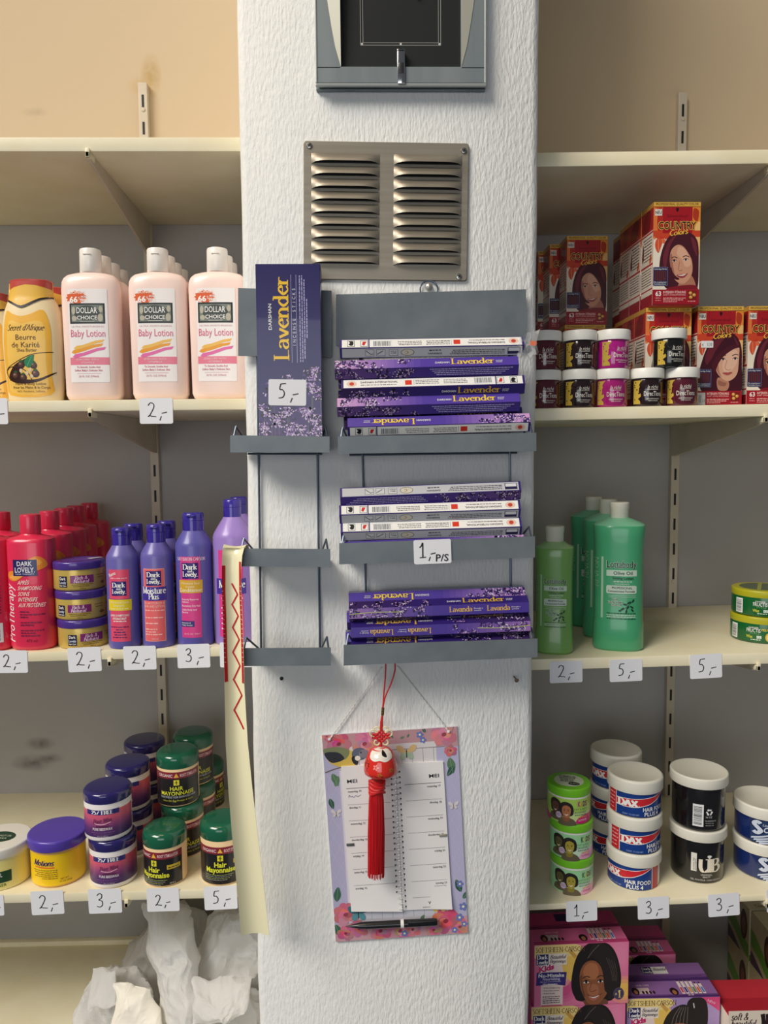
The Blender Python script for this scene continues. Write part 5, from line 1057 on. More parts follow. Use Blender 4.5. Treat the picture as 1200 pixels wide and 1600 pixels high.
def relax(label, loc, var, rz=0):
    W, D, H = .159, .087, .1080; r = root('hair_relaxer_box', label, 'box', loc, 'hair relaxer kit boxes', (0, 0, rz))
    A = Acc().box((-W / 2, 0, 0), (W / 2, D, H), mat((206, 96, 140) if var == 'pink' else (130, 92, 150), .35, coat=.1), .0006)
    relax_front(155, 89.5, var).into(A, mflat((-W / 2, -.0001, 0), (1.0258, 0, 0), (0, 0, 1.2067)), clip=(.3, .3, 154.7, 89.2)); relax_top(155, 85, var).into(A, mflat((-W / 2, 0, H + .0001), (1.0258, 0, 0), (0, 1.02, 0), (0, 0, 1)), clip=(.3, .3, 154.7, 84.7)); A.build('carton', r); return r
q = put(SR5, 908.5, 1530, 1.205); k1 = relax('pink relaxer box with a bobbed girl, second in its stack', q + Vector((-.004, .001, .1084)), 'pink', .02)
dup(k1, q + Vector((0, 0, .2168)), 'topmost pink relaxer box showing a girl with bobbed hair', .03); dup(k1, q + Vector((-.002, .002, 0)), 'pink relaxer box at the bottom of the stack by the pillar', .01)
g = put(SR5, 1052, 1580, 1.218); k2 = relax('topmost purple relaxer box showing a girl with ponytail', g + Vector((0, 0, .1084)), 'purple', 0)
dup(k2, g + Vector((.002, .001, 0)), 'purple relaxer box under the ponytail one')
g2 = Vector((g.x - .034, 1.325, g.z)); dup(k1, g2, 'shadowed pink relaxer box on the shelf behind the purple stack', 0); dup(k1, g2 + Vector((.003, .004, .1084)), 'shadowed pink relaxer box, top of the rear stack', 0)
def green_kit(label, loc, white=False):
    W, D, H = .159, .087, .1080; r = root('hair_relaxer_box', label, 'box', loc, 'hair relaxer kit boxes')
    A = Acc().box((0, 0, 0), (W, D, H), mat((190, 184, 150), .35), .0006); a = Art(.3, .15); a.rect(0, 0, 85, 89.5, (176, 160, 120), 1); a.blob([(0, 34), (30, 24), (60, 10), (85, 6), (85, 26), (60, 34), (30, 50), (0, 60)], (96, 140, 50), 2); a.blob([(0, 0), (0, 22), (30, 12), (50, 0)], (80, 56, 76), 2)
    a.ell(64, 54, 14, 26, (60, 34, 32), 3); a.ell(64, 52, 8, 15, (120, 72, 54), 4); a.blob([(0, 64), (30, 60), (44, 89), (0, 89)], (190, 170, 130), 2)
    a.into(A, mflat((-.0001, D, 0), (0, -1.02, 0), (0, 0, 1.2067), (-1, 0, 0)), clip=(.3, .3, 84.7, 89.2))
    b = Art(.3, .15); b.rect(0, 0, 155, 85, (206, 196, 156), 1); b.ell(56, 46, 26, 22, (90, 50, 42), 2); b.ell(60, 42, 14, 12, (150, 96, 70), 3); b.text('Texture My Way', 50, 8, 9, (60, 66, 40), w=70); b.poly([(100, 0), (155, 0), (155, 30)], (110, 150, 60), 2); b.into(A, mflat((0, 0, H + .0001), (1.0258, 0, 0), (0, 1.02, 0), (0, 0, 1)), clip=(.3, .3, 154.7, 84.7))
    c = Art(.3, .15); c.rect(0, 0, 155, 89.5, (196, 186, 150), 1); c.blob([(0, 10), (60, 26), (110, 20), (155, 36), (155, 0), (0, 0)], (96, 140, 50), 2); c.ell(30, 50, 18, 26, (50, 34, 30), 3); c.ell(30, 46, 11, 16, (140, 90, 66), 4); c.into(A, mflat((0, -.0001, 0), (1.0258, 0, 0), (0, 0, 1.2067)), clip=(.3, .3, 154.7, 89.2)); A.build('carton', r); return r
x_ = at(1170, 1500, 1.456).x
n1 = green_kit('green and cream box, bottom of the dark stack by the wall', Vector((x_, 1.457, SR5.z(0)))); dup(n1, Vector((x_, 1.458, SR5.z(0) + .1084)), 'green and cream box, top of the dark stack by the wall')
dup(n1, Vector((x_ + .002, 1.368, SR5.z(0))), 'green and cream box, bottom of the nearer dark stack'); dup(n1, Vector((x_ + .002, 1.367, SR5.z(0) + .1084)), 'green and cream box, top of the nearer dark stack')
def braid_kit():
    W, D, H = .159, .087, .0990; x = at(1130, 1590, 1.195).x; x = max(x, g.x + .0795 + .004)
    for lb, dz in (('white box with red top, hidden lower one in the corner', 0), ('white box with red top and dark braids in bottom corner', .0994)):
        r = root('hair_relaxer_box', lb, 'box', (x, 1.196, SR5.z(0) + dz - .002 * (dz > 0) * 0), 'hair relaxer kit boxes'); A = Acc().box((0, 0, 0), (W, D, H), mat((226, 214, 196), .35), .0006)
        a = Art(.3, .15); a.rect(0, 0, 155, 85, (196, 48, 62), 1); a.rect(0, 10, 155, 40, (176, 36, 52), 2); a.into(A, mflat((0, 0, H + .0001), (1.0258, 0, 0), (0, 1.02, 0), (0, 0, 1)), clip=(.3, .3, 154.7, 84.7))
        b = Art(.3, .15); b.rect(0, 0, 155, 89.5, (232, 218, 200), 1); b.pen('soft &', 18, 76, 10, (60, 40, 40), w=28, serif=False, shear=.3); b.pen('beautiful', 24, 66, 10, (60, 40, 40), w=40, serif=False, shear=.3)
        for i in range(9): b.line([(56 + i * 8, 84), (58 + i * 7, 70 + 4 * math.sin(i)), (54 + i * 9, 50), (58 + i * 8, 30)], 7, (40 + 8 * (i % 2), 28, 30), 3, smooth=True)
        b.ell(90, 50, 14, 18, (140, 90, 66), 5); b.into(A, mflat((0, -.0001, 0), (1.0258, 0, 0), (0, 0, 1.2067)), clip=(.3, .3, 154.7, 89.2)); A.build('carton', r)
        if dz == 0: keep = r
braid_kit()

# ------------------------------------------------------------------ incense packs in the racks
HEXR = .0143                      # corner radius of the six-sided packs
AP = HEXR * math.sqrt(3) / 2
FH = HEXR * 1000                  # face height in mm
def sprigs(a, x0, x1, y0, y1, n, seed, dark=(52, 34, 92), l=3, sc=1.0):
    """lavender heads: a dark spike with pale florets"""
    r = random.Random(seed); cl = lambda v: max(y0 + .4, min(y1 - .4, v))
    for j in range(n):
        x = r.uniform(x0, x1); y = r.uniform(y0, y1); base = l + (j % 4) * .9
        for k in range(6): a.ell(x + r.gauss(0, 2.6 * sc), cl(y + r.gauss(0, 2.0 * sc)), r.uniform(1.4, 2.6) * sc, r.uniform(.9, 1.6) * sc, r.choice([dark, dark, tuple(int(v * .7) for v in dark), (78, 52, 124)]), base + .13 * k, r.uniform(0, 3.1), 8)
        for k in range(6): a.ell(x + r.gauss(0, 2.8 * sc), cl(y + r.gauss(0, 2.2 * sc)), r.uniform(.6, 1.5) * sc, r.uniform(.4, .8) * sc, r.choice([(150, 112, 180), (206, 186, 222), (226, 210, 232), (178, 140, 200)]), base + 3.7 + .13 * k, r.uniform(0, 3.1), 7)
def face_art(kind, L=124, seed=1):
    a = Art(.28, .35); h = FH / 2 - .25
    VI = (62, 44, 136); LV = (176, 130, 196); DKV = (48, 32, 110)
    def grad(xa, xb, ca, cb, n=14):
        for i in range(n):
            t = i / (n - 1); a.rect(xa + (xb - xa) * i / n, -h, xa + (xb - xa) * (i + 1) / n, h, tuple(ca[k] + (cb[k] - ca[k]) * t for k in range(3)), 1)
    if kind in ('lav', 'lavdark', 'lavanda', 'para'):
        base = {'lav': (84, 62, 160), 'lavdark': DKV, 'lavanda': (74, 54, 148), 'para': (66, 46, 132)}[kind]
        lft = {'lav': (206, 158, 206), 'lavdark': (58, 38, 88), 'lavanda': (152, 112, 176), 'para': (104, 70, 130)}[kind]
        a.rect(-L, -h, L, h, base, 0); grad(-L, 0, lft, base)
        if kind == 'para': sprigs(a, -L, -14, -h, h, 22, seed, (40, 26, 60))
        elif kind == 'lav': sprigs(a, -L, -10, h * .1, h, 6, seed, sc=1.25); sprigs(a, -L, -70, -h, h * .4, 9, seed + 1, sc=1.35)
        elif kind == 'lavdark': sprigs(a, -L, -14, -h, h * .6, 14, seed, (24, 16, 40))
        else: sprigs(a, -L, -20, -h, h, 20, seed); a.line([(-L, -1), (-90, 1), (-50, 0)], .8, (200, 210, 110), 7, smooth=True)
        if kind in ('lav', 'lavdark'):
            y = (212, 168, 48) if kind == 'lavdark' else (250, 214, 60)
            a.text('DARSHAN', 21, -1.8, 3, WHITE, w=19, bold=.01); a.pen('Lavender', 62, -3.4, 8.8, y, w=58, thick=.135, thin=.05); a.text('INCENSE', 98, -.2, 1.8, WHITE, w=9); a.text('STICKS', 97.5, -2.6, 1.8, WHITE, w=8)
        elif kind == 'lavanda':
            for x in (30, 82): a.pen('Lavanda', x, -2.6, 7.2, (236, 190, 90), w=32, thick=.13, thin=.05); a.text('Energía y', x + 24, .4, 1.9, WHITE, w=12); a.text('armonía', x + 23, -2.4, 1.9, WHITE, w=10)
        else:
            for i in range(4): a.greek(4 + i * 3, 116 - i * 5, 3.6 - i * 2.7, 1.1, (196, 186, 226), seed + i)
    else:
        W_ = (244, 242, 236) if kind == 'white' else (196, 196, 200)
        a.rect(-L, -h, L, h, (56, 40, 116), 0); a.rect(-L + 3, -h + .6, L - 3, h - .6, W_, 1)
        if kind == 'white':
            a.ell(-110, 0, 7, 4.6, (232, 200, 186), 2); a.ell(-110, 0, 3.2, 2.8, (200, 70, 50), 3); a.text('DARSHAN INTERNATIONAL', -98, .6, 2.8, (60, 50, 70), al='L', w=50, bold=.01); a.greek(-98, -50, -3, 1.2, (120, 110, 120), 2)
            a.rect(-38, -3.6, -29, 3.6, (222, 60, 40), 3)
            for i in range(3): a.greek(-24, 8, 2.6 - i * 2.6, 1.1, (120, 116, 120), i + 3); a.greek(14, 46, 2.6 - i * 2.6, 1.1, (120, 116, 120), i + 7)
            a.line([(-26, -4), (-26, 4)], .4, (120, 110, 120)); a.barcode(54, -5, 80, 5.4, 9); a.rect(84, -h, 85.4, h, (56, 40, 116), 3)
            for x in (91, 109): a.rect(x - 5, -5, x + 5, 5.2, (40, 36, 40), 2); a.rect(x - 4.4, -4.4, x + 4.4, 4.6, (240, 240, 236), 3)
            a.poly([(88, -3), (91, 3.4), (94, 2.4), (93, -3)], (206, 50, 46), 4); a.blob([(106, -3.6), (106, 2), (109, 3.6), (112, 1), (110, -1), (112, -3.6)], (30, 30, 34), 4)
        else:
            for i, x in enumerate((100, 84, 69, 52)):
                if i: a.rect(x - 6, -4.6, x + 6, 4.6, (90, 90, 96), 2); a.rect(x - 5.5, -4.1, x + 5.5, 4.1, (206, 206, 208), 3)
            a.line([(89, -3), (82, 2.4), (79, 1)], 1, (80, 80, 86), 4); a.line([(74, 2), (66, -2.6)], 1, (80, 80, 86), 4); a.greek(48, 56, 0, 1.2, (90, 90, 96), 2, 4); a.greek(48, 56, -2.4, 1.2, (90, 90, 96), 4, 4)
            a.ell(33, 0, 9, 4.8, (120, 100, 50), 2); a.ell(33, 0, 8.2, 4.2, (212, 206, 190), 3); a.pen('ZC', 33, -2, 4, (150, 120, 60), w=7, l=4)
            a.text('DARSHAN', -4, 1.2, 2.2, (40, 40, 46), w=18, bold=.02); a.greek(-12, 4, -3, 1.6, (70, 70, 76), 4)
            for i in range(3): a.greek(-98, -24 - i * 2, 2.8 - i * 2.6, 1.2, (80, 80, 86), i + 21)
            a.rect(-119, -4.6, -102, 4.8, (40, 36, 76), 2); a.rect(-118, -4, -103, .6, (220, 220, 224), 3)
    return a
_fa = {}
def tube_pack(label, c, faces, flip, tilt, pointy=False, yaw=0, seed=1, grp='lavender incense packs', spin=0):
    A = Acc(); L = .124; P = []
    for k in range(6):
        t = math.radians(60 * k + (30 if pointy else 0)); P.append((HEXR * math.cos(t), HEXR * math.sin(t)))
    vs = [(x, y, z) for x in (-L, L) for y, z in P]
    A.add(vs, [[k, (k + 1) % 6, 6 + (k + 1) % 6, 6 + k] for k in range(6)] + [list(range(6))[::-1], list(range(6, 12))], mat((58, 42, 120), .3, coat=.3, name='violet_card'))
    for e, kd in faces:
        e = math.radians(e); n = Vector((0, -math.cos(e), math.sin(e))); v = Vector((0, math.sin(e), math.cos(e))); u = Vector((1, 0, 0))
        if flip: u = -u; v = -v
        key = (kd, seed)
        face_art(kd, 124, seed).into(A, mflat(n * (AP + .0001), u, v, n), clip=(-123.6, -FH / 2 + .15, 123.6, FH / 2 - .15))
    o = A.build('incense_pack', None, 25); o.location = c; o.rotation_euler = (0, tilt, yaw); tag(o, label, 'incense pack', grp); return o
def tp(label, x, y, faces, flip, tilt=-.026, Y=YP - .044, **k): return tube_pack(label, at(x, y, Y), faces, flip, tilt, **k)
U = lambda a, b: [(30, a), (-30, b)]
tp('white and silver incense pack in clear film, top of the upper rack', 674, 544, U('white', 'grey'), True, -.012, grp='lavender incense packs')
tp('lavender incense pack under the silver one, upper rack', 666, 575.5, U('lav', 'para'), False, -.02, seed=3)
tp('lavender incense pack with white upper face, middle of upper rack', 676, 605, U('white', 'lavdark'), False, -.02, seed=5)
tp('lavender incense pack with yellow lettering, fourth down in upper rack', 669, 633, U('lav', 'para'), False, -.022, seed=7)
tp('lavender incense pack with upside-down lettering, bottom of upper rack', 685, 664, U('lav', 'white'), True, -.02, seed=9)
for i, (x, y) in enumerate(((672, 590), (672, 621), (680, 654))): tp('lavender incense pack in the back row of the upper rack, %s' % ('highest', 'middle', 'lowest')[i], x - 4, y, U('lavdark', 'para'), False, -.02, YP - .0185, seed=11 + i)
tp('incense pack with silver upper face, top of the middle rack', 672, 771, U('grey', 'para'), True, -.03, seed=4, Y=YP - .040)
tp('white and silver incense pack, second down in middle rack', 671, 799, U('white', 'grey'), True, -.022, seed=5)
tp('white and silver incense pack, third down in middle rack', 673, 826, U('white', 'grey'), True, -.02, seed=6)
tp('lavender incense pack partly hidden by the price card, middle rack', 678, 853.5, U('lav', 'para'), True, -.03, seed=8)
tp('lavender incense pack with upside-down lettering, top of lower rack', 682, 934, U('lav', 'lavdark'), True, -.022, YP - .0255, seed=14)
tp('violet incense pack with upright lettering, second down in lower rack', 685, 951, [(60, 'lavdark'), (0, 'lavanda'), (-60, 'lavdark')], False, -.026, YP - .0475, pointy=True, seed=15)
tp('violet incense pack with upside-down lettering, third in lower rack', 688, 980, [(60, 'lavdark'), (0, 'lavanda'), (-60, 'lavdark')], True, -.026, YP - .0485, pointy=True, seed=16)
tp('violet incense pack behind the lower tray strip', 688, 1009, [(60, 'lavdark'), (0, 'lavanda')], True, -.026, YP - .0475, pointy=True, seed=17)
for i, (x, y) in enumerate(((678, 964), (676, 994))): tp('incense pack in the back row of the lower rack, %s' % ('upper', 'lower')[i], x, y, U('lav', 'lavdark'), True, -.026, YP - .0195, seed=21 + i)
# clear film of the opened wrapper at the end of the topmost pack
def film():
    r = random.Random(4); vs = []; n = 9; m = 6; a = at(806, 544, YP - .044)
    for i in range(n):
        for j in range(m):
            t = i / (n - 1); s_ = (j / (m - 1) - .5)
            vs.append((a.x + t * .028 + r.gauss(0, .0012), a.y - .012 + r.gauss(0, .004), a.z + s_ * (.024 + .012 * t) + .006 * t + r.gauss(0, .0015)))
    fs = [[i * m + j, (i + 1) * m + j, (i + 1) * m + j + 1, i * m + j + 1] for i in range(n - 1) for j in range(m - 1)]
    A = Acc().add(vs, fs, mat((235, 235, 235), .06, alpha=.28, name='clear_film')); A.add([(a.x + .016, a.y - .015, a.z + .002), (a.x + .024, a.y - .015, a.z + .001), (a.x + .025, a.y - .0148, a.z + .007), (a.x + .017, a.y - .0148, a.z + .008)], [[0, 1, 2, 3]], mat((226, 120, 90), .3))
    o = A.build('clear_film', None, 10); tag(o, 'crinkled clear film wrapper at the end of the topmost incense pack', 'film wrapper')
film()
# upright display box
def lav_box():
    Y = YP - .0585; s = pxs(450, 550, YP - .0585); bl_ = at(410, 681, Y); W, H, D = 100.5 * s, 268 * s, .040
    zb = at(440, 704.5, YP - TRAY).z + .0022
    x = at(452, 560, Y).x; top = at(450, 412, Y).z; H = top - zb
    r = root('incense_box', 'upright dark violet lavender incense box on the left rack', 'box', (x, Y, zb), rot=(0, 0, 0))
    A = Acc().box((-W / 2, 0, 0), (W / 2, D, H), mat((34, 24, 92), .28, coat=.35, name='dark_violet_card'), .0008); a = Art(.28, .35); w = W * 1000; h = H * 1000; k = h / 268.0 if False else s * 1000
    X = lambda px: (px - 450.5) * s * 1000; Z = lambda py: (412 - py) * s * 1000 + h
    a.rect(-w / 2, 0, w / 2, h, (34, 24, 92), 0)
    for i in range(12): a.rect(-w / 2, Z(690) * 0 + i * 8, w / 2, (i + 1) * 8, tuple((84, 50, 116)[j] + ((36, 25, 94)[j] - (84, 50, 116)[j]) * i / 11 for j in range(3)), 1)
    a.text('DARSHAN', X(424), Z(513), 4.4, WHITE, al='L', w=34, rot=math.pi / 2, bold=.012); a.pen('Lavender', X(450), Z(560), 19.5, (246, 198, 40), al='L', w=109, rot=math.pi / 2, thick=.14, thin=.05)
    for px in (455, 463): a.line([(X(px), Z(564)), (X(px), Z(429))], .45, (190, 184, 220), 4)
    t = 'INCENSE STICKS'; 
    for i, ch in enumerate(t): 
        if ch != ' ': a.text(ch, X(461.5), Z(537 - i * 6.6), 4.2, (226, 222, 240), rot=math.pi / 2)
    for i, (y0, y1) in enumerate(((563, 430), (563, 430), (558, 436), (526, 466))): 
        b = Art(); b.greek(0, (y0 - y1) * s * 1000, 0, 1.5, (176, 168, 214), i + 3)
        for v, f, c, l in b.q: a.raw([(X(469 + i * 3.6) - q[1], Z(y0) + q[0]) for q in v], f, c, 5)
    for i, (x0, y0, n) in enumerate(((420, 606, 3), (447, 594, 3), (484, 582, 5), (498, 612, 3), (410, 638, 3), (432, 655, 5), (446, 644, 4), (478, 645, 6), (490, 655, 4), (412, 668, 4), (455, 668, 6), (470, 672, 4), (495, 676, 4), (425, 620, 2), (486, 606, 4))):
        a.line([(X(x0), Z(y0)), (X(x0 + 2), 0)], .7, (96, 104, 84), 2); sprigs(a, X(x0) - 5, X(x0) + 5, max(.5, Z(y0) - 8), Z(y0) + 9, n * 2, i + 50, (34, 22, 58), 3, 1.3)
    a.into(A, mflat((0, -.0001, 0)), clip=(-w / 2 + .4, .4, w / 2 - .4, h - .4)); A.build('carton', r)
lav_box()

# ------------------------------------------------------------------ handwritten price cards
HAND = {'2': (.62, ['~.05,.8 .2,.98 .4,.94 .46,.74 .34,.45 .14,.12 .03,.03 .14,.1 .3,.06 .6,.03']), '3': (.5, ['~.06,.86 .24,1 .4,.9 .36,.66 .18,.54 .4,.44 .42,.16 .24,.02 .03,.08']), '5': (.55, ['.2,.96 .54,.99', '~.2,.96 .14,.62 .32,.58 .44,.36 .34,.1 .06,.04']), '1': (.45, ['~.04,.7 .18,.82 .26,1 .25,.5 .24,.03', '.03,.02 .46,.04'])}
def card(label, x0, x1, y0, y1, d, Y, rot=0, ps=False, scale=1.0):
    c = at((x0 + x1) / 2, (y0 + y1) / 2, Y); s = pxs((x0 + x1) / 2, (y0 + y1) / 2, Y) * 1000; W, H = (x1 - x0) * s, (y1 - y0) * s
    a = Art(.5); a.rrect(-W / 2, -H / 2, W / 2, H / 2, 2.6, (238, 238, 242), 0)
    A = Acc(); b = Art(.5); P = []
    for cx, cy, q in ((W / 2 - 2.6, H / 2 - 2.6, 0), (-W / 2 + 2.6, H / 2 - 2.6, 90), (-W / 2 + 2.6, -H / 2 + 2.6, 180), (W / 2 - 2.6, -H / 2 + 2.6, 270)):
        for k in range(5): t = math.radians(q + 22.5 * k); P.append(((cx + 2.6 * math.cos(t)) * .001, (cy + 2.6 * math.sin(t)) * .001))
    n = len(P); A.add([(x, 0, z) for x, z in P] + [(x, .0005, z) for x, z in P], [list(range(n)), list(range(n, 2 * n))[::-1]] + [[k, n + k, n + (k + 1) % n, (k + 1) % n] for k in range(n)], CARD)
    INK = (22, 20, 26); g = Art(.5); h = H * .56 * scale; ox = -W * .20 - h * .14 if not ps else -W * .36; oy = -H * .24
    def put_(st, ox, oy, h):
        sm = st[0] == '~'; q = [tuple(float(v) for v in z.split(',')) for z in st.lstrip('~').split()]; g.line([(ox + x * h, oy + y * h) for x, y in q], 1.5 if not ps else 1.9, INK, 3, 1.2, sm)
    if d == 'edge': g.line([(W * .16, -H * .12), (W * .4, -H * .1)], 1.2, INK)
    elif d:
        for st in HAND[d][1]: put_(st, ox, oy, h * (1.1 if ps else 1))
        cx = ox + h * (.86 if d != '1' else .72); g.line([(cx + h * .10, oy + h * .06), (cx - h * .02, oy - h * .24)], 1.4, INK, 3); g.line([(cx + h * .12, oy + h * .26), (cx + h * .5, oy + h * .34)], 1.3, INK, 3)
        if ps: g.text('P/S', W * .25, -H * .4, H * .3, INK, w=W * .34, bold=.012, shear=.05)
    g.into(A, mflat((0, -.0001, 0))); o = A.build('price_card', None, 30); o.location = c; o.rotation_euler = (0, rot, 0); return tag(o, label, 'price card', 'handwritten price cards')
YC = YF - .0008
for args in (('price card cut by the left edge, under the shea butter bottles', -39, 12, 622, 663, 'edge', YC), ('price card reading 2,- under the pink lotion bottles', 218, 270, 622, 662, '2', YC),
    ('price card reading 2,- under the red conditioner bottles', -8, 43, 1016, 1052, '2', YC), ('price card reading 2,- under the stack of gold jars', 106, 158, 1011, 1050, '2', YC, -.03), ('price card reading 2,- under the two small purple bottles', 193, 244, 1009, 1047, '2', YC, -.01), ('price card reading 3,- under the purple conditioner bottle', 277, 328, 1006, 1044, '3', YC, -.015), ('price card half hidden behind the hanging cream strip', 343.5, 395, 1003, 1043, '2', YC),
    ('price card cut by the left edge on the jar shelf', -46, 6, 1398, 1432, 'edge', YC), ('price card reading 2,- under the yellow jar with violet lid', 48.5, 99.5, 1391, 1430, '2', YC, -.03), ('price card reading 3,- under the beeswax stack', 138, 190, 1388, 1428, '3', YC, -.02), ('price card reading 2,- under the short hair mayonnaise jar', 229.5, 280, 1387, 1425, '2', YC, -.01, False, .82), ('price card reading 5,- beside the hanging strip', 319, 370.5, 1384, 1422, '5', YC, -.03),
    ('price card reading 2,- under the small setting lotion bottle', 859, 910, 1033, 1067, '2', YC, -.02), ('price card reading 5,- under the large setting lotion bottles', 952.5, 1003.5, 1030, 1065, '5', YC, -.03), ('price card reading 5,- on the empty stretch left of the wax jars', 1078, 1128, 1022, 1060, '5', YC, -.05),
    ('price card reading 1,- under the lime lidded jars', 884.5, 933, 1407, 1440, '1', YC, -.03), ('price card reading 3,- under the hair food jars', 996.5, 1045.5, 1401, 1436.5, '3', YC, -.04), ('price card reading 3,- under the black gel jars', 1106.5, 1155.5, 1396, 1432, '3', YC, -.06), ('price card cut by the right edge on the jar shelf', 1198, 1248, 1388, 1425, None, YC, -.05)): card(*args)
card('large price card reading 1,- p/s on the middle rack', 646.5, 705, 843, 881, '1', YP - TRAY - .0062, -.03, True)
card('price card reading 5,- stuck on the upright lavender box', 419.5, 478.5, 593, 633.5, '5', YP - .0593, .025, scale=1.05)

# ------------------------------------------------------------------ hanging cream strip
ROWS = [(357, 391, 866, 1.062), (354, 389, 856, 1.056), (351.5, 387, 850, 1.046), (349.5, 385, 850.5, 1.034), (348, 381.5, 856, 1.0255), (347, 378.5, 868, 1.0215), (346.5, 376.5, 890, 1.0205), (347, 377, 925, 1.0205), (348.5, 379, 965, 1.0205), (349.5, 380.5, 1010, 1.021), (350.5, 381.5, 1068, 1.0215), (352.5, 387, 1160, 1.023), (356.5, 394, 1230, 1.026), (362, 402, 1300, 1.030), (369, 411, 1375, 1.035), (377, 421, 1463, 1.041)]
def strip_pt(i, t, lift=0):
    k = min(int(i), len(ROWS) - 2); f = i - k; q = [ROWS[k][j] + (ROWS[k + 1][j] - ROWS[k][j]) * f for j in range(4)]
    p = at(q[0] + (q[1] - q[0]) * (t + 1) / 2, q[2] + (3.5 * (1 - t * t) if 1 <= i < 4 else 0), q[3])
    flat = 1 if i > 4 else .35; d = .0075 * (1 - t * t) * flat
    return p + Vector((0, d - lift, 0))
def cream_strip():
    n, m = 60, 14; mt = mat((247, 239, 200), .3, coat=.25, name='cream_plastic'); A = Acc(); vs = []; fs = []
    th = .0016
    for s_ in (0, 1):
        for a in range(n + 1):
            for b in range(m + 1):
                p = strip_pt((len(ROWS) - 1) * a / n, -1 + 2 * b / m); vs.append(p + Vector((0, th * s_, -th * s_ * (1 if a < 18 else 0))))
    K = (n + 1) * (m + 1)
    for a in range(n):
        for b in range(m):
            q = a * (m + 1) + b; fs += [[q, q + m + 1, q + m + 2, q + 1], [K + q, K + q + 1, K + q + m + 2, K + q + m + 1]]
    for a in range(n):
        for b in (0, m): q = a * (m + 1) + b; fs.append([q, q + m + 1, K + q + m + 1, K + q][::(-1 if b == 0 else 1)])
    for b in range(m): q = n * (m + 1) + b; fs.append([q, q + 1, K + q + 1, K + q][::-1])
    A.add(vs, fs, mt); a = Art(.35); RD = (196, 24, 30)
    def mp(u, v, l):
        px, py = u * 1000, -v * 1000; i = 4
        while i < len(ROWS) - 2 and ROWS[i + 1][2] < py: i += 1
        f = (py - ROWS[i][2]) / (ROWS[i + 1][2] - ROWS[i][2]); xl = ROWS[i][0] + (ROWS[i + 1][0] - ROWS[i][0]) * f; xr = ROWS[i][1] + (ROWS[i + 1][1] - ROWS[i][1]) * f
        return strip_pt(i + f, max(-1, min(1, (px - xl) / (xr - xl) * 2 - 1)), l + .0004)
    Zg = [(360.5, 913), (370, 930), (361, 946), (371, 964), (362, 982), (372.7, 1001), (362.4, 1021), (374, 1042), (363.5, 1064), (377, 1088), (364.5, 1112), (380, 1141)]
    a.line([(x, -y) for x, y in Zg], 2.6, RD, 3)
    lf = [(347.4, 884), (347.4, 925), (349, 965), (350.2, 1010), (351.8, 1066)]; rt = [(375.6, 878), (376, 925), (377.8, 965), (379.2, 1010), (380.6, 1068)]
    a.line([(x + 1.6, -y) for x, y in lf], 4.4, RD, 3); a.line([(x - 1.2, -y) for x, y in rt], 3.4, RD, 3)
    y = 916
    while y < 1040:
        for P, dx, w_ in ((lf, .2, 3.2), (rt, -.4, 2.6)):
            k = max(0, sum(1 for q in P if q[1] <= y) - 1); k = min(k, len(P) - 2); f = (y - P[k][1]) / (P[k + 1][1] - P[k][1]); x = P[k][0] + (P[k + 1][0] - P[k][0]) * f
            a.line([(x + dx - w_ / 2, -y), (x + dx + w_ / 2, -y - .8)], .8, (246, 220, 200), 5)
        y += 7.4
    a.into(A, mp, None, 8); o = A.build('cream_strip', None, 50); tag(o, 'long curved cream plastic strip with red zigzag, hooked over left rack', 'plastic strip')
cream_strip()

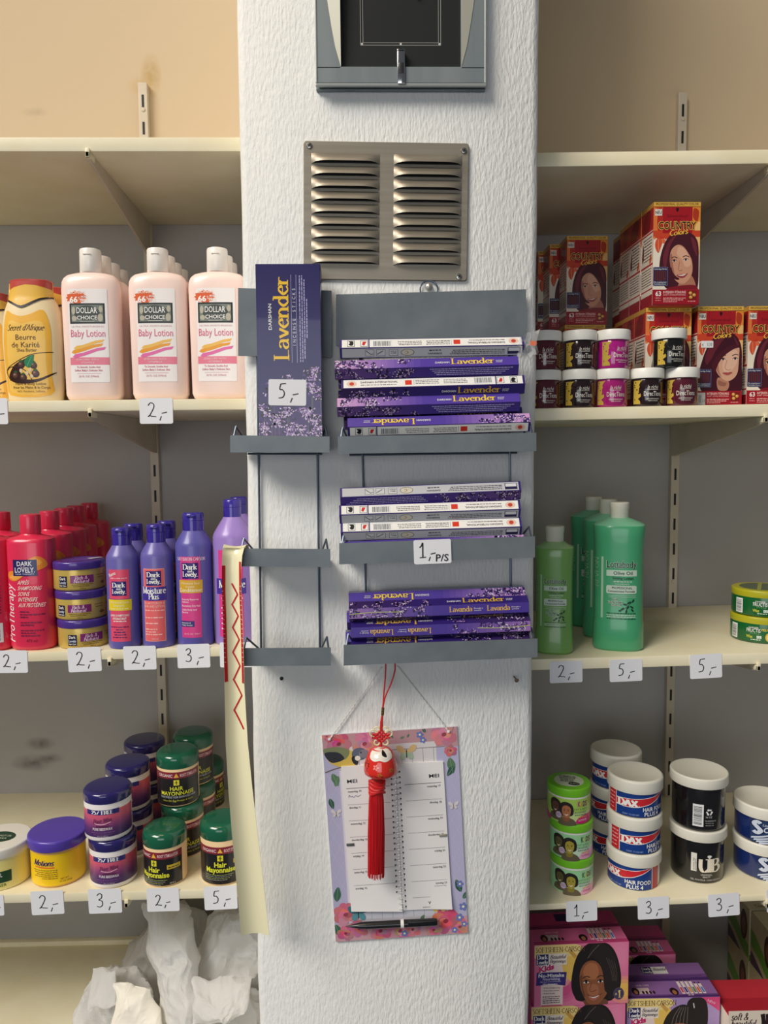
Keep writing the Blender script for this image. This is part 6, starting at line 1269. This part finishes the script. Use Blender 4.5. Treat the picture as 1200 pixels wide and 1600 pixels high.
# ------------------------------------------------------------------ calendar, pen, lucky charm
def calendar():
    Y = YP - .0035; c = at(618.5, 1305, Y); tl = math.radians(-2.9); r = root('wall_calendar', 'flowered weekly calendar hanging on the pillar from a white cord', 'calendar', (c.x, YP, c.z), rot=(0, tl, 0)); KC = 1.045; r.scale = (KC, 1, KC)
    ct, st = math.cos(-tl), math.sin(-tl)
    def lc(px, py, y=Y):
        p = at(px, py, y) - c; return (p.x * ct + p.z * st) * 1000, (-p.x * st + p.z * ct) * 1000
    # rotation about Y by tl: world = (x cos + z sin, -x sin + z cos); inverse uses -tl
    def lc(px, py, y=Y):
        p = at(px, py, y) - c; C_, S_ = math.cos(tl), math.sin(tl); return (p.x * C_ - p.z * S_) * 1000 / KC, (p.x * S_ + p.z * C_) * 1000 / KC
    W, H = 190, 304; w2, h2 = W / 2, H / 2
    A = Acc().box((-w2 * .001, -.0035, -h2 * .001), (w2 * .001, -.0005, h2 * .001), mat((226, 220, 226), .6)); a = Art(.45, .1); LI = (186, 182, 212)
    a.rect(-w2, -h2, w2, h2, LI, 0)
    for i in range(-12, 13):
        for sg in (1, -1): a.line([(i * 16 - 60 * sg, -120), (i * 16 + 60 * sg, 96)], .35, (206, 202, 228), 1)
    a.rect(-w2, 124, w2, h2, (196, 150, 156), 2); a.rect(-64, 96, 64, 133, (222, 216, 216), 2); a.rect(-74, -128, 74, 104, (214, 208, 216), 2)
    a.rect(-74, 100, 74, 101, (150, 140, 150), 3); a.rect(-76, 124, 76, 125, (150, 130, 136), 3)
    for i in range(9): a.line([(-60 + i * 15, 101), (-60 + i * 15, 124)], .6, (150, 144, 148), 3)
    a.rect(-w2, -h2, w2, -126, (206, 160, 168), 2); a.rect(-64, -122, 64, -96, (206, 206, 216), 3)
    for i in range(9): a.line([(-56 + i * 15, -122), (-56 + i * 15, -98)], .6, (160, 160, 170), 4)
    rr = random.Random(8)
    def rose(x, y, R, c0=(214, 124, 140), sd=1):
        q = random.Random(sd)
        for k in range(9): t = k * .7 + q.random(); a.ell(x + R * .5 * math.cos(t), y + R * .45 * math.sin(t), R * .55, R * .42, tuple(min(255, v + q.randint(-22, 24)) for v in c0), 6.05 + k * .21 + (sd % 2) * .1, t, 14)
        for k in range(6): t = k * 1.05 + q.random(); a.ell(x + R * .25 * math.cos(t), y + R * .22 * math.sin(t), R * .34, R * .24, tuple(min(255, v + q.randint(-40, 34)) for v in c0), 8.1 + k * .21, t + .6, 12)
        a.ell(x, y, R * .2, R * .16, tuple(v - 60 for v in c0), 9.6, .4, 10)
    def leaf(x, y, L, t, c=(70, 112, 92)): a.blob([(x, y), (x + L * .5 * math.cos(t + .5), y + L * .5 * math.sin(t + .5)), (x + L * math.cos(t), y + L * math.sin(t)), (x + L * .5 * math.cos(t - .5), y + L * .5 * math.sin(t - .5))], c, 5, 4); a.line([(x, y), (x + L * math.cos(t), y + L * math.sin(t))], .4, (150, 180, 150), 6)
    def blue(x, y, s_=1):
        for k in range(5): t = k * 1.257; a.ell(x + 2.2 * s_ * math.cos(t), y + 2.2 * s_ * math.sin(t), 1.9 * s_, 1.5 * s_, (110, 124, 190), 10.05 + k * .15, t, 10)
        a.ell(x, y, 1.2 * s_, 1.2 * s_, (240, 236, 190), 11, 0, 8)
    for i, (x, y, R) in enumerate(((-72, 138, 17), (-36, 136, 18), (76, 142, 18), (84, 118, 9), (-78, -112, 18), (-60, -134, 14), (-30, -140, 16), (-2, -142, 16), (16, -141, 12), (64, -132, 20), (46, -144, 12), (84, -142, 14), (-80, -140, 12), (-88, 150, 7))): rose(x, y, R, (214, 126, 142) if i % 3 else (204, 108, 124), i)
    for x, y, L, t in ((82, 108, 24, -1.4), (76, 118, 16, -.4), (88, 96, 18, -2.2), (-84, 96, 20, -1.2), (-76, 92, 16, -1.9), (-90, -92, 22, 1.4), (-94, -126, 22, -1.2), (-74, -100, 14, .2), (34, -142, 22, .2), (28, -128, 10, .9), (88, -90, 20, 1.9), (90, -100, 16, .8), (-90, 60, 16, -1.3), (62, 146, 12, .6), (90, 150, 12, 2.4), (-86, -148, 20, .9), (50, 146, 9, 2), (14, 140, 7, .4), (4, 141, 6, 2), (24, 141, 6, 1)): leaf(x, y, L, t, rr.choice([(64, 106, 86), (90, 126, 90), (120, 140, 120), (50, 90, 74)]))
    for x, y, s_ in ((42, 144, 1.3), (46, 136, 1.2), (87, -78, 1.3), (90, -112, 1.6), (84, -128, 1.5), (24, -134, 1.3), (4, -146, 1.3), (76, -146, 1.2), (90, -138, 1.2)): blue(x, y, s_)
    # great tit on a branch, butterflies
    a.line([(-94, 98), (-70, 104), (-44, 98), (-30, 112)], 1.4, (110, 92, 84), 6, smooth=True); a.blob([(-92, 128), (-74, 132), (-56, 128), (-46, 118), (-48, 108), (-60, 104), (-76, 106), (-88, 114)], (216, 186, 84), 9); a.blob([(-93, 132), (-74, 134), (-58, 128), (-64, 116), (-80, 116), (-92, 124)], (128, 136, 96), 10); a.blob([(-93, 126), (-74, 126), (-66, 116), (-84, 112)], (44, 46, 52), 11)
    a.ell(-44, 122, 11, 9, (92, 104, 122), 10); a.ell(-51, 113, 4, 7, (40, 40, 46), 11, .4); a.ell(-47, 116, 4, 3.6, (236, 232, 216), 12); a.ell(-38, 122, 7, 6, (130, 130, 140), 11); a.ell(-42, 124, 1.2, 1.2, (20, 20, 24), 13)
    def fly(x, y, s_, c, c2):
        for sg in (-1, 1): a.blob([(x, y), (x + sg * 6 * s_, y + 9 * s_), (x + sg * 12 * s_, y + 9 * s_), (x + sg * 10 * s_, y + 2 * s_)], c, 11, 4); a.blob([(x, y), (x + sg * 7 * s_, y - 1 * s_), (x + sg * 8 * s_, y - 7 * s_), (x + sg * 3 * s_, y - 8 * s_)], c2, 11, 4)
        a.line([(x, y + 4 * s_), (x, y - 6 * s_)], 1.1 * s_, (50, 44, 40), 12)
    fly(22, 119, 1.15, (226, 190, 130), (176, 196, 166)); fly(-60, -112, 1.2, (60, 110, 124), (90, 150, 160)); fly(56, -108, 1.1, (236, 180, 70), (230, 196, 110)); fly(-82, 38, .6, (222, 214, 214), (214, 206, 210)); fly(84, 38, .6, (222, 214, 214), (214, 206, 210))
    a.into(A, mflat((0, -.0036, 0)), clip=(-w2 + .1, -h2 + .1, w2 - .1, h2 - .1)); A.build('board', r)
    # pages
    pg = mat((238, 234, 232), .6, name='page_paper'); TX = (70, 64, 68)
    tlp = lc(533, 1197); blp = lc(549, 1421); trp = lc(692, 1189); brp = lc(706, 1417); mt_ = lc(618, 1192); mb = lc(629, 1421)
    y_ = -.0062
    def page(P, days, right):
        (x0, z0), (x1, z1), (x2, z2), (x3, z3) = P     # tl tr br bl
        B = Acc(); n = 8; vs = []
        for j in range(n + 1):
            for i in range(n + 1):
                u, v = i / n, j / n; xa = x0 + (x1 - x0) * u; za = z0 + (z1 - z0) * u; xb = x3 + (x2 - x3) * u; zb = z3 + (z2 - z3) * u
                curl = (.004 * (max(0, v - .78) / .22) ** 2 * max(0, u - .5) * 2) if right else (.003 * (max(0, v - .9) / .1) ** 2)
                vs.append(((xa + (xb - xa) * v) * .001, y_ - curl, (za + (zb - za) * v) * .001))
        fs = [[j * (n + 1) + i, (j + 1) * (n + 1) + i, (j + 1) * (n + 1) + i + 1, j * (n + 1) + i + 1] for j in range(n) for i in range(n)]
        m_ = len(vs); B.add(vs, fs, pg); B.add([(x, -.0037, z) for x, y, z in vs], [f[::-1] for f in fs], pg)
        for k in range(n):
            for q in ((k, k + 1), (n * (n + 1) + k, n * (n + 1) + k + 1), (k * (n + 1), (k + 1) * (n + 1)), (k * (n + 1) + n, (k + 1) * (n + 1) + n)):
                B.add([vs[q[0]], vs[q[1]], (vs[q[1]][0], -.0037, vs[q[1]][2]), (vs[q[0]][0], -.0037, vs[q[0]][2])], [[0, 1, 2, 3]], pg)
        g = Art(.6); xl, xr = (min(x0, x3) + 5, x1 - 10) if not right else (x0 + 10, x1 - 5)
        top = z0
        Wd = xr - xl
        def row(py): return lc(620, py)[1]
        xsh = lambda z: (top - z) * .012
        g.text('MEI', xr - 2 if right else xl + 2, row(1217), 5.2, TX, al='R' if right else 'L', w=14, bold=.008)
        for i, d in enumerate(days):
            z = row(1226 + i * 25.3); s_ = xsh(z); g.rect(xl + s_, z, xr + s_, z + (.7 if i == 0 else .35), (120, 112, 116), 2)
            g.text(d, (xr - 1 if right else xl + 2) + s_, z - 5.4, 2.9, TX, al='R' if right else 'L', bold=.006)
        z = row(1226 + 7 * 25.3); g.rect(xl + xsh(z), z, xr + xsh(z), z + .35, (120, 112, 116), 2)
        z = row(1414); g.text('WEEK', (xr - 12 if right else xl + 4) + 2, z, 4, TX, al='R' if right else 'L', w=17, bold=.03); g.text('20' if right else '19', (xr - 1 if right else xl + 24) + 2, z, 6, TX, al='R' if right else 'L', w=9, bold=.02)
        if right: g.text('2e Pinksterdag', xr, row(1226 + 6 * 25.3) - 9, 1.8, (150, 140, 146), al='R', w=17); g.greek(xl + 16, xr + 2, row(1419), 1.1, (150, 140, 146), 3)
        else: g.line([(xl + 3, row(1240)), (xl + 4, row(1236)), (xl + 6, row(1239)), (xl + 8, row(1238)), (xl + 10, row(1240)), (xl + 13, row(1237.5)), (xl + 16, row(1239)), (xl + 20, row(1236.5))], .6, (90, 90, 130), 3, smooth=True)
        g.into(B, mflat((0, y_ - .0002, 0))); B.build('page', r, 40)
    page((tlp, (mt_[0] - .4, mt_[1]), (mb[0] - .4, mb[1]), blp), ['maandag 10', 'dinsdag 11', 'woensdag 12', 'donderdag 13', 'vrijdag 14', 'zaterdag 15', 'zondag 16'], False)
    page(((mt_[0] + .4, mt_[1]), trp, brp, (mb[0] + .4, mb[1])), ['maandag 17', 'dinsdag 18', 'woensdag 19', 'donderdag 20', 'vrijdag 21', 'zaterdag 22', 'zondag 23'], True)
    B = Acc(); n = 26
    for i in range(n):
        t = i / (n - 1); x, z = (v * .001 for v in lc(617.5 + 10 * t, 1206 + 210 * t)); P = []
        for k in range(9): q = math.pi * k / 8; P.append((x + .0052 * math.cos(q), y_ - .0002 - .0042 * math.sin(q), z + .0009 * math.cos(q)))
        B.tube(P, .00055, mat((226, 224, 222), .3, .3), 5)
        for sg in (-1, 1): B.box((x + sg * .0058 - .0011, y_ - .0004, z - .0012 + sg * .0009), (x + sg * .0058 + .0011, y_ - .0001, z + .0012 + sg * .0009), DARK)
    B.build('spiral_binding', r)
    for px, py, c_ in ((547.5, 1318, (100, 100, 100)), (692, 1303.5, (170, 166, 150))):
        x, z = (v * .001 for v in lc(px, py)); Acc().box((x - .0055, y_ - .0014, z - .002), (x + .0055, y_ - .0002, z + .002), mat(c_, .4, .4), .0006).build('page_clip', r)
    # cord
    O = Vector(r.location); inv = Matrix.Rotation(-tl, 3, 'Y')
    for (xa, ya), (xb, yb) in (((515, 1155), (596, 1043)), ((701, 1143), (621, 1041))):
        p = at(xa, ya, YP - .0045); q = at(xb, yb, YP - .004); d = (q - p); P = [];
        A = Acc()
        for s_ in (0, math.pi):
            P = []
            for k in range(61): t = k / 60; ang = t * 60 + s_; v_ = inv @ (p + d * t + Vector((.0006 * math.cos(ang), .0006 * math.sin(ang), 0)) - O); P.append((v_.x / KC, v_.y, v_.z / KC))
            A.tube(P, .0007, mat((238, 236, 232), .7, name='white_cord'), 5)
        A.build('cord', r)
        kn = inv @ (p - O); kn = Vector((kn.x / KC, kn.y, kn.z / KC)); K = Acc(); K.lathe([(.0003, -.002), (.0022, -.001), (.0024, .001), (.0003, .002)], mat((238, 236, 232), .7), 10); o = K.build('knot', r); o.location = kn
calendar()
def pen():
    Yp = YP - .0125; a = at(540, 1447.5, Yp); b = at(683, 1440.5, Yp); d = b - a; Ln = d.length
    r = root('ballpoint_pen', 'black pen with white ring resting on the calendar board', 'pen', a, rot=(0, -math.atan2(d.z, d.x), 0))
    K = mat((22, 22, 24), .3, coat=.3, name='black_pen_plastic'); A = Acc()
    pr = [(0, .0006), (.004, .0012), (.016, .0034), (.022, .0046), (.045, .0052), (Ln * .62, .0054)]
    A.tube([(x, 0, 0) for x, q in pr], 1, K, 18, rad=[q for x, q in pr])
    for k in range(7): A.tube([(.030 + k * .0022, 0, 0), (.031 + k * .0022, 0, 0)], .0055, K, 18)
    A.build('barrel', r, 40); Acc().tube([(Ln * .62, 0, 0), (Ln - .004, 0, 0), (Ln, 0, 0)], 1, K, 18, rad=[.0056, .0054, .0046]).build('cap_end', r, 40)
    Acc().tube([(Ln * .60, 0, 0), (Ln * .635, 0, 0)], .0062, mat((232, 230, 224), .3), 18).build('white_ring', r, 40)
    Acc().box((Ln * .68, -.0078, .001), (Ln * .98, -.0062, .0062), K, .0005).box((Ln * .68, -.0075, .001), (Ln * .71, -.003, .0055), K).build('clip', r)
pen()
def charm():
    Yc = YP - .034; c = at(595, 1192, Yc); r = root('lucky_charm', 'red hanging lucky charm with painted bell and long tassel', 'charm', c); R_ = mat((206, 30, 34), .5, name='red_thread')
    L = lambda px, py, dy=0: tuple(at(px, py, Yc) - c + Vector((0, dy, 0)))
    A = Acc(); A.tube([Vector(p) for p in [L(603, 1034), L(602, 1060), L(600, 1080), L(598.6, 1100), L(597.5, 1122)]], .00105, R_, 7); A.tube(cr3([L(617, 1034), L(617, 1048), L(611, 1068), L(603, 1086), L(599, 1102), L(597.5, 1122)]), .00105, R_, 7); A.build('cord_loop', r)
    A = Acc(); A.tube([L(598.5, 1106), L(597.6, 1117.5)], .0021, mat((34, 26, 20), .4), 10)
    for k in range(5): y = 1107 + k * 2.4; A.tube([L(598.5 - .08 * (y - 1106), y), L(598.5 - .08 * (y - 1106), y + .7)], .0023, mat((196, 160, 70), .3, .6), 10)
    A.build('gold_band', r)
    A = Acc(); A.tube([L(597.2, 1118), L(596, 1130), L(596, 1140)], 1, R_, 8, rad=[.0014, .0022, .0026]); k0 = Vector(L(595.5, 1150))
    # woven knot: crossing loops in red with cream outer petals
    for i in range(4):
        o = (i - 1.5) * .0031
        A.tube([k0 + Vector((o - .006, (-1) ** i * .0007, o + .006)), k0 + Vector((o, -(-1) ** i * .0007 - .0012, o)), k0 + Vector((o + .006, (-1) ** i * .0007, o - .006))], .0015, R_, 7)
        A.tube([k0 + Vector((o - .006, 0, -o - .006)), k0 + Vector((o, -.0016, -o)), k0 + Vector((o + .006, 0, -o + .006))], .0015, R_, 7)
    for sg in (-1, 1): A.tube([k0 + Vector((sg * .004, 0, .001)), k0 + Vector((sg * .012, -.001, .003)), k0 + Vector((sg * .0125, -.001, -.002)), k0 + Vector((sg * .005, 0, -.003))], .0017, R_, 7)
    A.tube([k0 + Vector((0, 0, -.008)), Vector(L(594, 1168))], .0022, R_, 8); A.build('woven_knot', r)
    A = Acc(); CRm = mat((232, 222, 176), .6, name='cream_thread')
    for (dx, dz, q) in ((-.011, .0045, .0048), (.011, .0045, .0048), (-.006, .0095, .004), (.006, .0095, .004), (-.006, -.009, .0038), (.006, -.009, .0038)):
        A.tube([k0 + Vector((dx + q * math.cos(t), -.0006, dz + q * math.sin(t))) for t in [2 * math.pi * k / 18 for k in range(18)]], .0011, CRm, 6, True)
    A.build('cream_loops', r)
    # painted bell body
    prof = [(a_, b_ * .86) for a_, b_ in [(.0004, .0285), (.006, .0278), (.0115, .0255), (.0158, .0215), (.0185, .0165), (.0205, .0105), (.0225, .004), (.0240, -.004), (.0246, -.0105), (.0238, -.0155), (.020, -.0188), (.012, -.0198), (.0004, -.02)]]
    S = [(z, q, q, 2) for q, z in prof][::-1]; A = Acc().loft(S, mat((216, 44, 34), .15, coat=.7, name='red_ceramic'), 48)
    a = Art(.15, .7); a.poly(cr([(-22, 16), (-18, 11.5), (-10, 9.5), (-2, 11), (6, 9), (14, 10.5), (22, 14), (22, 24), (-22, 24)], True, 4), (240, 232, 220), 1); a.blob([(3, 17), (2, 21), (6, 23), (10, 20), (10, 15)], (34, 24, 22), 3)
    for x, y, q in ((-7, 2, 2.6), (14, -3, 2.2), (-2, -8, 2)):
        for k in range(5): t = k * 1.257; a.ell(x + q * math.cos(t), y + q * math.sin(t), q * .7, q * .5, (240, 150, 140) if q > 2.4 else (180, 110, 40), 3, t, 10)
    for x, y in ((-24, 6), (-27, 1), (-22, -4), (-20, 3)): a.line([(x - 2, y + 2), (x + 1, y + 2.4), (x, y - 2), (x + 2.4, y - 2)], .9, (40, 24, 20), 3)
    for k in range(3): a.line([(-16 + k * 7, -9), (-13 + k * 7, -11), (-11 + k * 7, -10)], .6, (50, 20, 20), 3)
    def mb(u, v, l):
        for p, q in zip(S, S[1:]):
            if p[0] <= v <= q[0]: R0 = p[1] + (q[1] - p[1]) * (v - p[0]) / (q[0] - p[0]); break
        else: R0 = .005
        R0 += l + .0002; return Vector((R0 * math.sin(u / .022), -R0 * math.cos(u / .022), v))
    a.into(A, mb, 3, 2.5); A.build('bell_body', r, 60)
    A = Acc(); k1 = Vector(L(589, 1228))
    for i in range(5):
        P = []
        for k in range(25): t = 2 * math.pi * k / 24; P.append(k1 + Vector((.0105 * math.cos(t), .0095 * math.sin(t), .0075 - .0038 * i + .003 * math.sin(t * 2 + i))))
        A.tube(P, .0021, R_, 7)
    A.lathe([(.009, -.0085), (.0098, 0), (.009, .0085)], R_, 20); 
    A.v = A.v[:-60] + [(x + k1.x, y + k1.y, z + k1.z) for x, y, z in A.v[-60:]]; A.build('tassel_knot', r)
    A = Acc(); rg = random.Random(2); RT = mat((196, 16, 26), .55, name='red_silk')
    top = Vector(L(588, 1236)); bot = Vector(L(587.5, 1366))
    A.loft([(bot.z + .004, .0105, .0095, 2, bot.x, bot.y), ((bot.z + top.z) / 2, .0112, .010, 2, (top.x + bot.x) / 2, top.y), (top.z - .012, .0098, .009, 2, top.x, top.y), (top.z, .0085, .008, 2, top.x, top.y)], RT, 28)
    for i in range(110):
        t = 2 * math.pi * i / 110 + rg.uniform(-.03, .03); q = rg.uniform(.96, 1.06); e = bot.z - rg.uniform(0, .004); P = []
        for f, rad in ((0, .0088), (.12, .0100), (.5, .0114), (.85, .0112), (1, .0112)):
            P.append(Vector((top.x + (bot.x - top.x) * f + rad * q * math.cos(t + .05 * math.sin(f * 5 + i)), top.y + rad * .9 * q * math.sin(t + .05 * math.sin(f * 5 + i)), top.z + (e - top.z) * f)))
        A.tube(P, .00042, RT, 4)
    A.build('tassel', r)
def cr3(P, n=6):
    out = []; N = len(P)
    for i in range(N - 1):
        a, b, c, d = (Vector(P[max(0, min(N - 1, j))]) for j in (i - 1, i, i + 1, i + 2))
        for k in range(n): t = k / n; out.append(.5 * (2 * b + (c - a) * t + (2 * a - 5 * b + 4 * c - d) * t * t + (3 * b - a - 3 * c + d) * t ** 3))
    return out + [Vector(P[-1])]
charm()

# ------------------------------------------------------------------ crumpled white carrier bags on the lowest left shelf
def bagmat():
    m = bpy.data.materials.new('thin_white_plastic'); m.use_nodes = True; t = m.node_tree; N = t.nodes; L = t.links; b = N['Principled BSDF']
    b.inputs['Base Color'].default_value = (*lin((248, 246, 243)), 1); b.inputs['Roughness'].default_value = .32
    tr = N.new('ShaderNodeBsdfTranslucent'); tr.inputs[0].default_value = (.85, .84, .82, 1); mx = N.new('ShaderNodeMixShader'); mx.inputs[0].default_value = .42
    n = N.new('ShaderNodeTexNoise'); n.inputs['Scale'].default_value = 55; n.inputs['Detail'].default_value = 3; n.inputs['Distortion'].default_value = 1.5; bp = N.new('ShaderNodeBump'); bp.inputs['Strength'].default_value = .35; bp.inputs['Distance'].default_value = .003
    L.new(n.outputs['Fac'], bp.inputs['Height']); L.new(bp.outputs[0], b.inputs['Normal']); L.new(bp.outputs[0], tr.inputs['Normal'])
    L.new(b.outputs[0], mx.inputs[1]); L.new(tr.outputs[0], mx.inputs[2]); L.new(mx.outputs[0], N['Material Output'].inputs[0]); return m
BAG = bagmat(); BAG2 = mat((236, 230, 216), .5, name='cream_paper_bag')
def crease(p, k, seed):
    v = 0; amp = 1
    q0 = p + Vector(noise.noise_vector(p * k * .7 + Vector((seed, 0, 3)))) * (.25 / k)
    for o in range(5):
        q = Vector((q0.x * k + seed * 7.3, q0.y * k - seed * 3.1, q0.z * k * .7 + o * 9.7)); v += amp * (1 - 2.4 * abs(noise.noise(q)) ** .85); amp *= .43; k *= 1.95
    return v
def bag(label, px, py, Y, rx, ry, rz, seed, amp=.02, k=11, m=None, rot=0, lean=0, pull=0):
    c = at(px, py, Y); vs = []; fs = []; nu, nv = 150, 96; zb = SL5.zz + .0006
    for j in range(nv + 1):
        f = math.pi * j / nv
        for i in range(nu):
            t = 2 * math.pi * i / nu; d = Vector((math.sin(f) * math.cos(t), math.sin(f) * math.sin(t), math.cos(f)))
            b = Vector((math.copysign(abs(d.x) ** .8, d.x) * rx, math.copysign(abs(d.y) ** .8, d.y) * ry, math.copysign(abs(d.z) ** .8, d.z) * rz))
            b += d * (amp * (crease(b, k, seed) - .5))
            if b.z > 0 and pull: s_ = 1 - pull * (b.z / rz); b.x *= s_; b.y *= s_
            b.x += lean * b.z; b = Matrix.Rotation(rot, 3, 'Y') @ b
            w_ = c + b; w_.z = max(w_.z, zb + .0004 * (1 + noise.noise(w_ * 40))); w_.y = min(w_.y, YB - .004); w_.x = min(w_.x, XL - .005)
            vs.append(w_ - c)
    for j in range(nv):
        for i in range(nu): fs.append([j * nu + i, (j + 1) * nu + i, (j + 1) * nu + (i + 1) % nu, j * nu + (i + 1) % nu])
    o = Acc().add(vs, fs, m or BAG).build('carrier_bag', None, 40); o.location = c; return tag(o, label, 'bag', 'crumpled white bags')
def sheet(label, corners, seed, amp=.006, k=14, m=None, bulge=.02):
    """a loose hanging bag front: corners (px, py, Y) tl, tr, br, bl"""
    P = [at(*q) for q in corners]; n = 70; O = P[0]; vs = []
    for s_ in (0, 1):
        for j in range(n + 1):
            for i in range(n + 1):
                u, v = i / n, j / n; b = P[0].lerp(P[1], u).lerp(P[3].lerp(P[2], u), v); e = 16 * u * (1 - u) * v * (1 - v)
                wv = noise.noise_vector(b * 14 + Vector((seed, 0, 0))) + .5 * noise.noise_vector(b * 37); b = b + Vector((.012 * wv.x + .5 * amp * crease(b + Vector((3, 0, 0)), k, seed + 2), -bulge * e ** .6 * (1 - .92 * s_) - amp * crease(b, k, seed) + .0012 * s_, (.012 * wv.z if j else 0) + .5 * amp * crease(b, k, seed + 5))); b.x = min(b.x, XL - .003); b.z = max(b.z, SL5.zz + .001); vs.append(b - O)
    K = (n + 1) ** 2; fs = []
    for j in range(n):
        for i in range(n): q = j * (n + 1) + i; fs += [[q, q + n + 1, q + n + 2, q + 1], [K + q, K + q + 1, K + q + n + 2, K + q + n + 1]]
    for i in range(n):
        for q, q2 in ((i, i + 1), (n * (n + 1) + i, n * (n + 1) + i + 1), (i * (n + 1), (i + 1) * (n + 1)), (i * (n + 1) + n, (i + 1) * (n + 1) + n)): fs.append([q, q2, K + q2, K + q])
    o = Acc().add(vs, fs, m or BAG).build('carrier_bag', None, 40); o.location = O; return tag(o, label, 'bag', 'crumpled white bags')
bag('big crumpled white bag at the back of the heap, its top under the shelf', 272, 1490, 1.44, .078, .062, .115, 3, .024, 9, pull=.35)
bag('crumpled white bag bulging beside the pillar, right of the heap', 374, 1490, 1.35, .056, .055, .078, 5, .022, 11, rot=.2)
bag('crumpled white bag lying at the left end of the heap', 192, 1590, 1.325, .062, .062, .076, 8, .024, 10, rot=-.3)
bag('crumpled white bag at the bottom right of the heap, near the shelf front', 338, 1600, 1.285, .078, .05, .05, 11, .016, 11)
sheet('thin white bag draped down the middle of the heap', ((222, 1416, 1.335), (300, 1420, 1.345), (326, 1610, 1.222), (244, 1625, 1.222)), 4, .015, 10, bulge=.03)
sheet('cream paper-like bag draped over the lower left of the heap', ((176, 1530, 1.265), (240, 1548, 1.255), (254, 1612, 1.208), (176, 1628, 1.214)), 6, .006, 10, BAG2, .012)
sheet('white bag fold spreading over the lower right of the heap', ((306, 1522, 1.265), (390, 1530, 1.255), (386, 1588, 1.210), (300, 1604, 1.208)), 9, .010, 12, bulge=.018)
sheet('small stiff white bag standing at the far left of the heap', ((139, 1516, 1.30), (182, 1520, 1.28), (176, 1572, 1.25), (134, 1580, 1.26)), 12, .004, 12, bulge=.01)

# goods photographed at their true size on each shelf level
def resize(S, side, k):
    for o in list(COL.objects):
        if o.parent or o.type == 'LIGHT' or not o.get('category') or o['category'] not in ('bottle', 'jar', 'box') or o.name.startswith('incense'): continue
        z = S.z(o.location.x)
        if (o.location.x > 0) == (side > 0) and -.01 < o.location.z - z < .36 and o.location.y > YF + .005:
            o.scale = (k, k, k * o.get('tall', 1)); o.location.z = z + (o.location.z - z) * k
for S_, sd, k in ((SL2, -1, .978), (SL3, -1, 1.016), (SL4, -1, 1.045), (SR2, 1, .978), (SR3, 1, 1.016), (SR4, 1, 1.045)): resize(S_, sd, k)
